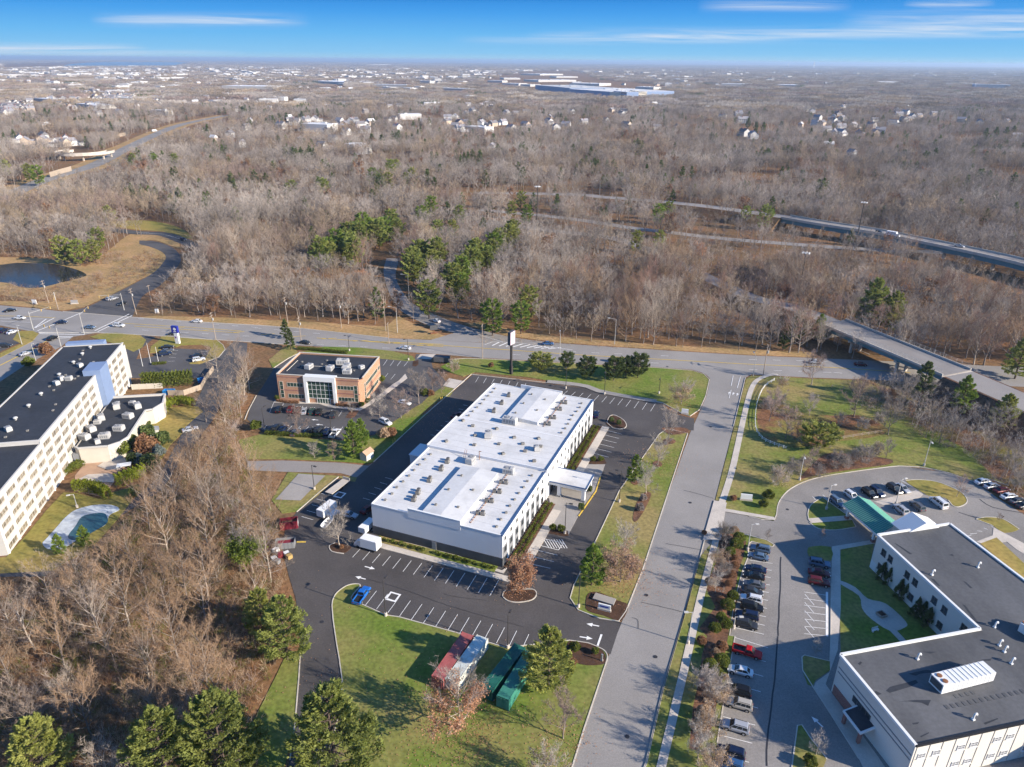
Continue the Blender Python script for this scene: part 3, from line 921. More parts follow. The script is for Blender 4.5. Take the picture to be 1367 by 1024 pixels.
def condenser_mesh():
	mb = MB()
	mb.box((0, 0, .55), (.95, .95, .8))
	mb.box((0, 0, .08), (1.1, 1.1, .1), mi=1)
	mb.lathe([(.40, .95), (.42, 1.03), (.1, 1.05)], (0, 0, 0), 12, 1)
	mb.box((1.2, .1, .5), (.8, .8, .7))
	mb.box((1.2, .1, .08), (.9, .9, .1), mi=1)
	mb.lathe([(.34, .85), (.36, .93), (.1, .95)], (1.2, .1, 0), 12, 1)
	o = mb.build('air_conditioner', [M['unit_dark'], M['dark_base']])
	me = o.data
	bpy.data.objects.remove(o)
	return me


VENT, VENT_BIG, COND = roof_vent_mesh(), roof_vent_mesh(.8, .6), condenser_mesh()
AC_S, AC_M, AC_L = ac_mesh(1.8, 1.4, 1.0), ac_mesh(2.8, 1.9, 1.3), ac_mesh(4.2, 2.2, 1.6)

M['grey_seam'] = mat('seam_grey', (.46, .45, .44), .7)
# ---- the long white building in the middle
HOX, HOY, HRZ = -1.85, 131.5, R(68.82)
hot = tag(empty('hotel_building', (HOX, HOY, 0), HRZ), 'long white three storey building with flat white roof and porch, middle of the view', 'hotel building')
LX, LY, HH = 75.5, 33.7, 8.55
wl = MB()
for x0, x1, y0, y1, zt in ((0, 29.5, 0, LY, HH), (29.5, 48, -.35, LY + .5, 9.3), (48, LX, 0, LY, HH)):
	wl.prism([(x0, y0), (x1, y0), (x1, y1), (x0, y1)], -.1, zt)
wl.build('wall', M['white_wall'], hot)
ins = .35
rf = MB()
for x0, x1, y0, y1, zt in ((ins, 29.45, ins, LY - ins, HH + .02), (29.9, 47.6, .1, LY + .1, 9.32), (48.05, LX - ins, ins, LY - ins, HH + .02)):
	rf.flat([(x0, y0), (x1, y0), (x1, y1), (x0, y1)], zt)
roof = rf.build('roof', M['membrane'], hot)
sp = MB()
for x0, x1 in ((.36, 23.0), (53.0, LX - .36)):
	yl, yr, zr, ym = 20.4, 10.5, 9.8, 15.6
	e, zb = 9.5, HH - .2
	v = [(x0, yr, zb), (x0, yr, e), (x0, ym, zr), (x0, yl, e), (x0, yl, zb), (x1, yr, zb), (x1, yr, e), (x1, ym, zr), (x1, yl, e), (x1, yl, zb)]
	sp.add(v, [(4, 3, 2, 1, 0), (5, 6, 7, 8, 9), (0, 1, 6, 5), (1, 2, 7, 6), (2, 3, 8, 7), (3, 4, 9, 8)])
build_each(sp, 'raised_roof', M['membrane'], hot)
pa = MB()
pa.prism([(-.06, 10.3), (.3, 10.3), (.3, 23.8), (-.06, 23.8)], HH - 1.2, 9.8)
pa.prism([(LX - .3, 10.2), (LX + .06, 10.2), (LX + .06, 24.1), (LX - .3, 24.1)], HH - .3, 9.85)
build_each(pa, 'parapet', M['white_wall'], hot)
nav = MB()
for x0, x1, z in ((-.1, 29.2, HH), (29.2, 48.3, 9.3), (48.3, LX + .1, HH)):
	o_ = -.45 if 29 < x0 < 40 else -.1
	nav.box(((x0 + x1) / 2, o_ + .22, z + .1), (x1 - x0, .44, .26))
nav.build('roof_coping', M['navy_trim'], hot)
cp = MB()
cp.box((.08, 5.2, HH + .09), (.3, 9.9, .22))
cp.box((.08, 28.7, HH + .09), (.3, 9.8, .22))
cp.box((.12, 17.05, 9.86), (.46, 13.6, .14))
cp.box((14.8, LY - .12, HH + .09), (29.1, .3, .22))
cp.box((38.8, LY + .38, 9.36), (18.6, .3, .2))
cp.box((61.8, LY - .12, HH + .09), (27.2, .3, .22))
cp.box((LX - .1, 5.0, HH + .09), (.3, 9.8, .22))
cp.box((LX - .1, 29, HH + .09), (.3, 9.4, .22))
build_each(cp, 'roof_edge', M['white_trim'], hot)
# dark plinth on the near and left sides, grey bays on the entrance side
bs = MB()
bs.box((-.04, LY / 2, 1.15), (.16, LY - .05, 2.6))
bs.box((14.7, LY + .04, 1.15), (29.4, .16, 2.6))
bs.box((61.8, LY + .04, 1.15), (27.4, .16, 2.6))
bs.box((.3, -.05, 1.15), (.9, .16, 2.6))
build_each(bs, 'plinth', M['dark_base'], hot)
gp = MB()
for i in range(20):
	x = 1.45 + 3.66 * i
	if x + 1.3 > 28 and x - 1.3 < 49:
		continue
	gp.box((x, -.05, 2.6), (2.5, .14, 5.4), mi=0)
	gp.box((x + 1.83, -.03, 2.5), (1.0, .1, 5.2), mi=1)
build_each(gp, 'bay_panel', [M['grey_panel'], M['white_trim']], hot)
w_up = window_mesh(1.15, 1.35, 1, 1, 'white_trim', 'window_glass', .07)
w_lo = window_mesh(1.35, 1.5, 2, 1, 'dark_base', 'window_glass', .07)
w_acc = MB().box((0, 0, 0), (.34, .09, 1.3)).build('window_accent', M['brass'])
acc_me = w_acc.data
bpy.data.objects.remove(w_acc)
for i in range(20):
	x = 1.45 + 3.66 * i
	mid = 29.5 < x < 48
	yy = -.36 if mid else 0
	a = put(w_up, hot, x, yy - .03, 7.05)
	link('accent', acc_me, a, (.72, .02, 0))
	if mid:
		if x < 31 or x > 40:
			put(w_up, hot, x, yy - .03, 4.2)
		if x > 41:
			put(w_lo, hot, x, yy - .03, 1.5)
	else:
		put(w_lo, hot, x, -.12, 4.2)
		put(w_lo, hot, x, -.12, 1.45)
for k in range(19):                                     # the shaded long side away from the porch
	x = 2.2 + 3.75 * k
	if 29 < x < 38:
		continue
	yy = LY + (.5 if 29.5 < x < 48 else 0)
	put(w_up, hot, x, yy + .03, 6.9, math.pi)
	put(w_up, hot, x, yy + .03, 4.15, math.pi)
ent = MB().box((35.5, -.4, 1.6), (5.2, .1, 2.9)).build('entrance_door', M['glass'], hot)
MB().box((35.5, -.47, 1.5), (.12, .06, 2.7)).box((35.5, -.47, 2.9), (5.2, .06, .12)).build('door_frame', M['white_trim'], ent)
MB().box((-.15, 17.2, 1.15), (.12, 1.1, 2.3)).build('door', M['grey_panel'], hot)
# side annex, shaded
an = MB()
an.prism([(31, LY + .4), (37.4, LY + .4), (37.4, 40.6), (31, 40.6)], -.1, 4.0).prism([(30.8, LY + .5), (37.6, LY + .5), (37.6, 40.8), (30.8, 40.8)], 4.0, 4.2)
an.build('side_annex', M['white_wall'], hot)
# porch over the drive
pc = empty('porch')
pc.parent = hot
mb = MB().prism([(31.6, -.36), (39.2, -.36), (39.2, -10.4), (31.6, -10.4)], 3.7, 4.55)
mb.build('porch_roof', M['white_wall'], pc)
MB().flat([(31.9, -.4), (38.9, -.4), (38.9, -10.1), (31.9, -10.1)], 4.56).build('porch_membrane', M['membrane'], pc)
nb = MB()
nb.box((31.62, -5.4, 4.56), (.3, 10.2, .2)).box((35.4, -10.42, 4.56), (7.9, .3, .2)).box((39.2, -5.4, 4.56), (.3, 10.0, .2))
nb.build('porch_coping', M['navy_trim'], pc)
for px_, py_ in ((32.4, -3.0), (32.4, -9.6), (38.4, -9.6), (38.4, -3.0)):
	MB().box((px_, py_, 1.85), (.9, .9, 3.7)).box((px_, py_, .35), (1.15, 1.15, .7), mi=1).build('column', [M['white_wall'], M['grey_panel']], pc)
# membrane seams
sm = MB()
for k in range(1, 24):
	x = k * 3.15
	mid = 29.4 < x < 48
	for y0, y1 in (((.3, 33.6),) if mid else ((.6, 10.2), (20.8, 33.2))):
		sm.box((x, (y0 + y1) / 2, (9.325 if mid else HH + .025)), (.09, y1 - y0, .012))
sm.build('roof_seam', M['grey_seam'], roof)
# roof plant
HR = random.Random(3)
vents = []
for k in range(9):
	for y in (2.6, 31.4):
		x = 2.6 + k * 2.95
		vents += [(x, y + HR.uniform(-.2, .2)), (x + 48.4, y + HR.uniform(-.2, .2))]
for x, y in vents:
	if x < 29 or 48.5 < x < 74.5:
		put(VENT, roof, x, y, HH, HR.uniform(0, 1), 'roof_vent')
for x, y in ((32, 4), (36, 8), (40, 5), (44, 7), (32.5, 13), (37, 16), (42, 13.5), (34, 22), (39, 24), (44, 27), (33, 30), (45, 20), (39.5, 10), (46, 31)):
	put(VENT_BIG, roof, x, y, 9.32, HR.uniform(0, 1), 'roof_vent')
for x, y in ((4, 18.5), (11, 18.6), (18, 18.4), (56, 18.5), (63, 18.6), (70, 18.5), (5, 13.2), (13, 13.0), (60, 13.2), (68, 13.4)):
	put(VENT, roof, x, y, 9.58, 0, 'roof_vent')
for x, y in ((6, 7.4), (11.5, 7.5), (16, 7.3), (20.5, 7.4), (54.5, 7.5), (59, 7.4), (65, 7.5), (70, 7.4)):
	put(COND, roof, x, y, HH, R(100), 'air_conditioner')
for x, y in ((8, 25.5), (14, 25.5), (5, 25.0), (20, 25.2), (24, 25.4), (56, 25.5), (62, 25.4), (68, 25.5)):
	put(COND, roof, x, y, HH, R(10), 'air_conditioner')
put(AC_M, roof, 25.5, 8.6, HH, R(95), 'air_conditioner')
put(AC_M, roof, 40, 20.5, 9.32, R(20), 'air_conditioner')
put(AC_S, roof, 38, 5.5, 9.32, R(30), 'air_conditioner')
put(AC_L, roof, 51.3, 18.5, HH, R(90), 'air_conditioner')
put(AC_M, roof, 26.6, 19.8, HH, R(0), 'air_conditioner')
ld = MB()
for k in range(2):
	ld.tube((27.8, 22 + k * .5, HH), (29.2, 22 + k * .5, 10.6), .05, n=5)
ld.tube((28.6, 18.2, HH), (28.6, 18.2, 11.2), .09, n=6).tube((28.6, 18.2, 11.2), (28.6, 17.6, 11.2), .09, n=6)
for k in range(22):
	ld.box((2 + k * 1.05, 8.6, HH + .12), (.35, .2, .14)).box((53 + k * 1.0, 8.6, HH + .12), (.35, .2, .14))
ld.tube((2, 8.6, HH + .22), (25, 8.6, HH + .22), .04, n=5).tube((53, 8.6, HH + .22), (74, 8.6, HH + .22), .04, n=5)
ld.build('roof_pipe', M['rust'], roof)

# ---- brick office
offs = tag(empty('office_building', (-78.1, 217.7, 0), R(-7.2)), 'two storey tan brick office building with black roof and glazed entrance bay', 'office building')
OW, OD, OH = 29.2, 19.6, 9.7
wl = MB().prism([(0, 0), (OW - 1.3, 0), (OW, 1.3), (OW, OD), (0, OD)], -.1, OH - .55)
for a, b, c_, d in ((OW / 2, .15, OW, .3), (OW / 2, OD - .15, OW, .3)):
	pass
wl.build('wall', M['brick'], offs)
pr = MB()
for c_, d in (((4.75, .16), (9.5, .32)), ((24.0, .16), (8.2, .32)), ((OW / 2, OD - .16), (OW, .32)), ((.16, OD / 2), (.32, OD - .66)), ((OW - .16, OD / 2 + .4), (.32, OD - 1.6))):
	pr.box((c_[0], c_[1], OH - .275), (d[0], d[1], .55))
build_each(pr, 'parapet', M['brick'], offs)
MB().prism([(.33, .33), (OW - 1.5, .33), (OW - .33, 1.5), (OW - .33, OD - .33), (.33, OD - .33)], OH - .56, OH - .5).build('roof', M['black_roof'], offs)
ct = MB()
ct.box((4.7, .1, OH + .05), (9.4, .46, .12)).box((24.1, .1, OH + .05), (8.2, .46, .12)).box((OW / 2, OD - .1, OH + .05), (OW + .1, .46, .12)).box((.1, OD / 2, OH + .05), (.46, OD - .5, .12)).box((OW - .1, OD / 2 + .5, OH + .05), (.46, OD - 1.5, .12))
ct.tube((2.0, 3.6, OH - .3), (2.0, 13.0, OH - .3), .09, n=5).tube((5.0, 9.0, OH - .3), (20.5, 9.0, OH - .3), .09, n=5)
ct.build('coping', M['cream'], offs)
bay = MB()
bay.box((9.95, -.3, OH / 2), (1.0, .9, OH + .1)).box((19.75, -.3, OH / 2), (1.0, .9, OH + .1)).box((14.85, -.3, OH - .75), (8.8, .88, 1.6)).box((14.85, .9, OH - .3), (10.8, 1.5, .7))
bay.build('entrance_bay', M['white_trim'], offs)
big = window_mesh(8.8, 6.4, 6, 4, 'white_trim', 'green_glass', .12)
put(big, offs, 14.85, -.1, 4.95, 0, 'window')
dr = window_mesh(4.6, 2.0, 5, 1, 'white_trim', 'green_glass', .14)
put(dr, offs, 15.6, -.14, 1.0, 0, 'entrance_door')
ws = window_mesh(5.6, 1.5, 5, 1, 'cream', 'green_glass', .1)
wt = window_mesh(1.3, 6.0, 1, 4, 'cream', 'green_glass', .1)
for x in (6.1, 23.4):
	put(ws, offs, x, 0, 6.2)
	put(ws, offs, x, 0, 2.0)
put(wt, offs, 1.3, 0, 4.2)
put(wt, offs, 26.9, 0, 4.2)
wsl = window_mesh(12.5, 1.5, 9, 1, 'cream', 'green_glass', .1)
wsl2 = window_mesh(2.2, 1.5, 2, 1, 'cream', 'green_glass', .1)
for z in (6.2, 2.0):
	put(wsl, offs, OW, 10.0, z, R(90))
	put(wsl2, offs, OW, 17.9, z, R(90))
	put(wsl, offs, 0, 9.5, z, R(-90))
put(wt, offs, OW, 2.6, 4.2, R(90))
lb = MB().box((4.8, -.02, 4.1), (9.0, .08, .3)).box((24.2, -.02, 4.1), (8.0, .08, .3)).box((OW + .02, 10.3, 4.1), (.08, 17.4, .3)).box((4.8, -.02, OH - .9), (9.0, .1, .25)).box((24.2, -.02, OH - .9), (8.0, .1, .25))
build_each(lb, 'brick_course', M['brick_red'], offs)
for me, x, y, a in ((AC_M, 8.4, 7.2, 80), (AC_M, 16.0, 6.9, 85), (AC_L, 18.4, 12.5, 10), (AC_L, 21.3, 8.0, 95), (AC_M, 22.6, 5.0, 5), (AC_S, 26.0, 9.6, 60)):
	put(me, offs, x, y, OH - .5, R(a), 'air_conditioner')
for x, y in ((4, 12), (11.5, 11), (13.5, 9.5), (24.2, 7.2), (12, 14.4), (19.5, 15.5)):
	put(VENT, offs, x, y, OH - .5, 0, 'roof_vent')

# ---- tall cream building on the left
LRZ = R(100.8)
lh = tag(empty('tower_hotel', (-115.9, 134.4, 0), LRZ), 'five storey cream building with black roof at the left edge', 'hotel building')
LW = 19.0
SP = 27.6                                               # where the roof steps
wl = MB().prism([(0, 0), (SP, 0), (SP, LW), (0, LW)], -.1, 14.1).prism([(SP, 0), (98, 0), (98, LW), (SP, LW)], -.1, 15.0)
wl.prism([(98, 1.5), (104, 1.5), (104, LW - 4), (98, LW - 4)], -.1, 12.4)
wl.build('wall', M['cream_pale'], lh)
MB().prism([(.3, .3), (SP, .3), (SP, LW - .3), (.3, LW - .3)], 13.9, 14.12).prism([(SP + .35, .3), (97.7, .3), (97.7, LW - .3), (SP + .35, LW - .3)], 14.9, 15.03).prism([(98.05, 1.8), (103.7, 1.8), (103.7, LW - 4.3), (98.05, LW - 4.3)], 12.3, 12.43).build('roof', M['black_roof'], lh)
ct = MB()
ct.box((SP / 2 - .1, .15, 14.2), (SP, .4, .3)).box((SP + 35.5, .15, 15.12), (71, .5, .34)).box((62, LW - .15, 15.1), (70, .4, .3)).box((13, LW - .15, 14.2), (27, .4, .3)).box((97.9, LW / 2, 15.1), (.4, LW - .8, .3)).box((SP + .15, LW / 2, 15.08), (.4, LW - .8, .4)).box((.1, LW / 2, 14.2), (.4, LW - .8, .3))
ct.build('coping', M['cream_pale'], lh)
w5 = window_mesh(4.9, 1.5, 4, 1, 'cream_pale', 'curtain', .08)
BAYW = 5.62
pil = MB()
for i in range(13):
	pil.box((SP + BAYW * i if SP + BAYW * i < 98 else 97.8, -.12, 7.4), (.36, .3, 14.8))
for i in range(5):
	pil.box((.3 + BAYW * i + .2, -.12, 7.0), (.36, .3, 13.9))
pil.build('pilaster', M['white_trim'], lh)
for k, z in enumerate((13.0, 10.35, 7.7, 5.05, 2.2)):
	for i in range(17):
		x = BAYW * i + 2.9
		if x > 97 or 69 < x < 78 or (x > 40 and x < 75 and z < 5):
			continue
		dz = -.8 if x < SP else 0
		put(w5, lh, x, -.02, z + dz)
sb = MB()
for z in (11.7, 9.05, 6.4, 3.7):
	sb.box((49, -.04, z), (97.8, .1, .12))
sb.build('spandrel_line', M['cream'], lh)
MB().box((73.6, -.6, 8.4), (7.2, 2.0, 16.8)).box((73.6, 1.9, 15.9), (7.2, 3.0, 1.8)).build('stair_tower', M['blue_clad'], lh)
MB().box((99.4, 12, 14.2), (2.6, 12, 3.6)).build('roof_screen', M['blue_clad'], lh)
MB().box((60, LW + 3.2, 3.2), (26, 6.2, .4)).box((48, LW + 5.8, 1.5), (.4, .4, 3)).box((72, LW + 5.8, 1.5), (.4, .4, 3)).build('side_canopy', M['blue_clad'], lh)
LR = random.Random(11)


def mushroom():
	o = MB().lathe([(.3, 0), (.3, .5), (.62, .55), (.6, .8), (.3, 1.0)], n=14).build('roof_fan', M['unit'], None, smooth_=True)
	me = o.data
	bpy.data.objects.remove(o)
	return me


FAN = mushroom()
for q in (('Y', 118, 452), ('Y', 218, 355), ('Y', 312, 265), ('Y', 450, 118), ('f', 835, 706), ('f', 745, 792), ('f', 915, 640)):
	v = g(q[0], q[1], q[2], 15.3)
	lv = lh_local = (v.x + 115.9, v.y - 134.4)
	c_, s_ = math.cos(LRZ), math.sin(LRZ)
	put(FAN, lh, lv[0] * c_ + lv[1] * s_, -lv[0] * s_ + lv[1] * c_, 15.0, 0, 'roof_fan')
for q, me in ((('Y', 470, 150), AC_S), (('Y', 430, 185), AC_S), (('Y', 525, 150), AC_S), (('Y', 65, 535), AC_S), (('Y', 610, 50), AC_S)):
	v = g(q[0], q[1], q[2], 15.3)
	lv = (v.x + 115.9, v.y - 134.4)
	put(me, lh, lv[0] * c_ + lv[1] * s_, -lv[0] * s_ + lv[1] * c_, 15.0, R(LR.uniform(0, 90)), 'air_conditioner')
for k in range(14):
	put(VENT, lh, 30 + LR.random() * 65, 3 + LR.random() * 12, 15.0, 0, 'roof_vent')
# its low wing (lies against it: a part)
wp = [(-122.6, 175.9), (-121.2, 175.2), (-113.7, 176.6), (-111.4, 179.0), (-110.6, 182.0), (-113.7, 199.2), (-111.8, 200.0), (-110.6, 204.4), (-112.9, 211.1), (-128.9, 208.7)]
lw_ = []
for x, y in wp:
	x, y = x + 115.9, y - 134.4
	lw_.append((x * c_ + y * s_, -x * s_ + y * c_))
wing = MB().prism(lw_, -.1, 4.9).build('low_wing', M['cream'], lh)
cxy = (sum(p[0] for p in lw_) / len(lw_), sum(p[1] for p in lw_) / len(lw_))
MB().prism([lerp(p, cxy, .045) for p in lw_], 4.8, 4.93).build('wing_roof', M['black_roof'], wing)
pk = MB()
for i in range(len(lw_) - 1):
	pk.strip([lw_[i], lw_[i + 1]], .5, 4.9, 5.35)
pk.build('wing_parapet', M['cream_pale'], wing)
for q, me in ((('v', 95, 320), AC_M), (('v', 160, 240), AC_M), (('v', 255, 130), AC_M), (('v', 220, 170), AC_S), (('v', 290, 310), AC_M), (('v', 430, 235), AC_M), (('v', 520, 115), AC_M), (('v', 610, 15), AC_M), (('v', 405, 20), AC_M), (('v', 220, 360), AC_S), (('A', 610, 545), AC_S), (('A', 690, 540), AC_S)):
	v = g(q[0], q[1], q[2], 5.5)
	lv = (v.x + 115.9, v.y - 134.4)
	put(me, wing, lv[0] * c_ + lv[1] * s_, -lv[0] * s_ + lv[1] * c_, 4.93, R(LR.uniform(0, 90)), 'air_conditioner')
MB().prism([(41.5, -.3), (46.5, -.3), (46.5, -4.5), (44, -6), (41.5, -4.5)], -.1, 3.2).build('round_porch', M['grey_panel'], lh)

# ---- institutional building, lower right
P0, P1, P3, P4, P5 = (82.0, 132.6), (100.6, 137.1), (87.7, 103.6), (58.9, 96.9), (62.9, 78.4)
d13 = (math.cos(R(12.8)), math.sin(R(12.8)))
d77 = (math.cos(R(-77.2)), math.sin(R(-77.2)))
P1b = (P1[0] + d77[0] * 75, P1[1] + d77[1] * 75)
P5b = (P5[0] + d13[0] * 46, P5[1] + d13[1] * 46)
cb = tag(empty('campus_building', (P4[0], P4[1], 0), 0), 'white L shaped building with grey roof and courtyard, lower right corner', 'institution')


def LC(p):
	return (p[0] - P4[0], p[1] - P4[1])


fp = [LC(p) for p in (P0, P3, P4, P5, P5b, P1b, P1)]
MB().prism(fp, -.1, 8.75).build('wall', M['campus_wall'], cb)
ccx = (sum(p[0] for p in fp) / 7, sum(p[1] for p in fp) / 7)


def inset(poly, d):
	n = len(poly)
	ar = sum(poly[i][0] * poly[(i + 1) % n][1] - poly[(i + 1) % n][0] * poly[i][1] for i in range(n))
	sg = 1 if ar > 0 else -1
	out = []
	for i in range(n):
		a, b, c2 = Vector(poly[i - 1]), Vector(poly[i]), Vector(poly[(i + 1) % n])
		e1, e2 = (b - a).normalized(), (c2 - b).normalized()
		n1, n2 = Vector((-e1.y, e1.x)) * sg, Vector((-e2.y, e2.x)) * sg
		m_ = (n1 + n2)
		m_ = m_ / max(.3, m_.dot(n1))
		out.append((b.x + m_.x * d, b.y + m_.y * d))
	return out


croof = MB().flat(inset(fp, .3), 8.77).build('roof', M['grey_roof'], cb)
ct = MB()
for i in range(len(fp)):
	if i in (3,):
		continue
	ct.strip([fp[i], fp[(i + 1) % 7]], .5, 8.6, 9.08)
ct.build('coping', M['white_trim'], cb)
MB().strip([fp[3], fp[4]], .45, 8.6, 9.0).build('coping', M['black_trim'], cb)
MB().strip([lerp(fp[2], fp[3], .02), lerp(fp[2], fp[3], .36)], .2, -.1, 2.2).build('brick_base', M['brick_red'], cb)
MB().strip([lerp(fp[2], fp[3], .02), lerp(fp[2], fp[3], .99)], .16, 6.3, 6.5).strip([lerp(fp[2], fp[3], .02), lerp(fp[2], fp[3], .99)], .16, 5.3, 5.5).build('wall_groove', M['grey_panel'], cb)
wb = window_mesh(1.35, 1.5, 2, 2, 'dark_base', 'window_glass', .08, True)


def along(p, q, t, off, z, me, name='window'):
	"""a window on wall p-q (building standing to the left of p->q), t metres from p"""
	a = math.atan2(q[1] - p[1], q[0] - p[0])
	x, y = p[0] + math.cos(a) * t + math.sin(a) * off, p[1] + math.sin(a) * t - math.cos(a) * off
	return put(me, cb, x, y, z, a, name)


for t in (3.0, 5.2, 10.6, 13.0, 18.6, 21.4, 26.5):
	along(fp[0], fp[1], t, .03, 6.3, wb)
	along(fp[0], fp[1], t, .03, 2.4, wb)
wf = window_mesh(1.35, 1.05, 2, 2, 'white_trim', 'grey_panel', .07, True)
for t in (1.7, 4.4, 9.0, 11.4, 15.9, 18.4, 22.6, 25):
	along(fp[3], fp[4], t, .03, 6.2, wf)
	along(fp[3], fp[4], t, .03, 2.4, wf)
for t in (4, 9, 14, 19, 24):
	along(fp[1], fp[2], t, .03, 6.3, wb)
wst = window_mesh(4.6, 1.3, 4, 1, 'dark_base', 'window_glass', .1)
along(fp[2], fp[3], 7.4, .03, 4.0, wst)
along(fp[0], fp[1], 1.0, .05, 1.1, MB().box((0, 0, 0), (1.8, .1, 2.2)).build('door', M['white_trim']).data, 'door')
for o in [o for o in C.objects if o.name.startswith('door') and o.parent is None]:
	bpy.data.objects.remove(o)
sm = MB()
for k in range(14):
	t = .4 + k * 2.4
	p = lerp(fp[3], fp[4], t / 46)
	sm.box((p[0] + .01, p[1] - .04, 4.4), (.05, .08, 8.3), R(12.8))
sm.build('panel_joint', M['cream'], cb)
# hood over the side door
hd = empty('entrance_hood')
hd.parent = cb
ang = math.atan2(P5[1] - P4[1], P5[0] - P4[0])
hd.location = (*lerp(fp[2], fp[3], .45), 0)
hd.rotation_euler = (0, 0, ang)
v = [(-2.2, 0, 3.2), (2.6, 0, 3.2), (2.6, -2.6, 2.5), (-2.2, -2.6, 2.5), (-2.2, 0, 3.6), (2.6, 0, 3.6), (2.6, -2.6, 2.9), (-2.2, -2.6, 2.9)]
MB().add(v, [(0, 1, 2, 3), (7, 6, 5, 4), (0, 3, 7, 4), (1, 5, 6, 2), (3, 2, 6, 7), (0, 4, 5, 1)]).build('hood_fascia', M['white_trim'], hd)
MB().add([(-1.9, 0, 3.63), (2.3, 0, 3.63), (2.3, -2.4, 2.98), (-1.9, -2.4, 2.98)], [(0, 3, 2, 1)]).build('hood_roof', M['black_roof'], hd)
MB().box((2.2, -2.2, 1.25), (.5, .5, 2.5)).box((-1.8, -2.2, 1.25), (.5, .5, 2.5)).build('hood_pier', M['brick_red'], hd)
# low brick projection on the sunny side
pj = [lerp(fp[3], fp[4], t) for t in (.56, .98)]
n_ = (math.sin(R(12.8)), -math.cos(R(12.8)))
MB().prism([pj[0], pj[1], (pj[1][0] + n_[0] * 9, pj[1][1] + n_[1] * 9), (pj[0][0] + n_[0] * 9, pj[0][1] + n_[1] * 9)], -.1, 5.2).build('brick_porch', M['brick_red'], cb)
# north gable portico
gx, gy = lerp(fp[6], fp[0], .38)
nn = (-math.sin(R(13.6)), math.cos(R(13.6)))
tt = (math.cos(R(13.6)), math.sin(R(13.6)))


def GP(a, b, z):
	return (gx + tt[0] * a + nn[0] * b, gy + tt[1] * a + nn[1] * b, z)


v = [GP(-5, -.6, 8.3), GP(5, -.6, 8.3), GP(0, -.6, 10.6), GP(-5, 4, 8.3), GP(5, 4, 8.3), GP(0, 4, 10.6)]
MB().add(v, [(0, 1, 2), (5, 4, 3), (1, 4, 5, 2), (3, 0, 2, 5), (0, 3, 4, 1)]).build('gable_roof', M['white_trim'], cb)
MB().prism([GP(-4.6, .05, 0)[:2], GP(4.6, .05, 0)[:2], GP(4.6, 3.6, 0)[:2], GP(-4.6, 3.6, 0)[:2]], -.1, 8.3).build('portico', M['cream'], cb)


def cloc(zn, x, y, z=9.0):
	v = g(zn, x, y, z)
	return v.x - P4[0], v.y - P4[1]


def gooseneck():
	mb = MB().box((0, 0, .1), (.5, .5, .2))
	pts = [(0, 0, .2), (0, 0, .95)] + [(-.28 + .28 * math.cos(a), 0, .95 + .28 * math.sin(a)) for a in (.5, 1.0, 1.6, 2.2, 2.8)] + [(-.58, 0, .8)]
	for i in range(len(pts) - 1):
		mb.tube(pts[i], pts[i + 1], .16, n=8)
	o = mb.build('roof_vent', M['white_trim'], smooth_=False)
	me = o.data
	bpy.data.objects.remove(o)
	return me


GN = gooseneck()
for q in (('F', 910, 620), ('F', 1138, 582), ('F', 1222, 880), ('K', 838, 368), ('K', 1270, 332), ('K', 1305, 390), ('K', 1115, 668), ('K', 1245, 300)):
	x, y = cloc(*q)
	put(GN, croof, x, y, 8.77, R(200), 'roof_vent')
# ribbed white roof unit
for a, b, wd in ((('K', 955, 545), ('K', 1215, 478), 2.7), (('F', 1335, 900), ('F', 1480, 985), 2.7)):
	p, q_ = cloc(*a), cloc(*b)
	l = math.dist(p, q_)
	an_ = math.atan2(q_[1] - p[1], q_[0] - p[0])
	un = empty('rooftop_unit')
	un.parent = croof
	un.location = (p[0], p[1], 8.77)
	un.rotation_euler = (0, 0, an_)
	mb = MB().box((l / 2, wd / 2, 1.1), (l, wd, 1.9))
	for k in range(9):
		mb.box((l * .22 + k * l * .085, wd / 2, 1.12), (.12, wd + .08, 2.0))
	for yy in (wd * .27, wd * .73):
		mb.lathe([(.42, 2.05), (.45, 2.2), (.2, 2.22)], (l * .09, yy, 0), 12, 1)
	mb.box((-.03, wd / 2, 1.2), (.1, wd * .84, 1.3), mi=2).box((l / 2, wd / 2, .08), (l * .95, wd * .9, .16), mi=2)
	mb.build('unit_casing', [M['white_trim'], M['rust'], M['dark_base']], un)
st = MB()
for k in range(17):
	p = cloc('K', 985 + k * 29, 606 - k * 6)
	st.box((p[0], p[1], 8.80), (.55, .8, .04), R(14))
for k in range(4):
	p = cloc('K', 1030 + k * 28, 552 - k * 6)
	st.box((p[0], p[1], 8.80), (.55, .7, .04), R(14))
st.build('roof_paver', M['dark_base'], croof)
pt = MB()
for zn, *pts in (('K', (680, 530), (700, 510), (780, 490), (830, 475), (840, 490), (800, 510), (700, 540)), ('K', (740, 585), (830, 575), (905, 575), (890, 605), (860, 590), (790, 582)), ('K', (790, 445), (880, 425), (912, 430), (900, 440), (850, 445), (830, 455)),
				 ('K', (610, 540), (630, 530), (660, 545), (640, 552)), ('K', (540, 395), (555, 383), (562, 390), (550, 402)), ('K', (1155, 375), (1205, 370), (1200, 380), (1160, 382)), ('F', (720, 465), (735, 470), (812, 520), (800, 522)),
				 ('F', (995, 525), (1010, 520), (1020, 532)), ('F', (900, 640), (920, 645), (952, 680), (940, 678)), ('F', (1065, 655), (1080, 660), (1112, 690), (1100, 690)), ('F', (1060, 770), (1075, 775), (1140, 860), (1130, 865)), ('K', (810, 690), (845, 685), (840, 695), (815, 698)),
				 ('K', (1165, 690), (1235, 665), (1240, 670), (1175, 698)), ('K', (860, 335), (940, 335), (900, 345)), ('K', (850, 755), (895, 735), (893, 742), (855, 762))):
	pt.flat([cloc(zn, *p, 8.78) for p in pts], 8.785)
pt.build('roof_patch', M['black_roof'], croof)

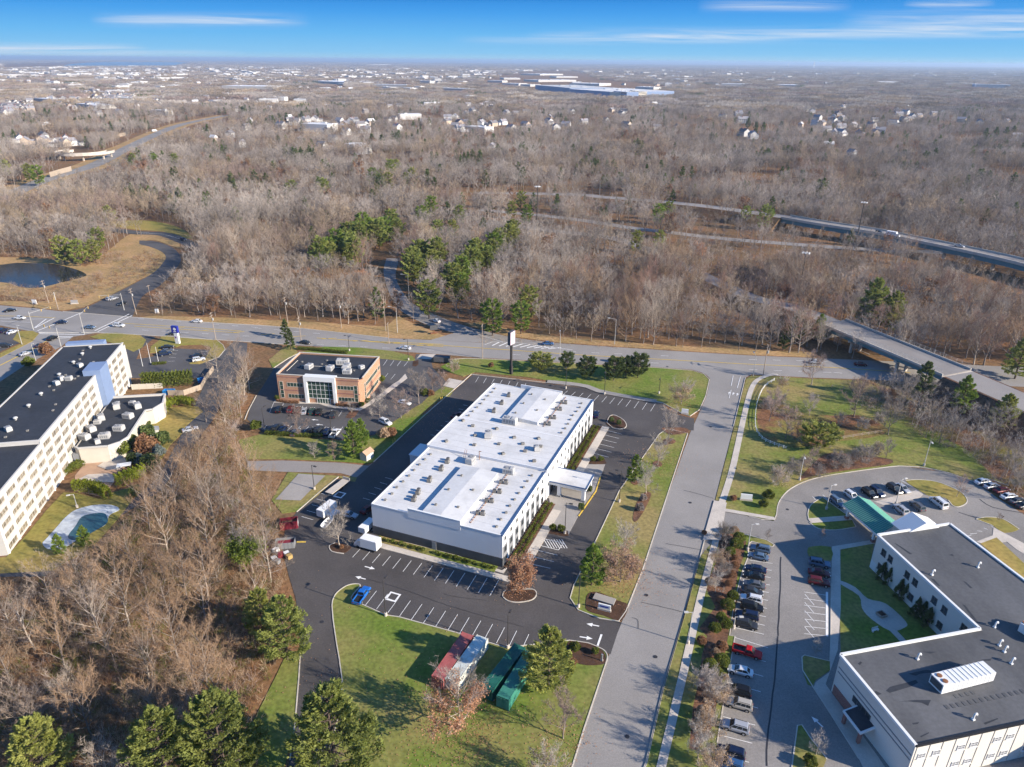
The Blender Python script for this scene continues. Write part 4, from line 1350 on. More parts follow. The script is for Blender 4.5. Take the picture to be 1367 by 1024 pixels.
# ---- green gabled canopy over the drop-off
gc = tag(empty('drop_off_canopy', (89.0, 147.4, 0), R(-77)), 'green standing seam gable canopy over the drive beside the L shaped building', 'canopy')
Lc, Wc, ez, rz_ = 13.2, 8.0, 3.5, 5.3
v = [(-Lc / 2, -Wc / 2, ez), (Lc / 2, -Wc / 2, ez), (Lc / 2, Wc / 2, ez), (-Lc / 2, Wc / 2, ez), (-Lc / 2, 0, rz_), (Lc / 2, 0, rz_)]
mb = MB().add(v, [(0, 1, 5, 4), (2, 3, 4, 5)])
for k in range(23):
	x = -Lc / 2 + .3 + k * .57
	for s in (-1, 1):
		mb.tube((x, s * (Wc / 2 - .02), ez + .06), (x, s * .05, rz_ + .04), .06, n=4, mi=1, cap=False)
mb.tube((-Lc / 2, 0, rz_ + .05), (Lc / 2, 0, rz_ + .05), .16, n=6, mi=1)
M['green_seam'] = mat('pale_green_seam', (.20, .46, .37), .4)
mb.build('roof', [M['green_roof'], M['green_seam']], gc)
mb = MB().add([v[0], v[3], v[4], (-Lc / 2, -Wc / 2, ez - .02)], [(0, 2, 1)]).add([v[1], v[2], v[5]], [(0, 1, 2)])
for s in (-1, 1):
	mb.box((0, s * (Wc / 2 - .08), ez - .28), (Lc - .05, .18, .5))
	mb.box((s * (Lc / 2 - .08), 0, ez - .28), (.18, Wc - .36, .5))
mb.box((0, 0, ez - .12), (Lc - .4, Wc - .4, .1))
mb.build('fascia', M['white_trim'], gc)
for sx in (-1, 1):
	for sy in (-1, 1):
		MB().box((sx * 4.9, sy * 3.3, 1.6), (.5, .5, 3.2)).box((sx * 4.9, sy * 3.3, .45), (.8, .8, .9), mi=1).build('column', [M['white_trim'], M['brick_red']], gc)

# ---- garden shed by the lane
p = gl('B', (742, 672))[0]
sh = tag(empty('storage_shed', (p[0], p[1], 0), R(62)), 'small white shed with tan roof between lawn and shaded lane', 'shed')
MB().prism([(-1.6, -1.2), (1.6, -1.2), (1.6, 1.2), (-1.6, 1.2)], 0, 2.1).add([(-1.6, -1.2, 2.1), (-1.6, 1.2, 2.1), (-1.6, 0, 2.9), (1.6, -1.2, 2.1), (1.6, 1.2, 2.1), (1.6, 0, 2.9)], [(0, 2, 1), (3, 4, 5)]).build('wall', M['cream_pale'], sh)
MB().add([(-1.8, -1.4, 1.98), (1.8, -1.4, 1.98), (1.8, 0, 2.95), (-1.8, 0, 2.95), (1.8, 1.4, 1.98), (-1.8, 1.4, 1.98), (-1.8, -1.4, 2.1), (1.8, -1.4, 2.1), (1.8, 0, 3.07), (-1.8, 0, 3.07), (1.8, 1.4, 2.1), (-1.8, 1.4, 2.1)],
		 [(0, 3, 2, 1), (3, 5, 4, 2), (6, 7, 8, 9), (9, 8, 10, 11), (0, 1, 7, 6), (5, 11, 10, 4), (0, 6, 9, 3), (3, 9, 11, 5), (1, 2, 8, 7), (2, 4, 10, 8)]).build('roof', M['plaster_pink'], sh)
MB().box((0, -1.23, 1.0), (1.1, .06, 1.8)).build('door', M['white_trim'], sh)
p = gl('v', (780, 300))[0]
sh = tag(empty('garden_kiosk', (p[0], p[1], 0), R(30)), 'small kiosk with slate blue roof behind the evergreen shrubs', 'shed')
MB().box((0, 0, 1.1), (2.6, 2.2, 2.2)).build('wall', M['cream_pale'], sh)
MB().add([(-1.6, -1.4, 2.2), (1.6, -1.4, 2.2), (1.6, 1.4, 2.2), (-1.6, 1.4, 2.2), (0, 0, 3.2)], [(0, 1, 4), (1, 2, 4), (2, 3, 4), (3, 0, 4), (3, 2, 1, 0)]).build('roof', M['grey_panel'], sh)
p = gl('v', (495, 660))[0]
sh = tag(empty('patio_awning', (p[0], p[1], 0), R(20)), 'white flat patio awning beside the clipped hedge', 'awning')
MB().box((0, 0, 2.4), (3.6, 2.0, .12)).build('canvas', M['white_trim'], sh)
for sx in (-1, 1):
	for sy in (-1, 1):
		MB().tube((sx * 1.6, sy * .9, 0), (sx * 1.6, sy * .9, 2.4), .05).build('post', M['steel_pole'], sh)

# ---- the road bridge over the main road
B0, B1 = Vector((132.8, 282.3, 7)), Vector((154.6, 229.5, 7))
bd = Vector((B1.x - B0.x, B1.y - B0.y, 0))
bl_ = bd.length
br = tag(empty('road_bridge', (B0.x, B0.y, 0), math.atan2(bd.y, bd.x)), 'concrete road bridge with teal girders and mesh fence crossing over the main road', 'bridge')
MB().box((bl_ / 2, 0, 6.75), (bl_, 14.2, .5)).build('deck', M['asphalt_pale'], br)
mb = MB()
for y in (-6.3, -3.1, 0, 3.1, 6.3):
	mb.box((bl_ / 2, y, 5.85), (bl_ - .6, .35, 1.3)).box((bl_ / 2, y, 5.17), (bl_ - .6, .7, .08))
M['girder'] = mat('teal_girder', (.10, .22, .25), .6, var=.15, scale=.4)
mb.build('girder', M['girder'], br)
for s in (-1, 1):
	MB().box((bl_ / 2, s * 6.95, 7.35), (bl_, .35, .75)).build('parapet', M['concrete'], br)
	mb = MB()
	for k in range(int(bl_ / 2.2)):
		mb.tube((.6 + k * 2.2, s * 6.95, 7.7), (.6 + k * 2.2, s * 6.95, 9.2), .04, n=4)
	for z in (8.1, 8.5, 8.9, 9.2):
		mb.tube((.4, s * 6.95, z), (bl_ - .4, s * 6.95, z), .025, n=4)
	mb.build('railing', M['steel_pole'], br)
for t in (.28, .66):
	mb = MB()
	for y in (-5, 0, 5):
		mb.box((bl_ * t, y, 2.2), (.9, .9, 4.6))
	mb.box((bl_ * t, 0, 4.8), (1.1, 13.4, .7))
	mb.build('pier', M['concrete'], br)
for x in (-.5, bl_ + .5):
	MB().box((x, 0, 3.3), (1.2, 14.6, 6.8)).build('abutment', M['concrete'], br)

# ---- the viaduct beyond it
VP_ = [G(1049, 289.5, 8), G(1105, 299, 8), G(1171, 309, 8), G(1240, 322.5, 8), G(1310, 337, 8), G(1367, 350, 8), G(1440, 370, 8), G(1560, 405, 8)]
vd = tag(empty('viaduct', (VP_[0].x, VP_[0].y, 0), 0), 'long elevated concrete viaduct with dark teal girder running through the woods', 'bridge')
VL = [(p.x - VP_[0].x, p.y - VP_[0].y) for p in VP_]
VS = smooth(VL, n=3)
MB().strip(VS, 11.5, 7.3, 7.95).build('deck', M['asphalt_pale'], vd)


def offs_line(pts, d):
	out = []
	for i in range(len(pts)):
		a, b = pts[max(i - 1, 0)], pts[min(i + 1, len(pts) - 1)]
		dx, dy = b[0] - a[0], b[1] - a[1]
		l = math.hypot(dx, dy)
		out.append((pts[i][0] - dy / l * d, pts[i][1] + dx / l * d))
	return out


for s in (-1, 1):
	MB().strip(offs_line(VS, s * 5.75), .4, 7.25, 8.85).build('parapet', M['concrete'], vd)
	MB().strip(offs_line(VS, s * 4.9), .4, 4.6, 7.3).build('girder', M['girder'], vd)
for i in range(1, len(VS), 3):
	p = VS[i]
	MB().lathe([(1.1, -.1), (1.0, 4.0), (2.2, 4.55), (2.2, 4.6)], (p[0], p[1], 0), 10).build('pier', M['concrete'], vd)
# ------------------------------------------------------------------ VEHICLES
PAINT = {}


def paint(name, col, metal=.25):
	m = mat('car_paint_' + name, col, .28, spec=.5, metal=metal)
	PAINT[name] = m
	return m


for n_, c_ in (('black', (.012, .012, .014)), ('white', (.74, .74, .73)), ('silver', (.42, .43, .45)), ('grey', (.12, .125, .135)), ('charcoal', (.035, .037, .042)),
			   ('navy', (.012, .022, .06)), ('blue', (.04, .11, .25)), ('steel blue', (.11, .17, .25)), ('red', (.50, .012, .012)), ('dark red', (.11, .012, .016)), ('bright blue', (.02, .16, .55)),
			   ('beige', (.48, .44, .37)), ('dark green', (.02, .06, .05)), ('brown', (.12, .06, .05))):
	paint(n_, c_)


def loft(mb, st, zb=.28, mi=0):
	"""st: (x, top, half width); closed body shell"""
	vs, fs = [], []
	for x, zt, hw in st:
		for y, z in ((-hw * .90, zb), (-hw, zb + .26), (-hw * .985, zt - .14), (-hw * .84, zt), (hw * .84, zt), (hw * .985, zt - .14), (hw, zb + .26), (hw * .90, zb)):
			vs.append((x, y, z))
	n = len(st)
	for i in range(n - 1):
		for k in range(8):
			fs.append((i * 8 + k, i * 8 + (k + 1) % 8, i * 8 + 8 + (k + 1) % 8, i * 8 + 8 + k))
	fs.append(tuple(range(8))[::-1])
	fs.append(tuple(range(8 * n - 8, 8 * n)))
	mb.add(vs, [f[::-1] for f in fs], mi)


def quad_in(c4, s=.86, o=.015):
	a = [Vector(p) for p in c4]
	m = sum(a, Vector()) / 4
	nrm = (a[1] - a[0]).cross(a[2] - a[0]).normalized()
	return [m + (p - m) * s + nrm * o for p in a]


def pane(parent, name, c4, s=.86):
	return MB().add(quad_in(c4, s), [(0, 1, 2, 3)]).build(name, M['glass'], parent)


def make_vehicle(kind):
	SP = {
		'sedan': dict(st=[(-2.34, .72, .70), (-2.24, .93, .84), (-1.6, 1.0, .90), (-.2, .96, .92), (.95, .95, .91), (1.7, .86, .88), (2.2, .72, .80), (2.34, .58, .66)],
					  cab=[(-1.75, 1.15, .80, .97), (-1.05, .30, .60, 1.45)], wx=(-1.38, 1.42), name='parked_car', cat='car'),
		'suv': dict(st=[(-2.3, .80, .76), (-2.24, 1.02, .88), (-1.2, 1.08, .94), (.8, 1.06, .95), (1.6, 1.0, .93), (2.15, .88, .86), (2.32, .66, .72)],
					cab=[(-2.2, 1.05, .86, 1.05), (-1.95, .35, .70, 1.68)], wx=(-1.38, 1.42), name='parked_car', cat='car'),
		'pickup': dict(st=[(-.5, .98, .94), (.95, 1.04, .95), (1.9, 1.02, .94), (2.55, .92, .90), (2.75, .70, .78)],
					   cab=[(-.45, 1.35, .86, 1.02), (-.35, .65, .70, 1.75)], wx=(-1.75, 1.75), name='pickup_truck', cat='pickup'),
		'van': dict(st=[(-2.6, .9, .86), (-2.55, 1.2, .95), (1.5, 1.2, .97), (2.3, 1.05, .92), (2.5, .8, .8)],
					cab=[(-2.5, 1.75, .93, 1.18), (-2.4, .9, .82, 2.05)], wx=(-1.6, 1.6), name='parked_van', cat='van'),
	}[kind]
	t = empty(SP['name'])
	mb = MB()
	loft(mb, SP['st'], .30)
	(a0, a1, aw, az), (b0, b1, bw, bz) = SP['cab']
	v = [(a0, -aw, az - .06), (a1, -aw, az - .06), (a1, aw, az - .06), (a0, aw, az - .06), (b0, -bw, bz), (b1, -bw, bz), (b1, bw, bz), (b0, bw, bz),
		 (b0 + .1, -bw * .8, bz + .05), (b1 - .1, -bw * .8, bz + .05), (b1 - .1, bw * .8, bz + .05), (b0 + .1, bw * .8, bz + .05)]
	mb.add(v, [(0, 1, 5, 4), (1, 2, 6, 5), (2, 3, 7, 6), (3, 0, 4, 7), (4, 5, 9, 8), (5, 6, 10, 9), (6, 7, 11, 10), (7, 4, 8, 11), (8, 9, 10, 11)])
	if kind == 'pickup':
		mb.box((-1.65, 0, .62), (2.4, 1.86, .3)).box((-1.65, -.87, .92), (2.4, .12, .34)).box((-1.65, .87, .92), (2.4, .12, .34)).box((-2.8, 0, .78), (.12, 1.86, .62))
		mb.box((-1.65, 0, .775), (2.3, 1.6, .012), mi=1)
	for x in SP['wx']:
		for s in (-1, 1):
			hw = .93 if kind != 'sedan' else .9
			mb.tube((x, s * (hw - .3), .36), (x, s * (hw + .012), .36), .43, n=14, mi=1)
	if kind in ('suv', 'van'):
		for s in (-1, 1):
			mb.box(((b0 + b1) / 2, s * bw * .86, bz + .09), ((b1 - b0) * .8, .05, .05), mi=1)
	body = mb.build('body', [PAINT['silver'], M['black_trim']], t)
	fl = [v[1], v[2], v[6], v[5]]
	pane(t, 'windscreen', fl, .88)
	pane(t, 'rear_window', [v[3], v[0], v[4], v[7]], .80)
	for sgn in (-1, 1):
		lo = (v[0], v[1], v[5], v[4]) if sgn < 0 else (v[2], v[3], v[7], v[6])
		L_ = [Vector(p) for p in lo]
		o = MB()
		k = 3 if kind in ('suv', 'van') else 2
		for i in range(k):
			s0, s1 = .05 + .92 * i / k, .05 + .92 * (i + 1) / k - .04
			q = [L_[0].lerp(L_[1], s0), L_[0].lerp(L_[1], s1), L_[3].lerp(L_[2], s1), L_[3].lerp(L_[2], s0)]
			q = [q[0].lerp(q[3], .2), q[1].lerp(q[2], .2), q[2].lerp(q[1], .1), q[3].lerp(q[0], .1)]
			o.add(quad_in(q, 1.0), [(0, 1, 2, 3)])
		o.build('side_window', M['glass'], t)
	for x in SP['wx']:
		for s in (-1, 1):
			hw = .93 if kind != 'sedan' else .9
			w_ = MB().tube((x, s * (hw - .2), .34), (x, s * (hw + .03), .34), .34, n=16)
			wh = w_.build('wheel', M['tyre'], t)
			MB().tube((x, s * (hw + .02), .34), (x, s * (hw + .045), .34), .21, n=12).build('rim', M['rim'], wh)
	xf, xr = SP['st'][-1][0], (SP['st'][0][0] if kind != 'pickup' else -2.86)
	for s in (-1, 1):
		MB().box((xf - .08, s * .56, .66), (.16, .34, .15)).build('headlight', M['head_lamp'], t)
		MB().box((xr + .05, s * .60, .80), (.16, .26, .16)).build('tail_light', M['tail_lamp'], t)
		MB().box((a1 - .25, s * (aw + .16), az + .08), (.16, .24, .14)).build('wing_mirror', M['black_trim'], t)
	body.material_slots[0].link = 'OBJECT'
	body.material_slots[0].material = PAINT['silver']
	return t


PROTO = {}
ORD = ['first', 'second', 'third', 'fourth', 'fifth', 'sixth', 'seventh', 'eighth', 'ninth', 'tenth', 'eleventh', 'twelfth']
KN = {'sedan': 'saloon car', 'suv': 'SUV', 'pickup': 'pickup truck', 'van': 'van'}
NVEH = [0]


def car(kind, colour, p, heading, label, group, z=.075, scale=1.0):
	if kind not in PROTO:
		PROTO[kind] = make_vehicle(kind)
		t = PROTO[kind]
	else:
		t = copy_tree(PROTO[kind])
	t.location = (p[0], p[1], z)
	t.rotation_euler = (0, 0, heading)
	t.scale = (scale, scale, scale)
	b = [c for c in t.children if c.name.startswith('body')][0]
	b.material_slots[0].link = 'OBJECT'
	b.material_slots[0].material = PAINT[colour]
	tag(t, label, {'sedan': 'car', 'suv': 'car', 'pickup': 'pickup', 'van': 'van'}[kind], group)
	NVEH[0] += 1
	return t


def head(zn, a, b):
	p, q = gl(zn, a, b)
	return math.atan2(q[1] - p[1], q[0] - p[0])


def row(where, group, hd, cars, z=.075):
	"""cars: (sheet, x, y, kind, colour, flip) in order along the row; readings are taken at about .8 m height"""
	for i, (zn, x, y, kind, colour, fl) in enumerate(cars):
		v = g(zn, x, y, .8)
		car(kind, colour, (v.x, v.y), hd + (math.pi if fl else 0) + rnd.uniform(-.03, .03), '%s %s, %s %s' % (colour, KN[kind], ORD[i], where), group, z)


h = head('V', (480, 330), (660, 356))
row('from the far end of the row beside the shrub bed', 'cars parked along the shrub bed', head('V', (480, 340), (690, 385)), [
	('V', 580, 220, 'suv', 'steel blue', 1), ('V', 562, 287, 'sedan', 'steel blue', 1), ('V', 538, 400, 'sedan', 'navy', 1), ('V', 522, 463, 'sedan', 'black', 1), ('V', 525, 543, 'sedan', 'grey', 1),
	('V', 505, 607, 'sedan', 'charcoal', 0), ('V', 497, 677, 'suv', 'white', 1), ('V', 505, 747, 'suv', 'black', 0), ('V', 462, 825, 'suv', 'navy', 1), ('V', 452, 905, 'suv', 'charcoal', 0)])
h2 = head('W', (290, 150), (490, 205))
row('in the near shrub bed row', 'cars parked along the shrub bed', h2, [
	('W', 400, 115, 'pickup', 'red', 0), ('W', 345, 262, 'sedan', 'white', 1), ('W', 325, 420, 'suv', 'black', 1), ('W', 335, 525, 'suv', 'beige', 1), ('W', 307, 702, 'suv', 'silver', 1), ('W', 270, 905, 'suv', 'navy', 1), ('W', 258, 1000, 'suv', 'blue', 1)])
row('from the far end of the shaded courtyard group', 'cars in the building shadow', head('V', (1030, 340), (1210, 370)), [
	('V', 1120, 350, 'suv', 'steel blue', 0), ('V', 1118, 437, 'sedan', 'dark red', 0), ('V', 1115, 520, 'suv', 'dark red', 0)])
row('from the lamp in the row behind the green canopy', 'cars behind the green canopy', head('x', (410, 140), (560, 245)), [
	('x', 325, 252, 'suv', 'steel blue', 0), ('x', 490, 185, 'suv', 'white', 0), ('x', 690, 155, 'suv', 'black', 0), ('x', 775, 140, 'suv', 'navy', 0), ('x', 975, 105, 'suv', 'charcoal', 0), ('x', 1065, 95, 'sedan', 'silver', 0)])
row('from the green canopy in the short row facing it', 'cars facing the island walk', head('x', (990, 290), (1100, 380)), [
	('x', 1045, 335, 'suv', 'silver', 1), ('x', 1235, 300, 'suv', 'grey', 1), ('T', 432, 580, 'van', 'white', 1)])
row('from the left in the row along the wood edge', 'cars along the wood edge', head('T', (840, 360), (1000, 330)), [
	('T', 918, 345, 'sedan', 'white', 0), ('T', 1015, 392, 'sedan', 'silver', 0), ('T', 1125, 440, 'sedan', 'dark red', 0), ('T', 1205, 505, 'sedan', 'white', 0), ('T', 1300, 555, 'sedan', 'grey', 0), ('T', 1375, 605, 'sedan', 'charcoal', 0)])
row('from the left in the row at the brick office front', 'cars in front of the brick office', head('t', (85, 605), (135, 490)), [
	('t', 190, 562, 'suv', 'black', 0), ('t', 320, 562, 'suv', 'dark red', 0), ('t', 405, 568, 'sedan', 'brown', 0), ('t', 475, 578, 'sedan', 'silver', 0), ('t', 562, 582, 'sedan', 'dark green', 0), ('t', 645, 592, 'suv', 'black', 0), ('t', 805, 622, 'suv', 'charcoal', 0)])
row('from the left in the office row beside the low hedge', 'cars backed onto the office hedge', head('t', (0, 800), (50, 755)), [
	('t', 105, 785, 'sedan', 'black', 0), ('t', 170, 770, 'suv', 'charcoal', 0), ('t', 235, 785, 'sedan', 'navy', 0), ('t', 375, 822, 'sedan', 'grey', 0), ('t', 555, 810, 'sedan', 'black', 0), ('t', 645, 795, 'suv', 'charcoal', 0), ('t', 735, 815, 'sedan', 'navy', 0), ('t', 830, 835, 'pickup', 'white', 0)])
for zn, x, y, k, c_, hd, lb in (
		('u', 340, 490, 'sedan', 'white', head('u', (280, 490), (410, 520)), 'white saloon car under the bare trees beside the brick office'),
		('u', 125, 712, 'suv', 'white', head('u', (60, 680), (190, 735)), 'white SUV at the lawn edge by the lone green tree'),
		('D', 290, 378, 'pickup', 'bright blue', head('D', (272, 400), (308, 350)), 'bright blue pickup at the tip of the big front lawn'),
		('S', 556, 135, 'sedan', 'navy', head('S', (550, 160), (565, 110)), 'dark saloon car at the far corner of the white building'),
		('u', 940, 632, 'sedan', 'dark red', head('u', (920, 650), (975, 620)), 'dark red saloon car in shade behind the white building, far half'),
		('d', 1120, 505, 'sedan', 'dark red', head('d', (1090, 520), (1150, 480)), 'dark red saloon car in shade at the white building corner'),
		('d', 900, 570, 'sedan', 'silver', head('d', (850, 560), (950, 580)), 'silver saloon car half hidden behind the bare island tree'),
		('z', 300, 552, 'sedan', 'black', head('z', (180, 575), (410, 555)), 'black saloon car parked nearest the blue and white sign'),
		('z', 265, 668, 'suv', 'navy', head('z', (140, 690), (400, 640)), 'dark SUV parked beside a black saloon below the blue sign'),
		('z', 300, 615, 'sedan', 'grey', head('z', (140, 640), (400, 600)), 'grey saloon car squeezed between two dark cars by the blue sign'),
		('z', 835, 765, 'suv', 'white', head('z', (720, 785), (950, 745)), 'white SUV parked at the island end by the left hotel'),
		('z', 835, 695, 'sedan', 'black', head('z', (720, 715), (950, 680)), 'black saloon car parked behind a white SUV by the island'),
		('z', 420, 325, 'sedan', 'charcoal', head('z', (320, 325), (560, 325)), 'charcoal car on the main road passing the blue sign'),
		('z', 800, 108, 'sedan', 'white', head('z', (920, 110), (700, 100)), 'white saloon car on the main road, far lane past the blue sign'),
		('f', 105, 258, 'sedan', 'black', head('f', (50, 265), (160, 250)), 'black car on the main road nearest the pond'),
		('f', 622, 380, 'sedan', 'navy', head('f', (560, 385), (680, 380)), 'dark blue car in the middle of the road junction'),
		('f', 910, 430, 'sedan', 'steel blue', head('f', (850, 430), (980, 435)), 'steel blue car beside a pole at the road junction'),
		('f', 1205, 412, 'suv', 'white', head('f', (1130, 410), (1270, 415)), 'white car just past the junction crosswalk'),
		('f', 535, 542, 'suv', 'black', head('f', (490, 560), (585, 520)), 'black SUV first in line at the junction'),
		('f', 415, 612, 'sedan', 'charcoal', head('f', (355, 630), (475, 590)), 'charcoal car second in line at the junction'),
		('f', 260, 697, 'sedan', 'silver', head('f', (195, 715), (325, 675)), 'silver car third in line at the junction'),
		('f', 32, 465, 'suv', 'navy', head('f', (0, 480), (70, 440)), 'navy SUV in the corner lot beside a white car'),
		('f', 125, 478, 'sedan', 'white', head('f', (80, 495), (180, 460)), 'white car in the corner lot at the left edge'),
		('f', 55, 618, 'suv', 'charcoal', head('f', (0, 620), (115, 615)), 'charcoal SUV in the corner lot nearest the side street'),
		('f', 768, 607, 'sedan', 'dark red', head('f', (700, 607), (830, 610)), 'dark red car behind the roof of the cream building'),
		('B', 420, 66, 'sedan', 'charcoal', head('B', (380, 60), (450, 70)), 'charcoal car on the main road behind the brick office'),
		('B', 940, 95, 'sedan', 'white', head('B', (975, 100), (905, 92)), 'white car on the main road near the office driveway'),
		('e', 690, 114, 'sedan', 'blue', head('e', (650, 115), (720, 115)), 'dark blue car at the end of the striped gore'),
		('L', 945, 890, 'sedan', 'white', head('L', (975, 900), (920, 883)), 'white car on the curving slip road'),
		('O', 555, 172, 'sedan', 'dark red', head('O', (515, 172), (595, 176)), 'dark red car in the shadow under the road bridge'),
		('J', 590, 775, 'sedan', 'silver', head('J', (560, 780), (625, 760)), 'silver car on the crossing road below the pond'),
		('J', 955, 468, 'suv', 'navy', head('J', (935, 464), (975, 474)), 'navy SUV on the loop road at the woods'),
		('v', 1125, 240, 'sedan', 'silver', head('v', (1060, 262), (1190, 232)), 'silver car on the shaded back drive under bare trees'),
		('f', 1120, 140, 'suv', 'silver', head('f', (1090, 150), (1170, 120)), 'silver SUV waiting on the crossing road at the junction'),
		('f', 1240, 190, 'sedan', 'black', head('f', (1290, 170), (1190, 215)), 'black car waiting on the crossing road at the junction'),
		('f', 200, 335, 'sedan', 'white', head('f', (150, 335), (250, 338)), 'white car in the turning lane left of the junction'),
		('e', 1050, 205, 'suv', 'charcoal', head('e', (1000, 203), (1100, 210)), 'charcoal SUV on the main road beyond the far lawn evergreens'),
		('O', 330, 160, 'sedan', 'silver', head('O', (280, 160), (380, 163)), 'silver car on the main road just before the bridge shadow'),
		('A', 1140, 790, 'sedan', 'silver', 0, '')):
	if not lb:
		continue
	v = g(zn, x, y, .7)
	car(k, c_, (v.x, v.y), hd, lb, None)
for x, y, k, c_, lb, zz in (('N', 0, 0, 0, 0, 0),):
	pass
for zn, x, y, k, c_, lb in (('N', 612, 272, 'suv', 'charcoal', 'charcoal SUV on the viaduct just ahead of a white truck'), ('N', 1030, 345, 'pickup', 'silver', 'silver pickup on the viaduct at the right')):
	v = g(zn, x, y, 8.6)
	car(k, c_, (v.x, v.y), R(-52), lb, 'vehicles on the viaduct', 7.97)
M['truck_white'] = mat('white_truck_paint', (.78, .78, .77), .45, var=.06, scale=.5)
M['tarp_blue'] = mat('blue_tarp', (.02, .20, .50), .6, var=.2, scale=.8)


def box_truck(p, hd, z, label, l=6.6, cabc='white'):
	t = tag(empty('box_truck', (p[0], p[1], z), hd), label, 'truck')
	MB().box((-.9, 0, 1.95), (l - 2.2, 2.3, 2.4)).box((-.9, 0, 3.17), (l - 2.3, 2.2, .05)).build('cargo_box', M['truck_white'], t)
	mb = MB()
	loft(mb, [(l / 2 - 2.0, 1.5, 1.0), (l / 2 - .7, 1.5, 1.0), (l / 2 - .2, 1.25, .98), (l / 2, .8, .9)], .4)
	mb.add([(l / 2 - 2.0, -.95, 1.45), (l / 2 - .7, -.95, 1.45), (l / 2 - .7, .95, 1.45), (l / 2 - 2.0, .95, 1.45), (l / 2 - 1.95, -.85, 2.25), (l / 2 - 1.2, -.85, 2.25), (l / 2 - 1.2, .85, 2.25), (l / 2 - 1.95, .85, 2.25)],
		   [(0, 1, 5, 4), (1, 2, 6, 5), (2, 3, 7, 6), (3, 0, 4, 7), (4, 5, 6, 7)])
	mb.build('cab', PAINT[cabc], t)
	a = [(l / 2 - .7, -.95, 1.45), (l / 2 - .7, .95, 1.45), (l / 2 - 1.2, .85, 2.25), (l / 2 - 1.2, -.85, 2.25)]
	pane(t, 'windscreen', a, .88)
	MB().box((-.4, 0, .6), (l - 1, .9, .25)).build('chassis', M['black_trim'], t)
	for x in (-l / 2 + 1.3, l / 2 - 1.2):
		for s in (-1, 1):
			MB().tube((x, s * .75, .42), (x, s * 1.08, .42), .42, n=14).build('wheel', M['tyre'], t)
	return t


p = gl('d', (1095, 985))[0]
hd = head('d', (1190, 990), (970, 930))
box_truck((p[0] + .3, p[1] + 1.0), hd, .075, 'white box truck parked at the near corner of the white building')
v = g('N', 685, 284, 9.5)
box_truck((v.x, v.y), R(-46), 7.97, 'white box truck driving on the viaduct', 8.0)
v = g('r', 1225, 562, 1.5)
box_truck((v.x, v.y), R(60), .1, 'white truck on the distant highway at upper left', 9)


def trailer(p, hd, label, l, w, hgt, deck_only=False, m='truck_white'):
	t = tag(empty('utility_trailer', (p[0], p[1], .075), hd), label, 'trailer')
	if deck_only:
		MB().box((0, 0, .75), (l, w, .16)).box((l / 2 - .1, 0, 1.2), (.12, w, .8)).build('deck', M['concrete'], t)
	else:
		MB().box((0, 0, .55 + hgt / 2), (l, w, hgt)).box((0, 0, .57 + hgt), (l * .98, w * .96, .05)).build('cargo_box', M[m], t)
	MB().tube((l / 2, 0, .5), (l / 2 + 1.3, 0, .5), .06).tube((l / 2, -w * .35, .5), (l / 2 + 1.2, 0, .5), .05).tube((l / 2, w * .35, .5), (l / 2 + 1.2, 0, .5), .05).build('drawbar', M['black_trim'], t)
	for x in (-.6, .2):
		for s in (-1, 1):
			MB().tube((x, s * (w / 2 - .1), .36), (x, s * (w / 2 + .1), .36), .36, n=12).build('wheel', M['tyre'], t)
	return t


v = g('d', 775, 250, .8)
trailer((v.x, v.y), head('d', (690, 310), (850, 190)), 'long flatbed trailer at the top of the shaded lane', 7.5, 2.3, 0, True)
v = g('d', 650, 505, 1.5)
trailer((v.x, v.y), head('d', (590, 560), (720, 460)), 'white box trailer in the shaded lane below the flatbed', 5.2, 2.2, 1.9)
v = g('d', 725, 565, .8)
trailer((v.x, v.y), head('d', (690, 590), (760, 545)), 'small white trailer behind the open boat', 3.0, 1.6, .7)
v = g('d', 1110, 700, 1.2)
trailer((v.x, v.y), head('d', (1040, 760), (1160, 650)), 'white trailer in the shade beside the near building corner', 4.6, 2.0, 1.4)
# open boat
v = g('d', 665, 650, .8)
bt = tag(empty('open_boat', (v.x, v.y, .075), head('d', (610, 710), (720, 590))), 'white open boat on the lot beside the bare island tree', 'boat')
mb = MB()
prof = [(-2.3, .85), (-1.2, .98), (0, 1.0), (1.2, .85), (2.0, .45), (2.5, .05)]
vs = []
for x, wd in prof:
	vs += [(x, -wd * .6, .35), (x, -wd, .95), (x, -wd * .8, .95), (x, -wd * .6, .55), (x, wd * .6, .55), (x, wd * .8, .95), (x, wd, .95), (x, wd * .6, .35)]
fs = []
for i in range(5):
	for k in range(8):
		fs.append((i * 8 + k, i * 8 + 8 + k, i * 8 + 8 + (k + 1) % 8, i * 8 + (k + 1) % 8))
fs += [(0, 1, 2, 3, 4, 5, 6, 7), (47, 46, 45, 44, 43, 42, 41, 40)]
mb.add(vs, fs).build('hull', M['truck_white'], bt)
MB().box((-.6, 0, .7), (.4, 1.1, .3)).build('seat', M['grey_panel'], bt)
MB().box((.5, 0, .7), (.4, 1.0, .3)).build('seat', M['grey_panel'], bt)
MB().box((0, 0, .2), (3.6, 1.2, .25)).build('cradle', M['black_trim'], bt)

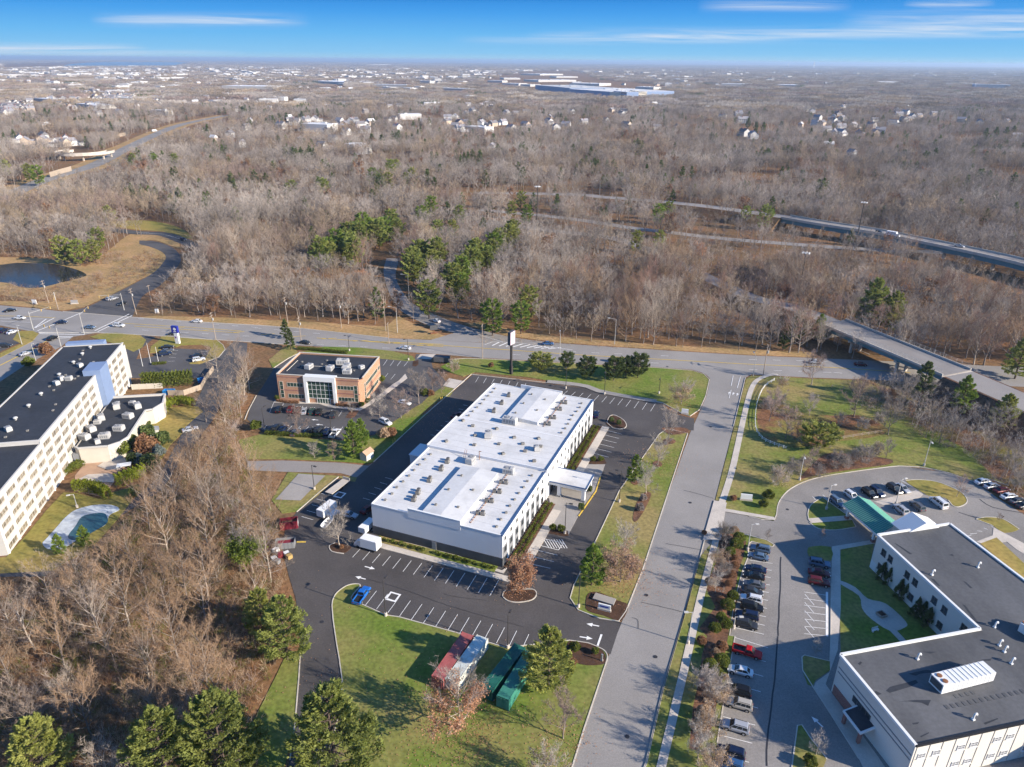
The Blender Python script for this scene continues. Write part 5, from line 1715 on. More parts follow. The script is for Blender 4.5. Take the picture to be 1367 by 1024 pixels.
# shipping containers on the lawn
def container(pa_, pb, label, m, roofm=None):
	a, b = g('q', *pa_, 2.6), g('q', *pb, 2.6)
	hd = math.atan2(b.y - a.y, b.x - a.x)
	ce = (a + b) / 2
	t = tag(empty('shipping_container', (ce.x, ce.y, .15), hd), label, 'container', 'shipping containers on the lawn')
	l, w, h_ = 12.19, 2.44, 2.6
	mb = MB()
	for s in (-1, 1):
		n = 40
		vs = []
		for i in range(2 * n + 1):
			x = -l / 2 + .12 + (l - .24) * i / (2 * n)
			y = s * (w / 2 - (.0 if (i // 1) % 2 else .06))
			vs += [(x, y, .16), (x, y, h_ - .1)]
		mb.add(vs, [(2 * i, 2 * i + 2, 2 * i + 3, 2 * i + 1) if s < 0 else (2 * i, 2 * i + 1, 2 * i + 3, 2 * i + 2) for i in range(2 * n)])
		mb.box((0, s * (w / 2 - .05), .09), (l, .1, .17)).box((0, s * (w / 2 - .05), h_ - .06), (l, .1, .12))
		for e in (-1, 1):
			mb.box((e * (l / 2 - .06), s * (w / 2 - .06), h_ / 2), (.14, .14, h_ + .03))
	mb.box((0, 0, .12), (l - .2, w - .2, .1)).box((l / 2 - .05, 0, h_ / 2), (.06, w - .2, h_ - .2))
	mb.build('shell', M[m], t)
	rm = MB()
	n = 36
	vs = []
	for i in range(2 * n + 1):
		x = -l / 2 + .13 + (l - .26) * i / (2 * n)
		z = h_ - (.0 if i % 2 else .04)
		vs += [(x, -w / 2 + .1, z), (x, w / 2 - .1, z)]
	rm.add(vs, [(2 * i, 2 * i + 2, 2 * i + 3, 2 * i + 1) for i in range(2 * n)])
	rm.build('roof', M[roofm or m], t)
	for s in (-1, 1):
		d = MB().box((-l / 2 + .02, s * .57, h_ / 2), (.06, 1.08, h_ - .3))
		for q in (-.3, .25):
			d.tube((-l / 2 - .04, s * .57 + q, .2), (-l / 2 - .04, s * .57 + q, h_ - .15), .025, n=5)
		d.build('door', M[m], t)
	return t


M['cont_red'] = mat('faded_red_paint', (.40, .11, .10), .6, var=.25, scale=.7, fine=.08)
M['cont_white'] = mat('scuffed_pale_paint', (.56, .60, .56), .6, col2=(.36, .28, .20), scale=.45, lo=.30, hi=.52)
M['cont_green'] = mat('pine_shaded_green', (.02, .13, .095), .5, var=.3, scale=.6)  # green darkened to stand in for the pine's shade
M['cont_teal'] = mat('pine_shaded_teal', (.05, .22, .165), .5, col2=(.04, .18, .13), scale=.5)  # teal darkened too, shade under the pine put into the colour
container((178, 492), (428, 130), 'faded red shipping container on the lawn', 'cont_red')
container((305, 515), (560, 158), 'scuffed whitish shipping container next to the red one', 'cont_white')
container((640, 575), (890, 250), 'green shipping container left of the pair behind the bare tree', 'cont_green')
container((795, 640), (985, 330), 'green shipping container under the pine on the lawn', 'cont_teal')


# dumpsters and clutter at the back drive
def dumpster(p, hd, l, w, h_, m, inside, label, stripes=False, cat='dumpster'):
	t = tag(empty('open_dumpster', (p[0], p[1], .05), hd), label, cat)
	th = .1
	mb = MB()
	for s in (-1, 1):
		mb.box((0, s * (w / 2 - th / 2), h_ / 2), (l, th, h_))
		for k in range(5):
			mb.box((-l / 2 + l * (k + .5) / 5, s * (w / 2 + .04), h_ / 2), (.12, .08, h_))
		mb.box((s * (l / 2 - th / 2), 0, h_ / 2), (th, w - 2 * th, h_))
	mb.box((0, 0, .15), (l - .2, w - .2, .1))
	mb.build('bin_body', M[m], t)
	MB().box((0, 0, .15 + h_ * .3), (l - .3, w - .3, h_ * .6), top=.85).build('rubbish', M[inside], t)
	if stripes:
		sm_ = MB()
		for z in (.28, .5, .72):
			for k in range(6):
				sm_.box((l / 2 + .015, -w * .34 + k * w * .135, h_ * z), (.03, w * .1 if k % 3 else w * .06, h_ * .12))
		sm_.build('lettering', M['white_trim'], t)
	return t


M['dump_red'] = mat('dark_red_paint', (.22, .025, .04), .6, var=.25, scale=.8)
v = g('X', 265, 400, 1)
dumpster((v.x, v.y), head('X', (150, 430), (380, 400)), 4.2, 2.2, 2.1, 'dump_red', 'rubbish' if 'rubbish' in M else 'litter', 'dark red open container with rows of white lettering by the woods', True)
v = g('X', 215, 670, .8)
dumpster((v.x, v.y), head('X', (100, 680), (330, 660)), 4.4, 2.3, 1.6, 'grey_panel', 'dump_red', 'grey open dumpster with red contents at the drive edge')
M['debris'] = mat('mixed_debris', (.5, .42, .36), .8, col2=(.12, .10, .10), scale=2.5)
cr = random.Random(5)
for k, (x, y, c_, lab) in enumerate(((150, 830, 'dump_red', 'red crate among the clutter beside the drive'), (235, 820, 'white_trim', 'white crate next to the red crate beside the drive'), (265, 850, 'brass', 'tan crate at the end of the clutter beside the drive'),
									 (85, 770, 'truck_white', 'white appliance box behind the clutter'), (65, 890, 'truck_white', 'white appliance box lowest in the clutter'), (100, 920, 'grey_panel', 'grey crate at the foot of the clutter'))):
	v = g('X', x, y, .5)
	t = tag(empty('storage_crate', (v.x, v.y, .02), cr.uniform(0, 3)), lab, 'crate', 'clutter by the back drive')
	mb = MB().box((0, 0, .55), (1.3, 1.1, .9))
	for s in (-1, 1):
		mb.box((s * .5, 0, .05), (.12, 1.1, .1)).box((0, s * .57, .55), (1.36, .06, .14))
	mb.build('crate_box', M[c_], t)
	MB().box((0, 0, 1.03), (1.36, 1.16, .08)).build('lid', M[c_], t)
v = g('A', 880, 478, 1)
dumpster((v.x, v.y), 0, 3.6, 2.0, 1.5, 'tarp_blue', 'tarp_blue', 'bright blue dumpster in the yard behind the cream building')
v = g('A', 1048, 415, 1)
dumpster((v.x, v.y), .5, 2.4, 1.6, 1.3, 'tarp_blue', 'tarp_blue', 'small blue dumpster at the end of the wooden fence')
v = g('o', 590, 479, 1.5)
t = trailer((v.x, v.y), R(-5), 'dark trailer with pale roof at the office driveway', 6.0, 2.4, 1.8, m='dark_base')

# ------------------------------------------------------------------ STREET FURNITURE
LAMPME = {}


def lamp(zn, b, top, label, kind='box', dirn=180.0):
	base = g(zn, *b)
	# pole height from the reading of its top
	X, Y = base.x, base.y
	ty = ZN[zn][1] + top[1] / ZN[zn][2]
	lo, hi = 0.0, 60.0
	for _ in range(40):
		m_ = (lo + hi) / 2
		dz = m_ - H
		dep = Y * cP - dz * sP
		xx, yy = X / dep, (-Y * sP - dz * cP) / dep
		if CY + F * (xx * sR + yy * cR) > ty:
			lo = m_
		else:
			hi = m_
	h_ = round(max(3.0, min(lo, 32)), 1)
	t = tag(empty('street_lamp', (X, Y, .1), R(dirn)), label, 'street lamp', {'box': 'car park lamps', 'steel': 'campus lot lamps', 'cobra': 'roadside lamps', 'mast': 'high mast lights'}[kind])
	if kind in ('box', 'steel'):
		pm = M['dark_pole'] if kind == 'box' else M['cream_pale']
		MB().tube((0, 0, .6), (0, 0, h_), .11, .07, 8).tube((0, 0, h_ - .1), (1.0, 0, h_), .05, n=6).build('pole', pm, t)
		MB().lathe([(.33, 0), (.33, .75), (.28, .8)], n=12).build('base', M['concrete'] if kind == 'steel' else M['brass'] if False else M['concrete'], t)
		hd_ = MB().box((1.2, 0, h_), (.85, .42, .2)).build('lamp_head', pm, t)
		MB().box((1.2, 0, h_ - .115), (.7, .32, .03)).build('lens', M['lamp_glass'], hd_)
	elif kind == 'cobra':
		MB().tube((0, 0, 0), (0, 0, h_), .14, .08, 8).tube((0, 0, h_ - .1), (2.6, 0, h_ + .5), .05, .04, 6).build('pole', M['steel_pole'], t)
		hd_ = MB().box((2.9, 0, h_ + .5), (1.0, .4, .22)).build('lamp_head', M['steel_pole'], t)
		MB().box((2.9, 0, h_ + .38), (.8, .3, .03)).build('lens', M['lamp_glass'], hd_)
	else:
		MB().tube((0, 0, 0), (0, 0, h_), .40, .22, 10).build('pole', M['dark_pole'], t)
		MB().lathe([(1.2, h_ - .2), (1.25, h_), (.3, h_ + .3)], n=14).build('ring', M['steel_pole'], t)
		for k in range(6):
			a = k * math.pi / 3
			MB().box((1.55 * math.cos(a), 1.55 * math.sin(a), h_ - .1), (.8, .5, .5), a).build('lamp_head', M['white_trim'], t)
	return t


for zn, b, tp, lb, k, dr_ in (
		('D', (380, 457), (370, 325), 'dark lamp post on the front lawn by the painted square', 'box', 70), ('D', (838, 578), (850, 455), 'dark lamp post at the lawn edge by the green containers', 'box', 70),
		('D', (1103, 425), (1107, 305), 'dark lamp post at the tip of the strip lawn', 'box', 160), ('S', (385, 790), (392, 622), 'dark lamp post on the bed before the porch', 'box', -20),
		('B', (468, 835), (447, 708), 'dark lamp post on the grass beside the grey pad', 'box', -30), ('B', (210, 525), (200, 408), 'dark lamp post at the left end of the office lot', 'box', 60),
		('B', (557, 535), (553, 448), 'dark lamp post between the two office car rows', 'box', 200), ('B', (650, 112), (643, 30), 'dark lamp post behind the brick office', 'box', 200), ('B', (958, 160), (952, 50), 'dark lamp post by the office driveway mouth', 'box', 200),
		('e', (785, 358), (785, 240), 'dark lamp post left of centre on the far lawn', 'box', 250), ('e', (992, 388), (995, 265), 'dark lamp post right of centre on the far lawn', 'box', 250), ('e', (1285, 385), (1287, 300), 'dark lamp post at the right end of the far lawn', 'box', 250),
		('E', (243, 697), (250, 545), 'dark lamp post at the kerb of the strip lawn', 'box', 160), ('D', (213, 700), (115, 560), '', 'box', 0),
		('H', (437, 505), (450, 372), 'pale lamp post on the sidewalk by the clipped shrubs', 'steel', 180), ('O', (868, 680), (893, 555), 'pale lamp post on the lawn above the curving drive', 'steel', 260), ('x', (195, 345), (250, 72), 'pale lamp post on the island left of the green canopy', 'steel', 20),
		('x', (985, 290), (1050, 0), 'pale lamp post between the two car rows behind the green canopy', 'steel', 20), ('V', (462, 242), (492, 0), 'pale lamp post at the far end of the shrub bed row', 'steel', 0), ('V', (335, 950), (345, 845), 'short pale lamp post midway down the shrub bed row', 'steel', 0),
		('O', (250, 750), (272, 630), 'pale lamp post on the bed beside the curving drive', 'steel', 260), ('a', (705, 260), (675, 140), 'pale lamp post by the ornamental pond', 'steel', 200),
		('L', (745, 955), (738, 825), 'curved arm lamp on the gore beside a utility pole', 'cobra', 180), ('L', (805, 780), (795, 655), 'curved arm lamp at the bend of the slip road', 'cobra', 180), ('L', (1262, 937), (1255, 810), 'curved arm lamp at the woods edge right of the slip road', 'cobra', 180),
		('L', (590, 190), (583, 128), 'curved arm lamp among pines in the upper woods', 'cobra', 180), ('L', (963, 185), (958, 135), 'curved arm lamp in the upper woods right of the pines', 'cobra', 180), ('L', (425, 180), (425, 140), 'curved arm lamp in the upper woods left of the pines', 'cobra', 180),
		('N', (553, 617), (578, 520), 'curved arm lamp above the near bridge', 'cobra', 0), ('N', (120, 157), (122, 92), 'curved arm lamp at the viaduct end', 'cobra', 180), ('M', (470, 245), (468, 165), 'curved arm lamp left of the viaduct approach', 'cobra', 180),
		('M', (935, 270), (938, 195), 'curved arm lamp on the viaduct approach', 'cobra', 180), ('M', (40, 210), (35, 150), 'curved arm lamp at the start of the upper ramp', 'cobra', 180), ('M', (548, 1015), (555, 885), 'curved arm lamp in front of the dense centre woods', 'cobra', 180),
		('r', (915, 855), (940, 795), 'curved arm lamp by the distant left highway', 'cobra', 0), ('r', (425, 890), (415, 830), 'curved arm lamp by the distant barrier wall', 'cobra', 0), ('r', (1265, 545), (1255, 500), 'curved arm lamp at the far end of the left highway', 'cobra', 0),
		('N', (485, 360), (538, 118), 'tall high mast light beside the viaduct', 'mast', 0), ('N', (190, 612), (230, 382), 'tall high mast light left of the near bridge', 'mast', 0), ('M', (142, 432), (148, 192), 'tall high mast light above the lower ramp', 'mast', 0),
		('e', (752, 182), (750, 68), 'curved arm lamp behind the junipers on the main road', 'cobra', 90), ('O', (20, 232), (28, 135), 'curved arm lamp at the side road corner', 'cobra', 90)):
	if lb:
		lamp(zn, b, tp, lb, k, dr_)


def utility(zn, b, h_, lean, label, arms=2):
	p = g(zn, *b)
	t = tag(empty('utility_pole', (p.x, p.y, 0), R(-8)), label, 'utility pole', 'utility poles along the main road')
	MB().tube((0, 0, -.1), (lean, 0, h_), .17, .11, 8).build('pole', M['wood_pole'], t)
	for k in range(arms):
		MB().box((lean * .97, 0, h_ - .5 - k * 1.1), (.14, 2.6, .14)).build('crossarm', M['wood_pole'], t)
	if arms > 1:
		MB().lathe([(.3, h_ - 3.4), (.3, h_ - 2.5), (.1, h_ - 2.4)], (.45 + lean * .8, 0, 0), 10).build('transformer', M['steel_pole'], t)
	return t


for zn, b, h_, ln, lb, ar in (('J', (255, 800), 11, -.6, 'leaning utility pole with crossarms in front of the pond', 2), ('J', (305, 832), 8, -.4, 'shorter bare utility pole right of the pond pole', 1), ('J', (712, 858), 12, -.6, 'utility pole at the far right junction corner', 2),
							  ('A', (1127, 212), 12, -.4, 'utility pole on the verge right of the blue sign', 2), ('L', (173, 905), 12, -.2, 'utility pole on the tan verge, left of a pair', 2), ('L', (243, 1005), 11, 0, 'utility pole on the near roadside behind the evergreen', 2), ('L', (453, 930), 12.5, -.2, 'utility pole on the tan verge before the slip road', 2),
							  ('L', (683, 945), 13, 0, 'utility pole on the gore before the slip road', 1), ('L', (700, 1010), 9, 0, 'utility pole at the roadside below the gore', 1), ('e', (338, 195), 14, 0, 'pale utility pole at the office driveway lawn', 1), ('O', (70, 225), 12, 0, 'utility pole at the side road junction', 2), ('J', (1070, 800), 11, -.2, 'utility pole against the leafless wood edge', 1), ('J', (790, 790), 8, -.2, 'thin pole beside the crossing road', 1)):
	utility(zn, b, h_, ln, lb, ar)


def signal(zn, b, h_, arm, ang, label):
	p = g(zn, *b)
	t = tag(empty('traffic_light', (p.x, p.y, .1), R(ang)), label, 'traffic light', 'traffic lights at the junction')
	MB().tube((0, 0, 0), (0, 0, h_), .16, .10, 8).tube((0, 0, h_ - .8), (arm, 0, h_ - .3), .08, .05, 6).build('pole', M['steel_pole'], t)
	for k in range(2):
		MB().box((arm * (.55 + .42 * k), 0, h_ - .75), (.36, .32, 1.0)).build('signal_head', M['brass'], t)
	return t


signal('f', (340, 460), 8, 9, 60, 'traffic light at the left junction corner')
signal('f', (855, 500), 9, 10, 100, 'traffic light at the near junction corner')
signal('f', (620, 632), 8, 9, 150, 'traffic light on the near side street')
signal('f', (1260, 260), 8, 9, 200, 'traffic light at the far right junction corner')
signal('f', (590, 250), 8, 9, -60, 'traffic light at the far left junction corner')


def flag(zn, b, h_, label):
	p = g(zn, *b)
	t = tag(empty('flagpole', (p.x, p.y, .1)), label, 'flagpole', 'bare flagpoles by the cream building')
	MB().tube((0, 0, 0), (0, 0, h_), .09, .05, 8).build('pole', M['white_trim'], t)
	MB().lathe([(.02, h_), (.12, h_ + .1), (.02, h_ + .22)], n=8).build('finial', M['brass'], t)


flag('A', (745, 350), 7, 'left bare flagpole of three beside the cream building')
flag('A', (787, 332), 8, 'middle bare flagpole of three beside the cream building')
flag('A', (828, 332), 6.5, 'right bare flagpole of three beside the cream building')
for zn, b, h_, lb in (('f', (225, 610), 8, 'pale pole in the corner lot at the left edge'), ('f', (365, 775), 7, 'pale pole behind the cream building roof')):
	p = g(zn, *b)
	t = tag(empty('street_lamp', (p.x, p.y, .1)), lb, 'street lamp', 'roadside lamps')
	MB().tube((0, 0, 0), (0, 0, h_), .14, .09, 8).build('pole', M['steel_pole'], t)
	MB().box((.4, 0, h_), (1.0, .4, .2)).build('lamp_head', M['steel_pole'], t)

# signs
p = g('z', 485, 495)
M['sign_blue'] = mat('deep_blue_panel', (.02, .03, .28), .4)
M['sign_purple'] = mat('purple_panel', (.16, .02, .20), .4)
t = tag(empty('pylon_sign', (p.x, p.y, .1), R(-12)), 'blue and white pylon sign with round emblem on the verge', 'sign')
MB().box((0, 0, 2.3), (1.7, .9, 4.6)).build('lower_panel', M['white_trim'], t)
MB().box((-.25, 0, 6.0), (2.7, 1.0, 2.8)).build('upper_panel', M['sign_blue'], t)
MB().tube((-.1, -.53, 6.2), (-.1, -.49, 6.2), .6, n=20).box((-.1, -.52, 5.15), (1.2, .05, .3)).build('emblem', M['white_trim'], t)
MB().box((-.2, -.47, 2.7), (.6, .06, .7)).build('logo_panel', M['sign_purple'], t)
p = g('e', 492, 280)
M['sign_pink'] = mat('pale_pink_panel', (.70, .55, .62), .4)
t = tag(empty('pylon_sign', (p.x, p.y, .1), R(60)), 'very tall dark pylon sign with pale face behind the white building', 'sign')
MB().box((0, 0, 6.0), (.75, .6, 12)).box((0, 0, 1.6), (1.1, .9, 3.2)).build('post', M['dark_pole'], t)
MB().box((0, 0, 14.2), (3.4, 1.1, 5.0)).build('cabinet', M['dark_base'], t)
MB().box((0, -.57, 14.2), (3.1, .06, 4.7)).build('sign_face', M['sign_pink'], t)


def board(zn, x, y, w_, h_, ang, label, m='white_trim', base=None, bands=None):
	p = g(zn, x, y)
	t = tag(empty('sign_board', (p.x, p.y, .15), R(ang)), label, 'sign')
	MB().box((0, 0, .5 + h_ / 2), (w_, .3, h_)).build('panel', M[m], t)
	MB().box((0, 0, .22), (w_ * 1.1, .5, .5)).build('plinth', M[base or 'concrete'], t)
	if bands:
		MB().box((0, -.165, .5 + h_ * .55), (w_ * .7, .03, h_ * .3)).build('lettering', M[bands], t)
	return t


board('D', 1200, 438, 2.6, 1.1, -20, 'low white and blue sign in the mulch bed at the hotel entrance', bands='sign_blue')
board('E', 563, 268, 2.2, 1.3, -15, 'white sign at the far driveway of the strip lawn')
board('E', 862, 690, 2.9, 1.4, -10, 'white sign board at the campus driveway')
board('J', 182, 806, 2.2, 1.6, -8, 'white roadside board in front of the pond')
board('A', 820, 72, 1.6, 1.5, 0, 'small white roadside sign on the tan verge')
board('J', 390, 805, 3.0, 1.3, 10, 'grey utility cabinet board on the verge by the pond', 'metal')
board('y', 240, 240, .2, 1.2, 60, 'thin post sign at the driveway mulch bed', 'metal')
v = g('D', 1200, 400)
t = tag(empty('stone_slab', (v.x, v.y, .2), R(-25)), 'flat grey stone slab beside the low entrance sign', 'slab')
MB().box((0, 0, .3), (4.6, 2.0, .3)).box((-1.6, 0, .1), (.6, 1.4, .2)).box((1.6, 0, .1), (.6, 1.4, .2)).build('slab_top', M['pad'], t)
v = g('L', 935, 960)
t = tag(empty('trailer_board', (v.x, v.y, 0), R(200)), 'dark tilted trailer mounted board on the gore', 'sign')  # a dark sign board on a trailer base, not a dish
MB().box((0, 0, .5), (3, 1.2, .3)).box((0, 0, 1.3), (.2, .2, 1.6)).build('trailer_base', M['rust'], t)
mb = MB().box((0, 0, 2.8), (3.2, .25, 2.0))
mb.build('screen', M['dark_base'], t)

# fences
def rail_fence(pts, label, h_=1.1, m='white_trim'):
	t = tag(empty('rail_fence', (pts[0][0], pts[0][1], .12)), label, 'fence')
	P = [(p[0] - pts[0][0], p[1] - pts[0][1]) for p in pts]
	mb, rl = MB(), MB()
	for i in range(len(P) - 1):
		l = math.dist(P[i], P[i + 1])
		n = max(1, int(l / 2.4))
		for k in range(n):
			q = lerp(P[i], P[i + 1], k / n)
			mb.box((q[0], q[1], h_ / 2), (.14, .14, h_))
		for z in (.45, .9):
			rl.tube((*P[i], z), (*P[i + 1], z), .06, n=5)
	mb.build('posts', M[m], t)
	rl.build('rails', M[m], t)


rail_fence(smooth(gl('E', (1000, 105), (950, 140), (915, 220), (907, 330), (940, 390), (1000, 420), (1060, 440)), n=3), 'pale rail fence curving round the planted bed by the sidewalk')
rail_fence(gl('O', (400, 565), (470, 545), (560, 530), (660, 515)), 'pale rail fence right of the planted bed', m='wood_pole')
rail_fence(gl('O', (410, 290), (470, 300), (560, 320)), 'short rail fence near the main road', m='wood_pole')


def board_fence(pts, label, h_=2.0, m='wood_pole'):
	t = tag(empty('board_fence', (pts[0][0], pts[0][1], 0)), label, 'fence')
	P = [(p[0] - pts[0][0], p[1] - pts[0][1]) for p in pts]
	MB().strip(P, .12, .05, h_).build('panel', M[m], t)
	mb = MB()
	for i in range(len(P) - 1):
		n = max(1, int(math.dist(P[i], P[i + 1]) / 2.4))
		for k in range(n):
			q = lerp(P[i], P[i + 1], k / n)
			mb.box((q[0], q[1], h_ / 2 + .05), (.2, .2, h_ + .1))
	mb.build('posts', M[m], t)


M['fence_tan'] = mat('tan_fence_boards', (.42, .34, .26), .9, var=.25, scale=1.2, streak=(4, 4, .2, 0))
board_fence(gl('A', (880, 500), (960, 500), (1050, 470), (1070, 430), (1115, 370)), 'tan board fence round the yard of the cream building', m='fence_tan')
board_fence(gl('A', (690, 470), (850, 462)), 'white board fence behind the low black roofed wing', m='cream')
board_fence(gl('r', (400, 930), (480, 905), (570, 880)), 'long tan barrier wall along the distant highway', 4.5, 'fence_tan')
board_fence(gl('r', (720, 680), (800, 650), (930, 615), (1000, 600)), 'distant pale noise barrier beside the highway', 4.5, 'fence_tan')
# bollards in the shaded lane and bench in the courtyard
for zn, x, y, lb in (('u', 755, 470, 'left yellow bollard at the far end of the shaded lane'), ('u', 772, 465, 'right yellow bollard at the far end of the shaded lane'), ('u', 212, 960, 'left yellow bollard beside the shed'), ('u', 235, 945, 'right yellow bollard beside the shed')):
	p = g(zn, x, y)
	t = tag(empty('bollard', (p.x, p.y, .1)), lb, 'bollard', 'bollards along the shaded lane')
	MB().lathe([(.11, 0), (.11, 1.2), (.06, 1.3)], n=10).build('post', M['paint_yellow'], t)
	MB().lathe([(.14, 0), (.14, .1), (.11, .12)], n=10).build('foot', M['concrete'], t)
p = g('F', 625, 907)
t = tag(empty('garden_bench', (p.x, p.y, .14), R(20)), 'small white bench on the shaded courtyard lawn', 'bench')
MB().box((0, 0, .45), (1.6, .45, .06)).build('seat', M['white_trim'], t)
MB().box((0, .24, .75), (1.6, .05, .45)).build('backrest', M['white_trim'], t)
for s in (-1, 1):
	MB().box((s * .65, 0, .22), (.08, .42, .42)).build('leg', M['white_trim'], t)
p = g('F', 657, 828)
t = tag(empty('planter_box', (p.x, p.y, .2), R(20)), 'square wooden planter on the courtyard path', 'planter')
mb = MB()
for s in (-1, 1):
	mb.box((0, s * .75, .25), (1.6, .12, .5)).box((s * .75, 0, .25), (.12, 1.38, .5))
mb.build('box_wall', M['wood_pole'], t)
MB().box((0, 0, .2), (1.3, 1.3, .36)).build('soil', M['mulch'], t)
# ------------------------------------------------------------------ VEGETATION
NR = np.random.default_rng(12)
M['bark_pale'] = mat('pale_bark', (.46, .39, .32), .9, var=.45, scale=1.2, rnd_amt=.2, spec=.1)
M['bark_grey'] = mat('grey_bark', (.29, .24, .205), .9, var=.4, scale=1.2, rnd_amt=.25, spec=.1)
M['bark_dark'] = mat('dark_bark', (.12, .09, .075), .9, var=.4, scale=1.5, spec=.1)
M['twig_grey'] = mat('grey_twigs', (.37, .32, .28), .95, var=.36, scale=.011, detail=4, lo=.4, hi=.6, rnd_amt=.3, spec=.05)
M['twig_tan'] = mat('tan_twigs', (.385, .30, .21), .95, var=.36, scale=.012, detail=4, lo=.4, hi=.6, rnd_amt=.3, spec=.05)
M['twig_pink'] = mat('reddish_twigs', (.335, .25, .21), .95, var=.3, scale=.013, detail=4, lo=.4, hi=.6, rnd_amt=.25, spec=.05)
M['twig_pale'] = mat('pale_twigs', (.47, .415, .36), .95, var=.3, scale=.011, detail=4, lo=.4, hi=.6, rnd_amt=.25, spec=.05)
M['twig_red'] = mat('russet_twigs', (.36, .14, .09), .95, rnd_amt=.2, spec=.05)


M['near_grey'] = mat('grey_brown_twigs', (.285, .225, .18), .95, rnd_amt=.25, spec=.05)
M['near_tan'] = mat('brown_twigs', (.30, .20, .125), .95, rnd_amt=.25, spec=.05)
M['near_red'] = mat('red_brown_twigs', (.27, .165, .125), .95, rnd_amt=.25, spec=.05)
M['near_pale'] = mat('bleached_twigs', (.40, .335, .27), .95, rnd_amt=.2, spec=.05)


def leafmat(name, c1, c2, sc=.6, rnd_=.18):
	m, nt, b = newmat(name)
	N, L = nt.nodes, nt.links
	tc = N.new('ShaderNodeTexCoord')
	n = N.new('ShaderNodeTexNoise')
	n.inputs['Scale'].default_value = sc
	n.inputs['Detail'].default_value = 4
	L.new(tc.outputs['Object'], n.inputs['Vector'])
	r = N.new('ShaderNodeValToRGB')
	r.color_ramp.elements[0].position, r.color_ramp.elements[1].position = .35, .65
	r.color_ramp.elements[0].color, r.color_ramp.elements[1].color = (*c1, 1), (*c2, 1)
	L.new(n.outputs['Fac'], r.inputs['Fac'])
	oi = N.new('ShaderNodeObjectInfo')
	mr = N.new('ShaderNodeMapRange')
	mr.inputs[3].default_value, mr.inputs[4].default_value = 1 - rnd_, 1 + rnd_
	L.new(oi.outputs['Random'], mr.inputs[0])
	L.new(mulcol(nt, r.outputs['Color'], c1, mr.outputs[0]), b.inputs['Base Color'])
	b.inputs['Roughness'].default_value = .8
	b.inputs['Specular IOR Level'].default_value = .15
	tl = N.new('ShaderNodeBsdfTranslucent')
	mx = N.new('ShaderNodeMixShader')
	mx.inputs[0].default_value = .4
	L.new(b.inputs['Base Color'].links[0].from_socket, tl.inputs['Color'])
	L.new(b.outputs[0], mx.inputs[1])
	L.new(tl.outputs[0], mx.inputs[2])
	L.new(mx.outputs[0], N['Material Output'].inputs['Surface'])
	return m


M['pine'] = leafmat('pine_needles', (.21, .25, .055), (.34, .37, .11))
M['pine_yellow'] = leafmat('yellow_pine_needles', (.26, .28, .06), (.38, .39, .12))
M['pine_dark'] = leafmat('dark_needles', (.09, .125, .04), (.17, .21, .07))
M['pine_bright'] = leafmat('bright_needles', (.17, .25, .04), (.27, .35, .07))
M['pine_blue'] = leafmat('blue_grey_needles', (.17, .21, .19), (.27, .31, .29))
M['arbor'] = leafmat('arborvitae_leaves', (.19, .23, .02), (.30, .33, .04))
M['copper'] = leafmat('copper_leaves', (.40, .19, .10), (.58, .34, .21), 1.5)
M['bush_green'] = leafmat('clipped_leaves', (.10, .13, .02), (.19, .21, .045), 1.2)
M['bush_brown'] = leafmat('brown_bush', (.22, .11, .06), (.38, .22, .12), 1.2)
M['bush_tan'] = leafmat('tan_bush', (.36, .25, .16), (.50, .37, .25), 1.2)
M['bush_grey'] = leafmat('grey_bush', (.26, .22, .20), (.40, .34, .30), 1.2)
M['ivy'] = leafmat('ivy_leaves', (.11, .16, .02), (.22, .27, .05), 1.0)


def unit(v):
	return v / (np.linalg.norm(v, axis=-1, keepdims=True) + 1e-9)


def slivers(P, D, Ln, W, rng):
	"""thin triangles from P along D"""
	n = len(P)
	side = unit(np.cross(D, rng.normal(size=(n, 3))))
	w = np.broadcast_to(np.asarray(W, dtype=float), (n,))[:, None]
	l = np.broadcast_to(np.asarray(Ln, dtype=float), (n,))[:, None]
	V = np.empty((n, 3, 3))
	V[:, 0] = P - side * w / 2
	V[:, 1] = P + side * w / 2
	V[:, 2] = P + D * l
	T = np.arange(3 * n).reshape(n, 3)
	return V.reshape(-1, 3), T


def diamonds(P, A, B, rng):
	"""small leaf quads (two triangles) with half axes A and B"""
	n = len(P)
	V = np.empty((n, 4, 3))
	V[:, 0], V[:, 1], V[:, 2], V[:, 3] = P - A, P + B, P + A, P - B
	b = np.arange(n)[:, None] * 4
	T = np.concatenate([b + np.array([[0, 1, 2]]), b + np.array([[0, 2, 3]])], axis=0)
	return V.reshape(-1, 3), T


class Tri:
	def __init__(s):
		s.V, s.T, s.n = [], [], 0

	def add(s, V, T):
		s.V.append(np.asarray(V, dtype=float))
		s.T.append(np.asarray(T) + s.n)
		s.n += len(V)

	def tube(s, pts, rad, n):
		"""a tapered tube through pts"""
		pts = [np.asarray(p, dtype=float) for p in pts]
		ring = []
		for i, p in enumerate(pts):
			d = unit(pts[min(i + 1, len(pts) - 1)] - pts[max(i - 1, 0)])
			u = unit(np.cross(d, [.31, .67, .21] if abs(d[2]) > .8 else [0, 0, 1.]))
			w = np.cross(d, u)
			a = np.arange(n) * 2 * np.pi / n
			ring.append(p + rad[i] * (np.cos(a)[:, None] * u + np.sin(a)[:, None] * w))
		V = np.concatenate(ring)
		T = []
		for i in range(len(pts) - 1):
			for k in range(n):
				a, b, c, d = i * n + k, i * n + (k + 1) % n, (i + 1) * n + (k + 1) % n, (i + 1) * n + k
				T += [(a, b, c), (a, c, d)]
		s.add(V, T)

	def mesh(s, name, m):
		return mesh_np(name, np.concatenate(s.V), np.concatenate(s.T), m)


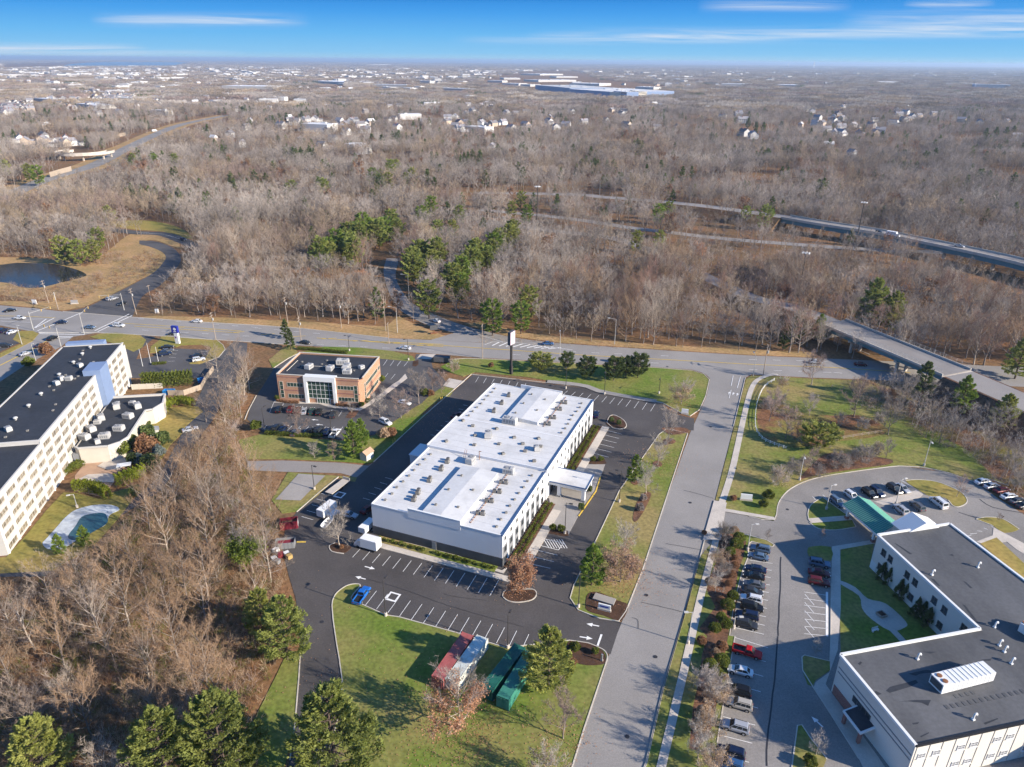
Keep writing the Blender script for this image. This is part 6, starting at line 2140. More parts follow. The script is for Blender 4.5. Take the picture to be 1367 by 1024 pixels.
def bare_parts(seed, h, spread, n1=14, n2=7, tw=20, tww=.045, twl=1.1, trunk_r=.016, low=.25, upright=1.0, near=True):
	"""a leafless tree: (trunk with limbs, crown of branches and twigs, branch end points)"""
	rng = np.random.default_rng(seed)
	trunk, crown = Tri(), Tri()
	th = h * (.62 if rng.random() < .6 else .8)
	lean = rng.normal(size=2) * h * .025
	npt = 5
	tp = []
	for i in range(npt + 1):
		t = i / npt
		tp.append(np.array([lean[0] * t + rng.normal() * h * .006 * (i > 0), lean[1] * t + rng.normal() * h * .006 * (i > 0), th * t - .1]))
	r0 = h * trunk_r
	trunk.tube(tp, [r0 * (1.25 if i == 0 else 1 - .78 * i / npt) for i in range(npt + 1)], 6 if near else 4)
	ends, TP, TD = [], [], []
	for k in range(n1):
		t = low + (1 - low) * (k + rng.random() * .8) / n1
		f = min(t * npt, npt - 1e-6)
		i = int(f)
		p = tp[i] + (tp[i + 1] - tp[i]) * (f - i)
		az = k * 2.4 + rng.normal() * .4
		el = (.35 + .75 * t) * upright + rng.normal() * .12
		L = spread * (1.05 - .35 * t) * rng.uniform(.75, 1.15) / max(.45, math.cos(min(el, 1.1)))
		L = min(L, (h - p[2]) / max(.3, math.sin(max(el, .3))) * 1.05)
		d = np.array([math.cos(az) * math.cos(el), math.sin(az) * math.cos(el), math.sin(el)])
		pts = [p]
		for s_ in range(4):
			d = unit(d + np.array([0, 0, .13]) + rng.normal(size=3) * .12)
			pts.append(pts[-1] + d * L / 4)
		rr = r0 * (.5 - .25 * t)
		trunk.tube(pts, [rr, rr * .8, rr * .55, rr * .35, rr * .12], 4 if near else 3)
		for j in range(n2):
			s0 = .25 + .75 * (j + rng.random()) / n2
			f2 = min(s0 * 4, 3.999)
			q = pts[int(f2)] + (pts[int(f2) + 1] - pts[int(f2)]) * (f2 - int(f2))
			base = unit(pts[int(f2) + 1] - pts[int(f2)])
			e = unit(base * .75 + unit(np.cross(base, rng.normal(size=3))) * .75 + np.array([0, 0, .25]))
			l2 = L * .42 * (1.15 - .6 * s0) * rng.uniform(.7, 1.2)
			bp = [q]
			for _ in range(2):
				e = unit(e + np.array([0, 0, .18]) + rng.normal(size=3) * .15)
				bp.append(bp[-1] + e * l2 / 2)
			if near:
				crown.tube(bp, [rr * .35, rr * .22, rr * .06], 3)
			else:
				v, tt_ = slivers(np.array([q]), np.array([unit(bp[2] - q)]), l2, rr * .7 + .03, rng)
				crown.add(v, tt_)
			ends.append(bp[2])
			tpos = rng.uniform(.1, 1.0, tw)
			B = np.where(tpos[:, None] < .5, bp[0] + (bp[1] - bp[0]) * (tpos[:, None] * 2), bp[1] + (bp[2] - bp[1]) * (tpos[:, None] * 2 - 1))
			TP.append(B)
			TD.append(unit(np.broadcast_to(e, (tw, 3)) * .7 + rng.normal(size=(tw, 3)) * .62 + np.array([0, 0, .28])))
	TP, TD = np.concatenate(TP), np.concatenate(TD)
	v, t_ = slivers(TP, TD, twl * rng.uniform(.5, 1.3, len(TP)), tww, rng)
	crown.add(v, t_)
	if near:                                            # second-order twiglets
		k = rng.integers(0, len(TP), int(len(TP) * .6))
		v, t_ = slivers(TP[k] + TD[k] * twl * rng.uniform(.2, .7, (len(k), 1)), unit(TD[k] + rng.normal(size=(len(k), 3)) * .7), twl * .6, tww * .75, rng)
		crown.add(v, t_)
	return trunk, crown, np.array(ends), TP


def leaf_cloud(P, n, size, rng, spread=.5, flat=0.0):
	k = rng.integers(0, len(P), n)
	Q = P[k] + rng.normal(size=(n, 3)) * spread
	a = unit(rng.normal(size=(n, 3)))
	b = unit(np.cross(a, rng.normal(size=(n, 3))))
	s = size * rng.uniform(.6, 1.3, (n, 1))
	return diamonds(Q, a * s, b * s * .6, rng)


def pine_parts(seed, h, w, nb=46, per=70, size=.34, shape='pine'):
	"""evergreen: whorled boughs carrying sprays of needles; uneven, with gaps between the boughs"""
	rng = np.random.default_rng(seed)
	trunk, crown = Tri(), Tri()
	trunk.tube([(0, 0, -.1), (.1, 0, h * .5), (0, .05, h * .96)], [h * .02, h * .012, .03], 6)
	P, D = [], []
	for k in range(nb):
		t = (k + rng.random()) / nb
		z = h * (.10 + .88 * t)
		if shape == 'pine':
			prof = (1 - t) ** .62 * (.55 + .45 * min(1, t * 5)) + .05
			el = .12 + .55 * t
		elif shape == 'spruce':
			prof = (1 - t) ** .9 + .04
			el = -.05 + .5 * t
		else:                                           # round headed
			prof = math.sqrt(max(0, 1 - (2 * t - .85) ** 2 / 1.35)) + .05
			el = .35
		L = w / 2 * prof * rng.uniform(.65, 1.18)
		az = k * 2.4 + rng.normal() * .3
		d = unit(np.array([math.cos(az) * math.cos(el), math.sin(az) * math.cos(el), math.sin(el) + rng.normal() * .1]))
		a, b = np.array([0, 0, z]), np.array([0, 0, z]) + d * L
		m_ = (a + b) / 2 - np.array([0, 0, .08 * L])
		trunk.tube([a, m_, b], [h * .004 + .02, .025, .01], 3)
		n = int(per * (.45 + .9 * prof))
		s = rng.uniform(.40, 1.06, n) ** .6
		side = unit(np.cross(d, [0, 0, 1]))
		lat = rng.normal(size=n) * (.10 + .16 * L) * (1.15 - s * .6)
		q = a + (m_ - a) * np.minimum(s * 2, 1)[:, None] + (b - m_) * np.maximum(s * 2 - 1, 0)[:, None] + side * lat[:, None]
		q[:, 2] += rng.normal(size=n) * .16 + .05 - np.abs(lat) * .12
		P.append(q)
		D.append(unit(d * .8 + side * np.sign(lat)[:, None] * .5 + rng.normal(size=(n, 3)) * .35 + np.array([0, 0, .25])))
	P, D = np.concatenate(P), np.concatenate(D)
	n = len(P)
	s = size * rng.uniform(.6, 1.35, (n, 1))
	up = unit(np.cross(D, unit(rng.normal(size=(n, 3)) + np.array([0, 0, .3]))))
	v, t_ = diamonds(P, D * s, up * s * .42, rng)
	crown.add(v, t_)
	v, t_ = slivers(P, unit(D + rng.normal(size=(n, 3)) * .5), size * 1.3, size * .35, rng)
	crown.add(v, t_)
	return trunk, crown


def shrub_tri(seed, rx, ry, rz_, n, size, lump=.12, base=0.0, box=False):
	"""a bush: leaves through the outer volume of a lumpy ellipsoid (or a clipped column)"""
	rng = np.random.default_rng(seed)
	c = Tri()
	d = unit(rng.normal(size=(n, 3)))
	d[:, 2] = np.abs(d[:, 2]) * np.where(rng.random(n) < .82, 1, -.5)
	r = 1 - .38 * rng.random(n) ** 2
	ph = rng.uniform(0, 6.28, 6)
	lum = 1 + lump * (np.sin(3 * d[:, 0] * 2 + ph[0]) + np.sin(3 * d[:, 1] * 2 + ph[1]) + np.sin(4 * d[:, 2] + ph[2])) / 1.6
	P = d * (r * lum)[:, None] * np.array([rx, ry, rz_]) + np.array([0, 0, rz_ * .85 + base])
	P[:, 2] = np.maximum(P[:, 2], .03)
	a = unit(d * .45 + rng.normal(size=(n, 3)))
	b = unit(np.cross(a, rng.normal(size=(n, 3))))
	s = size * rng.uniform(.6, 1.3, (n, 1))
	v, t_ = diamonds(P, a * s, b * s * .55, rng)
	c.add(v, t_)
	return c


def stem_tri(h, r=.06):
	t = Tri()
	t.tube([(0, 0, -.05), (0, 0, h)], [r, r * .6], 5)
	for k in range(4):
		a = k * 1.57
		t.tube([(0, 0, h * .5), (.3 * math.cos(a) * h, .3 * math.sin(a) * h, h)], [r * .6, r * .2], 3)
	return t


PRO = {}


def proto(key, fn):
	"""meshes of one kind of plant: a list of (part name, mesh)"""
	if key not in PRO:
		PRO[key] = fn()
	return PRO[key]


def bare_proto(key, seed, h, spread, bark, twig, **kw):
	leaves = kw.pop('leaves', None)
	lsz = kw.pop('lsize', .2)
	lsp = kw.pop('lspread', .45)

	def fn():
		t, c, e, tp = bare_parts(seed, h, spread, **kw)
		out = [('trunk', t.mesh('trunk', M[bark])), ('crown', c.mesh('crown', M[twig]))]
		if leaves:
			lf = Tri()
			rng = np.random.default_rng(seed + 5)
			P = tp if leaves[2] is None else tp[tp[:, 2] < h * leaves[2]]
			lf.add(*leaf_cloud(P, leaves[1], lsz, rng, lsp))
			out.append(('leaves', lf.mesh('leaves', M[leaves[0]])))
		return out
	return proto(key, fn)


def plant(name, parts, p, label, cat, group=None, s=1.0, sz=None, rz=None, z=.1):
	t = tag(empty(name, (p[0], p[1], z), NR.uniform(0, 6.28) if rz is None else rz), label, cat, group)
	t.scale = (s, s, sz or s)
	for n_, me in parts:
		link(n_, me, t)
	return t


# ---- near tree kinds
BK = []
for i, (bark, twig) in enumerate((('bark_pale', 'near_pale'), ('bark_grey', 'near_tan'), ('bark_grey', 'near_grey'), ('bark_pale', 'near_tan'), ('bark_grey', 'near_red'), ('bark_pale', 'near_grey'))):
	BK.append(bare_proto('bare%d' % i, 100 + i, 16.0, 6.6 if i % 2 else 5.6, bark, twig, n1=16, n2=8, tw=11, tww=.042, twl=1.2, low=.2, upright=.9))
OR = []
for i, (bark, twig) in enumerate((('bark_grey', 'twig_grey'), ('bark_grey', 'twig_pink'), ('bark_pale', 'twig_pale'))):
	OR.append(bare_proto('orn%d' % i, 140 + i, 9.0, 4.2, bark, twig, n1=15, n2=8, tw=18, tww=.042, twl=.8, low=.2, upright=.95, trunk_r=.014))
COP = bare_proto('copper', 160, 11.0, 4.3, 'bark_dark', 'twig_tan', n1=20, n2=7, tw=10, tww=.035, twl=.8, low=.14, upright=.6, leaves=('copper', 5200, None), lsize=.2)
MIX = bare_proto('mixed', 163, 13.0, 6.6, 'bark_pale', 'twig_grey', n1=20, n2=9, tw=13, tww=.04, twl=1.0, low=.12, upright=.8, leaves=('copper', 4200, .7), lsize=.19)
MIX2 = bare_proto('mixed2', 164, 9.0, 5.0, 'bark_grey', 'twig_pale', n1=16, n2=8, tw=16, tww=.035, twl=.8, low=.1, upright=.8, leaves=('bush_tan', 2600, .7), lsize=.16)
M['tan_leaf'] = leafmat('tan_leaves', (.34, .20, .125), (.48, .33, .235), 1.4)
WIDE = bare_proto('wide', 165, 8.5, 5.4, 'bark_grey', 'twig_pink', n1=22, n2=8, tw=12, tww=.035, twl=.8, low=.06, upright=.75, leaves=('tan_leaf', 4600, None), lsize=.17)
TWB = bare_proto('twiggy', 167, 3.0, 2.1, 'bark_grey', 'twig_grey', n1=26, n2=7, tw=13, tww=.028, twl=.5, low=.02, upright=.9, trunk_r=.012)
TWT = bare_proto('twiggytan', 168, 3.0, 2.1, 'bark_grey', 'twig_pale', n1=26, n2=7, tw=13, tww=.028, twl=.5, low=.02, upright=.9, trunk_r=.012, leaves=('bush_tan', 900, None), lsize=.1)
IVY = bare_proto('ivy', 166, 13.0, 3.0, 'bark_grey', 'twig_grey', n1=12, n2=6, tw=10, leaves=('ivy', 4500, .66), lsize=.22, lspread=.7)


def pineset(key, seed, h, w, m, **kw):
	def fn():
		t, c = pine_parts(seed, h, w, **kw)
		return [('trunk', t.mesh('trunk', M['bark_dark'])), ('crown', c.mesh('crown', M[m]))]
	return proto(key, fn)


PINE_A = pineset('pineA', 201, 15, 11.5, 'pine', nb=84, per=190, size=.22)
PINE_B = pineset('pineB', 202, 13, 10.0, 'pine_yellow', nb=74, per=170, size=.23)
PINE_C = pineset('pineC', 203, 12, 7.5, 'pine_bright', nb=62, per=140, size=.25)
PINE_D = pineset('pineD', 204, 14, 8, 'pine_dark', nb=46, per=70, size=.42)
WPINE = [pineset('wp%d' % i, 210 + i, 15, 9.5, m_, nb=46, per=60, size=.5, shape='round' if i < 3 else 'pine') for i, m_ in enumerate(('pine_bright', 'pine', 'pine_yellow', 'pine_dark'))]
JUNI = pineset('juni', 205, 8, 6.5, 'pine_dark', nb=56, per=80, size=.26, shape='round')
JUNI2 = pineset('juni2', 206, 6, 9.5, 'pine_yellow', nb=50, per=80, size=.3, shape='round')
CONE = pineset('cone', 207, 5, 2.6, 'pine_dark', nb=36, per=55, size=.2, shape='spruce')


def arb():
	c = shrub_tri(221, .75, .75, 2.0, 1500, .16, .06)
	return [('stem', stem_tri(1.2).mesh('stem', M['bark_dark'])), ('leaves', c.mesh('leaves', M['arbor']))]


ARB = proto('arb', arb)
TOP = {}
for nm, m_ in (('green', 'bush_green'), ('brown', 'bush_brown'), ('tan', 'bush_tan'), ('grey', 'bush_grey')):
	TOP[nm] = proto('top' + nm, lambda: [('stem', stem_tri(.7).mesh('stem', M['bark_dark'])), ('leaves', shrub_tri(230 + len(PRO), 1.0, 1.0, .95, 1700, .11, .05).mesh('leaves', M[m_]))])
LOOSE = {}
for nm, m_ in (('green', 'pine_dark'), ('brown', 'bush_brown'), ('tan', 'bush_tan'), ('grey', 'bush_grey'), ('blue', 'pine_blue'), ('olive', 'bush_green')):
	LOOSE[nm] = proto('loose' + nm, lambda: [('stem', stem_tri(.9).mesh('stem', M['bark_dark'])), ('leaves', shrub_tri(250 + len(PRO), 1.0, 1.0, 1.0, 1100, .17, .2).mesh('leaves', M[m_]))])
SMALL = proto('small', lambda: [('leaves', shrub_tri(270, .5, .5, .45, 260, .12, .1).mesh('leaves', M['bush_green']))])

# ---- named trees round the buildings
G1 = 'bare ornamental trees'
for zn, x, y, parts, s, lb, nm, ct in (
		('D', 883, 374, COP, 1.0, 'copper leaved oak on the kerbed island at the white building corner', 'oak_tree', 'tree'),
		('D', 207, 196, OR[2], 1.2, 'bare pale tree on the small island by the box truck', 'bare_tree', 'tree'),
		('q', 372, 985, MIX, .95, 'tall half bare tree with copper leaves before the containers', 'oak_tree', 'tree'),
		('D', 1045, 918, OR[1], 1.02, 'bare pinkish tree on the front lawn beside the side road', 'bare_tree', 'tree'),
		('D', 975, 1090, MIX2, .8, 'low tangled bare tree at the bottom edge of the front lawn', 'bare_tree', 'tree'),
		('o', 452, 1052, PINE_A, 1.42, 'big green pine in front of the back drive, bottom of the view', 'pine_tree', 'tree'),
		('D', 990, 728, PINE_B, 1.08, 'yellow green pine beside the green containers', 'pine_tree', 'tree'),
		('o', 384, 880, PINE_A, 1.0, 'broad pine overhanging the left edge of the back drive', 'pine_tree', 'tree'),
		('o', 352, 842, PINE_B, .8, 'smaller yellowish pine behind the broad pine at the back drive', 'pine_tree', 'tree'),
		('o', 305, 1046, PINE_A, 1.3, 'green pine at the right of the bottom left pair', 'pine_tree', 'tree'),
		('o', 232, 1066, PINE_A, 1.25, 'green pine at the left of the bottom left pair', 'pine_tree', 'tree'),
		('o', 66, 1044, PINE_B, 1.05, 'yellowish pine in the bottom left corner', 'pine_tree', 'tree'),
		('D', 1152, 342, PINE_C, .88, 'bright green pine on the strip lawn', 'pine_tree', 'tree'),
		('H', 150, 245, WIDE, 1.0, 'wide tan leaved tree beside the bright pine on the strip lawn', 'bare_tree', 'tree'),
		('H', 165, 130, OR[2], .95, 'bare pale tree behind the tan leaved tree on the strip lawn', 'bare_tree', 'tree'),
		('E', 485, 400, OR[0], 1.15, 'tall bare tree at the far end of the strip lawn', 'bare_tree', 'tree'),
		('E', 430, 517, OR[2], 1.0, 'bare tree second from the far end of the strip lawn', 'bare_tree', 'tree'),
		('E', 375, 655, OR[2], .95, 'slender bare tree halfway along the strip lawn', 'bare_tree', 'tree'),
		('E', 320, 603, PINE_C, .72, 'small bright pine halfway along the strip lawn', 'pine_tree', 'tree'),
		('E', 545, 220, MIX2, 1.0, 'domed greyish tree on the lawn at the far road corner', 'bare_tree', 'tree'),
		('e', 650, 262, JUNI2, 1.0, 'wide yellow green juniper beside the tall pylon sign', 'evergreen', 'evergreen'),
		('e', 790, 255, JUNI, .85, 'dark evergreen second from the pylon sign', 'evergreen', 'evergreen'),
		('e', 895, 305, JUNI, 1.05, 'oval dark evergreen nearest the lot on the far lawn', 'evergreen', 'evergreen'),
		('e', 1040, 315, JUNI, 1.1, 'tall dark evergreen in the middle of the far lawn group', 'evergreen', 'evergreen'),
		('e', 1105, 300, JUNI, 1.0, 'dark evergreen between two others on the far lawn', 'evergreen', 'evergreen'),
		('e', 1170, 300, JUNI, 1.15, 'dark spreading evergreen at the right end of the far lawn group', 'evergreen', 'evergreen'),
		('e', 185, 275, MIX2, .55, 'small tan tree on the lawn by the office driveway', 'bare_tree', 'tree'),
		('u', 302, 672, OR[1], 1.0, 'bare tree between the white car and the divider lawn', 'bare_tree', 'tree'),
		('u', 505, 505, OR[0], 1.2, 'largest bare tree on the office lot edge', 'bare_tree', 'tree'),
		('u', 660, 405, OR[1], .9, 'bare tree third along the office lot edge', 'bare_tree', 'tree'),
		('u', 760, 380, OR[1], .8, 'bare tree at the far end of the office lot edge', 'bare_tree', 'tree'),
		('u', 60, 660, OR[2], .95, 'bare tree behind the white SUV by the office lawn', 'bare_tree', 'tree'),
		('t', 412, 885, OR[1], 1.0, 'wide bare tree in the low hedge of the office lot', 'bare_tree', 'tree'),
		('t', 1022, 612, OR[2], .45, 'young bare tree on the island at the office corner', 'bare_tree', 'tree'),
		('B', 470, 672, OR[2], .55, 'small round bare tree on the office lawn, left one', 'bare_tree', 'tree'),
		('B', 572, 682, OR[1], .6, 'small round bare tree on the office lawn next to the bright pine', 'bare_tree', 'tree'),
		('B', 675, 672, PINE_C, 1.0, 'bright green pine on the office lawn by the shed', 'pine_tree', 'tree'),
		('B', 715, 620, PINE_C, .8, 'second bright pine right behind the one by the shed', 'pine_tree', 'tree'),
		('B', 345, 105, PINE_D, .62, 'narrow dark evergreen behind the brick office', 'pine_tree', 'tree'),
		('O', 520, 436, OR[1], 1.45, 'tall pinkish bare tree in the planted bed near the bridge', 'bare_tree', 'tree'),
		('O', 690, 525, OR[0], 1.35, 'bare tree at the right end of the planted bed', 'bare_tree', 'tree'),
		('O', 310, 276, OR[1], 1.3, 'bare pinkish tree beside the main road kerb', 'bare_tree', 'tree'),
		('O', 165, 290, MIX2, .5, 'small sparse tree at the sidewalk bend', 'bare_tree', 'tree'),
		('O', 335, 588, JUNI2, 1.15, 'rounded yellow green pine in the planted bed', 'pine_tree', 'tree'),
		('O', 100, 458, OR[1], 1.15, 'bare pinkish tree inside the rail fence bend', 'bare_tree', 'tree'),
		('O', 180, 545, OR[1], 1.1, 'dark stemmed bare tree at the lower rail fence bend', 'bare_tree', 'tree'),
		('O', 300, 430, OR[0], .8, 'bare tree behind the rounded pine', 'bare_tree', 'tree'),
		('O', 760, 404, OR[0], 1.35, 'bare tree at the brushy wood corner near the bridge', 'bare_tree', 'tree'),
		('O', 305, 712, OR[1], .8, 'small bare tree in the bed above the curving drive', 'bare_tree', 'tree'),
		('O', 680, 643, OR[0], .65, 'small bare tree at the right end of the bed above the drive', 'bare_tree', 'tree'),
		('T', 630, 520, OR[1], .65, 'small bare tree on the long campus island', 'bare_tree', 'tree'),
		('T', 1250, 445, OR[2], .75, 'pale bare tree at the parked cars by the wood edge', 'bare_tree', 'tree'),
		('T', 1092, 800, OR[1], .25, 'tiny bare sapling on the small campus island', 'bare_tree', 'tree'),
		('O', 842, 372, PINE_D, 1.1, 'grey green pine against the near side of the road bridge', 'pine_tree', 'tree'),
		('O', 1040, 425, PINE_C, 1.15, 'green pine by the bridge railing, second from the left', 'pine_tree', 'tree'),
		('O', 1320, 245, PINE_A, 1.05, 'large green pine at the right edge above the highway', 'pine_tree', 'tree'),
		('O', 1250, 500, PINE_B, .95, 'yellow green pine below the highway at the right', 'pine_tree', 'tree'),
		('A', 1140, 436, BK[5], .85, 'large grey bare tree beside the board fence drive', 'bare_tree', 'tree'),
		('A', 1225, 330, BK[2], .72, 'grey bare tree at the top of the belt by the main road', 'bare_tree', 'tree'),
		('A', 1300, 470, BK[5], .82, 'large grey bare tree left of the brick office', 'bare_tree', 'tree'),
		('A', 1075, 640, BK[2], .75, 'grey bare tree over the shaded back drive', 'bare_tree', 'tree'),
		('A', 1210, 600, BK[5], .8, 'grey bare tree in the belt opposite the low wing', 'bare_tree', 'tree'),
		('o', 1062, 457, PINE_D, 1.0, 'dull green pine left of the bridge end', 'pine_tree', 'tree'),
		('o', 1091, 455, PINE_C, .95, 'bright pine at the bridge end', 'pine_tree', 'tree'),
		('N', 110, 890, PINE_D, .8, 'dark evergreen at the wood corner by the main road', 'pine_tree', 'tree'),
		('N', 560, 780, PINE_A, 1.5, 'green pine behind the bridge railing', 'pine_tree', 'tree'),
		('N', 660, 800, PINE_B, 1.4, 'yellow pine right of the one behind the bridge railing', 'pine_tree', 'tree'),
		('N', 45, 240, PINE_C, .95, 'dark green pine at the left end of the viaduct', 'pine_tree', 'tree'),
		('J', 1240, 430, PINE_C, 1.35, 'lone bright green pine standing in the bare woods', 'pine_tree', 'tree'),
		('b', 835, 700, IVY, .95, 'ivy covered tree at the clutter beside the drive, left one', 'ivy_tree', 'tree'),
		('b', 915, 705, IVY, 1.0, 'ivy covered tree at the clutter beside the drive, right one', 'ivy_tree', 'tree'),
		('V', 180, 390, MIX2, .62, 'sparse yellowish bare tree in the shrub bed', 'bare_tree', 'tree'),
		('V', 170, 620, OR[2], .62, 'bare tree in the shrub bed below the yellowish one', 'bare_tree', 'tree'),
		('W', 130, 540, MIX2, .62, 'tangled greyish bare tree in the near shrub bed', 'bare_tree', 'tree'),
		('W', 60, 800, MIX2, .66, 'tangled tan bare tree nearest in the shrub bed', 'bare_tree', 'tree'),
		('W', 10, 960, OR[2], .7, 'bare tree at the bottom of the shrub bed', 'bare_tree', 'tree'),
		('W', 100, 1060, MIX2, .7, 'tan bare tree at the bottom edge by the blue SUV', 'bare_tree', 'tree'),
		('V', 640, 150, OR[0], .3, 'tiny bare tree on the kerb tip of the shrub bed row', 'bare_tree', 'tree'),
		('K', 330, 345, OR[2], .35, 'small pale bare tree in the hatched bays, half lit', 'bare_tree', 'tree'),
		('K', 330, 850, OR[2], .5, 'small bare tree on the lower campus island', 'bare_tree', 'tree'),
		('F', 360, 450, OR[1], .28, 'tiny pinkish bare tree in the building shadow', 'bare_tree', 'tree')):
	p = gl(zn, (x, y))[0]
	plant(nm, parts, p, lb, ct, None, s)

fl = Tri()
for zn, x, y, r_, n_ in (('D', 883, 374, 2.6, 110), ('q', 400, 960, 9, 1500), ('H', 165, 230, 7, 900), ('E', 545, 222, 6, 600), ('D', 1045, 918, 5, 350), ('u', 450, 600, 14, 900), ('O', 400, 470, 22, 1500), ('E', 430, 500, 9, 700), ('D', 330, 880, 25, 900)):
	c_ = gl(zn, (x, y))[0]
	P = np.stack([c_[0] + NR.normal(size=n_) * r_ * .6, c_[1] + NR.normal(size=n_) * r_ * .6, np.full(n_, .235)], 1)
	A = unit(np.concatenate([NR.normal(size=(n_, 2)), NR.normal(size=(n_, 1)) * .15], 1)) * NR.uniform(.07, .16, (n_, 1))
	fl.add(*diamonds(P, A, np.stack([-A[:, 1], A[:, 0], A[:, 2]], 1) * .7, NR))
o = link('fallen_leaves', fl.mesh('fallen_leaves', M['copper']))
o['kind'] = 'stuff'
o['label'] = 'brown fallen leaves scattered under trees'
# ---- clipped and loose shrubs of the campus bed
SH = 'shrubs in the long campus bed'
CN = {'green': 'clipped green mound shrub', 'brown': 'russet rounded shrub', 'tan': 'straw coloured shrub', 'grey': 'grey twiggy shrub'}
sl = [('V', 385, 165, 'green', 1.9), ('V', 355, 225, 'green', 2.0), ('V', 300, 285, 'green', 1.6), ('V', 245, 150, 'grey', 1.8), ('V', 340, 85, 'tan', 1.4), ('V', 265, 85, 'green', 1.2), ('V', 345, 330, 'brown', 1.0), ('V', 345, 405, 'brown', 1.3),
	  ('V', 320, 490, 'brown', 1.3), ('V', 290, 570, 'brown', 1.2), ('V', 325, 690, 'green', 1.6), ('V', 275, 780, 'green', 1.9), ('V', 215, 720, 'brown', 1.2), ('V', 220, 880, 'green', 1.4), ('V', 255, 950, 'green', 1.8), ('V', 160, 985, 'green', 1.6),
	  ('W', 195, 105, 'brown', 1.5), ('W', 145, 150, 'tan', 1.2), ('W', 105, 260, 'green', 1.7), ('W', 190, 230, 'green', 1.9), ('W', 150, 315, 'green', 1.6), ('W', 35, 60, 'brown', 1.3), ('W', 220, 340, 'tan', .9), ('W', 50, 420, 'grey', 1.9), ('W', 150, 470, 'grey', 1.9), ('W', 60, 640, 'tan', 1.9), ('W', 20, 740, 'tan', 1.8), ('V', 120, 560, 'tan', 1.5), ('V', 240, 480, 'grey', 1.5)]
for i, (zn, x, y, k, s) in enumerate(sl):
	p = gl(zn, (x, y))[0]
	plant('garden_shrub', TWB if k == 'grey' else TOP[k], p, '%s, %s along the campus bed from the driveway' % (CN[k], (ORD + ['thirteenth', 'fourteenth', 'fifteenth', 'sixteenth', 'seventeenth', 'eighteenth', 'nineteenth', 'twentieth', 'twenty first', 'twenty second', 'twenty third', 'twenty fourth', 'twenty fifth', 'twenty sixth', 'twenty seventh', 'twenty eighth', 'twenty ninth'])[i]), 'shrub', SH, s * .80, s * .72, z=.2)
for zn, x, y, k, s, lb in (('O', 95, 845, 'green', 2.0, 'tall clipped green shrub by the white campus sign'), ('O', 70, 885, 'green', 1.6, 'clipped green shrub at the driveway corner kerb'), ('O', 145, 775, 'tan', 2.2, 'spiky straw shrub above the clipped campus shrubs'), ('O', 215, 725, 'grey', 2.0, 'grey shrub beside a lamp on the campus bed'),
						   ('O', 430, 690, 'grey', 2.2, 'dark grey shrub in the middle of the campus drive bed'), ('O', 560, 665, 'grey', 2.4, 'wide grey shrub right in the campus drive bed'), ('K', 300, 905, 'green', 1.5, 'yellow green shrub on the lower campus island'), ('E', 800, 690, 'brown', 1.2, 'russet shrub left of the campus sign board'), ('V', 65, 95, 'brown', .9, 'rusty shrub at the apron on the sidewalk')):
	p = gl(zn, (x, y))[0]
	plant('garden_shrub', TWB if k == 'grey' else TWT if k == 'tan' else LOOSE['olive' if k == 'green' else k], p, lb, 'shrub', None, s * .7)
for i, (x, y, s) in enumerate(((470, 690, 1.2), (520, 655, 1.0), (615, 640, 1.1), (275, 690, 1.0), (345, 735, 1.1), (640, 610, .9), (450, 480, 1.3), (560, 500, 1.1), (250, 560, 1.2), (150, 380, 1.2), (90, 400, 1.3), (640, 470, 1.0), (380, 590, .9))):
	plant('twiggy_shrub', TWT if i % 2 else TWB, gl('O', (x, y))[0], 'twiggy bare shrub in the campus beds by the bridge, %s of thirteen' % (ORD + ['thirteenth'])[i], 'shrub', 'twiggy shrubs of the campus beds', s)
# courtyard conifers
for i, (x, y) in enumerate(((655, 650), (690, 675), (742, 735), (772, 755), (825, 830), (855, 850), (880, 880))):
	p = gl('F', (x, y))[0]
	plant('cone_conifer', CONE, p, 'dark cone conifer in the shaded courtyard, %s from the far end' % ORD[i], 'conifer', 'courtyard conifers', .95)

# ---- planting along the white building
c_, s_ = math.cos(HRZ), math.sin(HRZ)


def HL(x, y):
	return (HOX + x * c_ - y * s_, HOY + x * s_ + y * c_)


slab('planting_bed', [HL(0, -.3), HL(28.5, -.3), HL(28.5, -3.3), HL(0, -3.3)], 'litter', .21)
slab('planting_bed', [HL(42, -.3), HL(75, -.3), HL(75, -3.3), HL(42, -3.3)], 'litter', .211)
slab('planting_bed', [HL(-.3, 1), HL(-.3, 32), HL(-2.6, 32), HL(-2.6, 1)], 'grass', .212)
slab('hotel_sidewalk', [HL(-4.4, -5.6), HL(26, -5.6), HL(26, -3.35), HL(-2.65, -3.35), HL(-2.65, 32.5), HL(-4.4, 32.5)], 'concrete', .213)
slab('hotel_sidewalk', [HL(46, -5.6), HL(75.5, -5.6), HL(75.5, -3.35), HL(46, -3.35)], 'concrete', .214)
slab('forecourt', gl('S', (300, 600), (262, 575)) + [HL(31, -.5), HL(41.5, -.5)] + gl('S', (500, 412), (605, 412), (583, 475), (553, 560), (500, 625), (458, 695), (402, 800), (318, 730)), 'pad', .19)
MKE = MB()
MKE.strip(gl('S', (580, 480), (555, 560), (500, 640), (460, 697)), .3, .19, .32)
structure(MKE.build('yellow_kerb', M['paint_yellow']))
n_ = 0
for k in range(24):
	for yy in (-1.2, -2.5):
		x = 1.0 + k * 1.15
		p = HL(x, yy)
		plant('small_shrub', SMALL, p, 'small green shrub in the rows along the white facade, near half', 'shrub', 'shrubs along the near half of the white facade', NR.uniform(.75, 1.1), z=.2)
		p = HL(44 + k * 1.28, yy)
		plant('small_shrub', SMALL, p, 'small green shrub in the rows along the white facade, far half', 'shrub', 'shrubs along the far half of the white facade', NR.uniform(.8, 1.15), z=.2)
